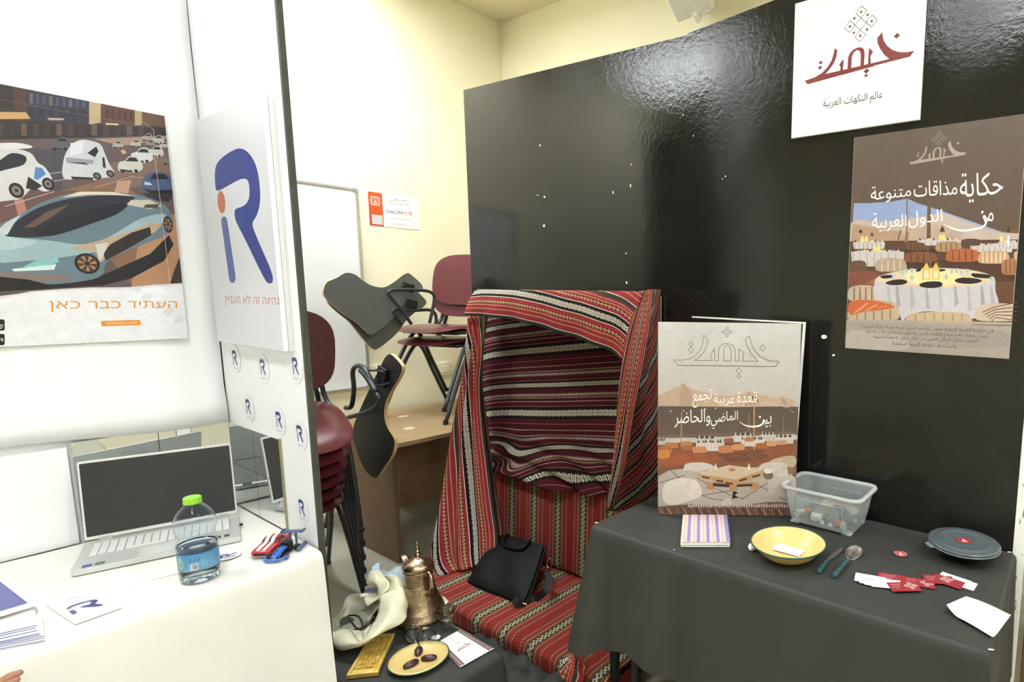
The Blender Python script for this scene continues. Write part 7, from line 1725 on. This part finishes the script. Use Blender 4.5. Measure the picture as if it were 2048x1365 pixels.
R2 = [spline(cl, 3) for cl in zip(*rows)]; rows = [list(r) for r in zip(*R2)]
mb = MB().grid(rows); mb.add(rows[0], [tuple(range(13))]); mb.add(rows[-1], [tuple(range(13))[::-1]]); mb.build('body', m_red, t, smooth=True)
def top(x):
    for k in range(len(sec) - 1):
        if sec[k][0] <= x <= sec[k + 1][0]: f = (x - sec[k][0]) / (sec[k + 1][0] - sec[k][0]); return sec[k][3] * (1 - f) + sec[k + 1][3] * f
    return sec[-1][3]
for s in (-1, 1):
    mb = MB(); mb.grid([[tc(x, s * .0032, top(x) + .0016), tc(x, s * .0115, top(x) + .0016)] for x in [0.03 + 0.94 * k / 30 for k in range(31)]]); mb.build('white_stripe', m_wst, t, solid=0.0004)
def patch_(pts, nm, m): MB().add([tc(*p) for p in pts], [tuple(range(len(pts)))]).build(nm, m, t, solid=0.0006)
patch_([(0.415, -.0185, .0262), (0.415, .0185, .0262), (0.515, .0155, .0360), (0.515, -.0155, .0360)], 'windscreen', m_win)
for s in (-1, 1): patch_([(0.46, s * .0232, .0250), (0.54, s * .0185, .0345), (0.66, s * .0180, .0345), (0.72, s * .0230, .0252)], 'side_window', m_win)
for s in (-1, 1):
    MB().grid([[tc(x, s * .0032, top(x) + .003), tc(x, s * .0115, top(x) + .003)] for x in (0.43, 0.47, 0.51)]).build('white_stripe', m_wst, t)
patch_([(-.004, -.015, .011), (-.004, .015, .011), (-.002, .014, .0155), (-.002, -.014, .0155)], 'grille', m_tyre)
for s in (-1, 1): MB().ball(tc(-0.02, s * .0165, .0135), .0028, 10, (.6, 1, 1)).build('headlight', m_hub, t, smooth=True)
MB().tube([tc(-.03, -.021, .009), tc(-.05, 0, .0085), tc(-.03, .021, .009)], .0016, 6).build('bumper', m_hub, t)
def wheel(cn, ax, r, w_, t):
    M = ax.to_track_quat('Z', 'Y').to_matrix()
    o = MB().lathe([(r * .6, -w_ / 2), (r * .95, -w_ / 2), (r, -w_ / 3), (r, w_ / 3), (r * .95, w_ / 2), (r * .6, w_ / 2)], 20, cn, M).build('wheel', m_tyre, t, smooth=True)
    MB().lathe([(.0005, -w_ / 2 + .0006), (r * .6, -w_ / 2)], 14, cn, M).lathe([(.0005, w_ / 2 - .0006), (r * .6, w_ / 2)], 14, cn, M).build('hub', m_hub, o)
for x in (0.19, 0.80):
    for s in (-1, 1): wheel(tc(x, s * .0215, .0095), sv * s, .0095, .007, t)
# blue kart racer
m_blu = mat('blue_car_paint', (52, 104, 196), 0.2, 0.0, coat=0.6); m_wing = mat('slate_blue_plastic', (74, 92, 130), 0.35); m_eng = mat('engine_black', (34, 36, 34), 0.4)
KS = 1.0; fr, rr_ = o1(545, 1126), o1(596, 1090); dv = (rr_ - fr); dv.z = 0; dv.normalize(); sv = Vector((-dv.y, dv.x, 0)); c0 = fr.copy(); CL = 0.110
t = empty('blue_toy_racer', c0, 'blue toy racing kart with tall rear wing beside the red car', 'toy car')
MB().tube(spline([tc(.30, -.026, .012), tc(.12, -.029, .009), tc(0, -.020, .008), tc(-.03, 0, .008), tc(0, .020, .008), tc(.12, .029, .009), tc(.30, .026, .012)], 5), .0048, 10).build('front_bumper', m_blu, t, smooth=True)
MB().grid([[tc(x, -w_, z - .003), tc(x, -w_, z), tc(x, 0, z + .003), tc(x, w_, z), tc(x, w_, z - .003)] for x, w_, z in ((0, .006, .012), (.15, .007, .016), (.35, .010, .022), (.50, .012, .027), (.55, .008, .026))]).build('nose', m_blu, t, smooth=True, solid=.001)
MB().box(tc(.45, 0, .007), (.055, .03, .004), Matrix((dv, sv, Vector((0, 0, 1)))).transposed()).build('floor_pan', m_eng, t)
Mk = Matrix((dv, sv, Vector((0, 0, 1)))).transposed()
mb = MB().box(tc(.66, 0, .020), (.026, .024, .024), Mk); mb.box(tc(.66, 0, .034), (.020, .020, .008), Mk)
for k in range(5): mb.tube([tc(.56 + k * .05, -.012, .036), tc(.56 + k * .05, .012, .036)], .0022, 6)
mb.build('engine', m_eng, t)
for s in (-1, 1):
    MB().tube(spline([tc(.12, s * .010, .010), tc(.25, s * .012, .020), tc(.42, s * .010, .028)], 4), .0018, 6).build('roll_bar', m_blu, t, smooth=True)
    MB().tube([tc(.80, s * .026, .010), tc(.98, s * .030, .014)] if 0 else [tc(.62, s * .034, .008), tc(1.02, s * .034, .014)], [.0055, .0068], 10).build('side_pod', m_wing, t, smooth=True)
    MB().box(tc(.98, s * .009, .034), (.008, .0025, .040), Mk).build('wing_strut', m_wing, t)
    wheel(tc(.22, s * .026, .0088), sv * s, .0088, .010, t); wheel(tc(.80, s * .022, .0105), sv * s, .0105, .013, t)
MB().box(tc(1.0, 0, .0555), (.022, .062, .003), Mk).build('rear_wing', m_wing, t, bevel=.001)
for s in (-1, 1): MB().box(tc(1.0, s * .031, .0575), (.024, .003, .009), Mk).build('wing_plate', m_wing, t, bevel=.0008)

# ------------------------------------------------------------------ round paper emblem disc, sheet under the laptop, flyers
def flat_emblem(pr, f): emblem(pr, f, (66, 78, 156), (100, 116, 186), (214, 128, 92))
vx = Vector((0.80, 0.60, 0)); vz = Vector((-0.60, 0.80, 0))
c = o1(455, 1113, 0.001); t = empty('round_coaster', c, 'round white emblem sticker lying between the bottle and toy cars', 'sticker')
MB().lathe([(0.0005, .0015), (0.034, .0015), (0.0345, .0007), (0.034, 0)], 40, c).build('disc', mat('coaster_white', (240, 240, 244), 0.5), t)
MB().tube([c + Vector((.0343 * math.cos(a * PI / 30), .0343 * math.sin(a * PI / 30), .0006)) for a in range(61)], .0007, 5, caps=False).build('edge', mat('coaster_edge', (70, 70, 84), 0.5), t)
vx = Vector((0.45, 0.89, 0)); vz = Vector((-0.89, 0.45, 0))
pr = Print(lambda u, v: c + vx * u + vz * v, (0, 0, 1), 0.00004, 0.0019); flat_emblem(pr, lambda a, b_: ((a - 0.5) * 0.034, (0.5 - b_) * 0.044)); pr.build('printed_emblem', m_stk, t)
Q = [o1(240, 1150, .0012), o1(420, 1108, .0012), o1(440, 1128, .0012), o1(235, 1176, .0012)]
t = cardq([Q[3], Q[2], Q[1], Q[0]], 'blank_paper', 'white sheets of paper sticking out under the laptop front', 'paper', m_wc, h=0.002)
Q = [o1(92, 1212, .0012), o1(150, 1250, .0012), o1(245, 1216, .0012), o1(192, 1176, .0012)]
t = empty('emblem_flyer', sum(Q, Vector()) / 4, 'white flyer with blue letter emblem at the table front edge', 'flyer'); quad_slab([q + Vector((0, 0, .0002)) for q in Q], .0008, 'sheet', m_wc, t)
def fl(a, b_):
    p = at(a / 5.572, 1120 + b_ / 5.572, 'z', T1 + .0016); return (p.x, p.y)
pr = Print(lambda u, v: Vector((u, v, T1 + .0016)), (0, 0, 1), 0.00004, 0.0003)
B1, L1_ = (72, 78, 150), (140, 150, 200)
pr.poly([fl(*p) for p in ((735, 548), (780, 520), (900, 478), (1020, 450), (1075, 445), (1095, 460), (1060, 492), (1150, 498), (1135, 515), (1090, 525), (890, 538), (915, 520), (1000, 500), (1020, 470), (960, 478), (830, 520), (745, 555))], B1)
pr.poly([fl(*p) for p in ((762, 575), (825, 560), (865, 596), (810, 616))], (92, 90, 160)); pr.poly([fl(*p) for p in ((745, 552), (800, 542), (805, 552), (758, 562))], (220, 150, 140))
pr.line([fl(*p) for p in ((690, 480), (820, 430), (1005, 386))], [0.001, .003, .0012], (120, 126, 180)); pr.line([fl(*p) for p in ((770, 498), (860, 462), (1062, 404))], [0.001, .003, .0012], (132, 138, 190))
pr.build('printed_emblem', m_stk, t)
# navy brochures at the left edge
for k in range(4):
    z_ = 0.0014 + 0.0062 * k
    Q = [o1(-120, 1170 + 0, z_), o1(-10, 1148, z_), o1(73 - (3 - k) * 3, 1210 + (k % 2) * 2, z_), o1(-90, 1262, z_)]
    t = empty('brochure', sum(Q, Vector()) / 4, ['lowest brochure of the small navy pile at the left table edge', 'second lowest brochure of the navy pile at the left table edge', 'brochure just under the top of the navy pile', 'topmost navy blue covered brochure at the left table edge'][k], 'brochure', 'navy brochures'); quad_slab([q + Vector((0, 0, .0018)) for q in Q], .0046, 'sheets', m_wc, t)
    if k == 3:
        fn = bil(Q); pr = Print(fn, (0, 0, 1), .00004, .0048); pr.rect(0, 0.0, 1, 0.94, (118, 120, 186)) if 0 else pr.poly([(0, 0), (0.90, 0.0), (0.93, 0.93), (0, 0.93)], (104, 108, 184)); pr.build('navy_cover', m_print, t)
# fan of letterheads with blue line at the front left
for k in range(9):
    yo = [0, 4.5, 10, 16, 18.5, 21, 25, 30, 31][k]; z_ = 0.0010 * (9 - k)
    xr = [73, 72, 75, 79, 82, 89, 88, 89, 89][k]
    Q = [o1(-90, 1240 + yo, z_), o1(xr - 4, 1216 + yo, z_), o1(xr, 1253 + yo, z_), o1(-86, 1290 + yo * 0.9, z_)]
    t = empty('letterhead', sum(Q, Vector()) / 4, 'white sheet with blue edge line, %s in the fanned pile at front left' % ['topmost', 'second', 'third', 'fourth', 'fifth', 'sixth', 'seventh', 'eighth', 'lowest'][k], 'paper', 'fanned blue edged sheets')
    quad_slab([Q[3], Q[2], Q[1], Q[0]], .0007, 'sheet', m_wc, t); fn = bil(Q)
    pr = Print(fn, (0, 0, 1), .00004, .0006); pr.rect(0, 0.955, 1, 1.0, (116, 118, 180)); pr.build('blue_line', m_print, t)
# a hand resting at the front edge of the left table, only a fingertip in view
m_skin, b = newmat('skin'); X.nt.links.new(xmix(noise(30, 3), rgb((170, 122, 100)), rgb((158, 110, 90))).s, b.inputs['Base Color']); setin(b, rough=0.5, sub=0.1)
def skin_chain(pts, name, parent=None):
    me = bpy.data.meshes.new(name); me.from_pydata([p[0] for p in pts], [(i, i + 1) for i in range(len(pts) - 1)], []); o = bpy.data.objects.new(name, me); C.objects.link(o); me.materials.append(m_skin)
    return o
hand_c = at(-20, 1372, 'y', 1.93)
hv, he, hr = [], [], []
def addp(p, r, prev=None):
    hv.append(tuple(p)); hr.append(r); i = len(hv) - 1
    if prev is not None: he.append((prev, i))
    return i
tipp = at(64, 1318, 'y', 1.90)
wr = tipp + Vector((-0.12, 0.02, -0.135))
dirh = (tipp - wr).normalized(); sd = dirh.cross(Vector((0, 0, 1))).normalized()
w0 = addp(wr - dirh * 0.16 + Vector((0, 0, -0.06)), 0.030); w1 = addp(wr - dirh * 0.03, 0.026, w0); pm0 = addp(wr + dirh * 0.03, 0.030, w1)
for s_, L_ in ((-0.030, 0.070), (-0.010, 0.085), (0.011, 0.080), (0.030, 0.062)):
    k0 = addp(wr + dirh * 0.075 + sd * s_ + Vector((0, 0, 0.006)), 0.0115, pm0)
    k1 = addp(wr + dirh * (0.075 + L_ * .5) + sd * s_ * 1.1 + Vector((0, 0, 0.010)), 0.0092, k0); k2 = addp(wr + dirh * (0.075 + L_ * .82) + sd * s_ * 1.15 + Vector((0, 0, -0.002)), 0.0085, k1); addp(wr + dirh * (0.075 + L_) + sd * s_ * 1.15 + Vector((0, 0, -0.012)), 0.0075, k2)
k0 = addp(wr + dirh * 0.035 - sd * 0.038 + Vector((0, 0, -0.006)), 0.0125, pm0); k1 = addp(wr + dirh * 0.070 - sd * 0.056 + Vector((0, 0, -0.010)), 0.0105, k0); addp(wr + dirh * 0.098 - sd * 0.058 + Vector((0, 0, -0.012)), 0.009, k1)
me = bpy.data.meshes.new('hand'); me.from_pydata(hv, he, []); me.materials.append(m_skin); o = bpy.data.objects.new('hand', me); C.objects.link(o)
md = o.modifiers.new('skin', 'SKIN'); 
for i, r in enumerate(hr): me.skin_vertices[0].data[i].radius = (r, r * 0.85)
me.skin_vertices[0].data[2].use_root = True
md.use_smooth_shade = True; s2 = o.modifiers.new('sub', 'SUBSURF'); s2.levels = 2; s2.render_levels = 2
tag(o, 'fingertip of a bare hand at the bottom left corner before the white cloth', 'hand')
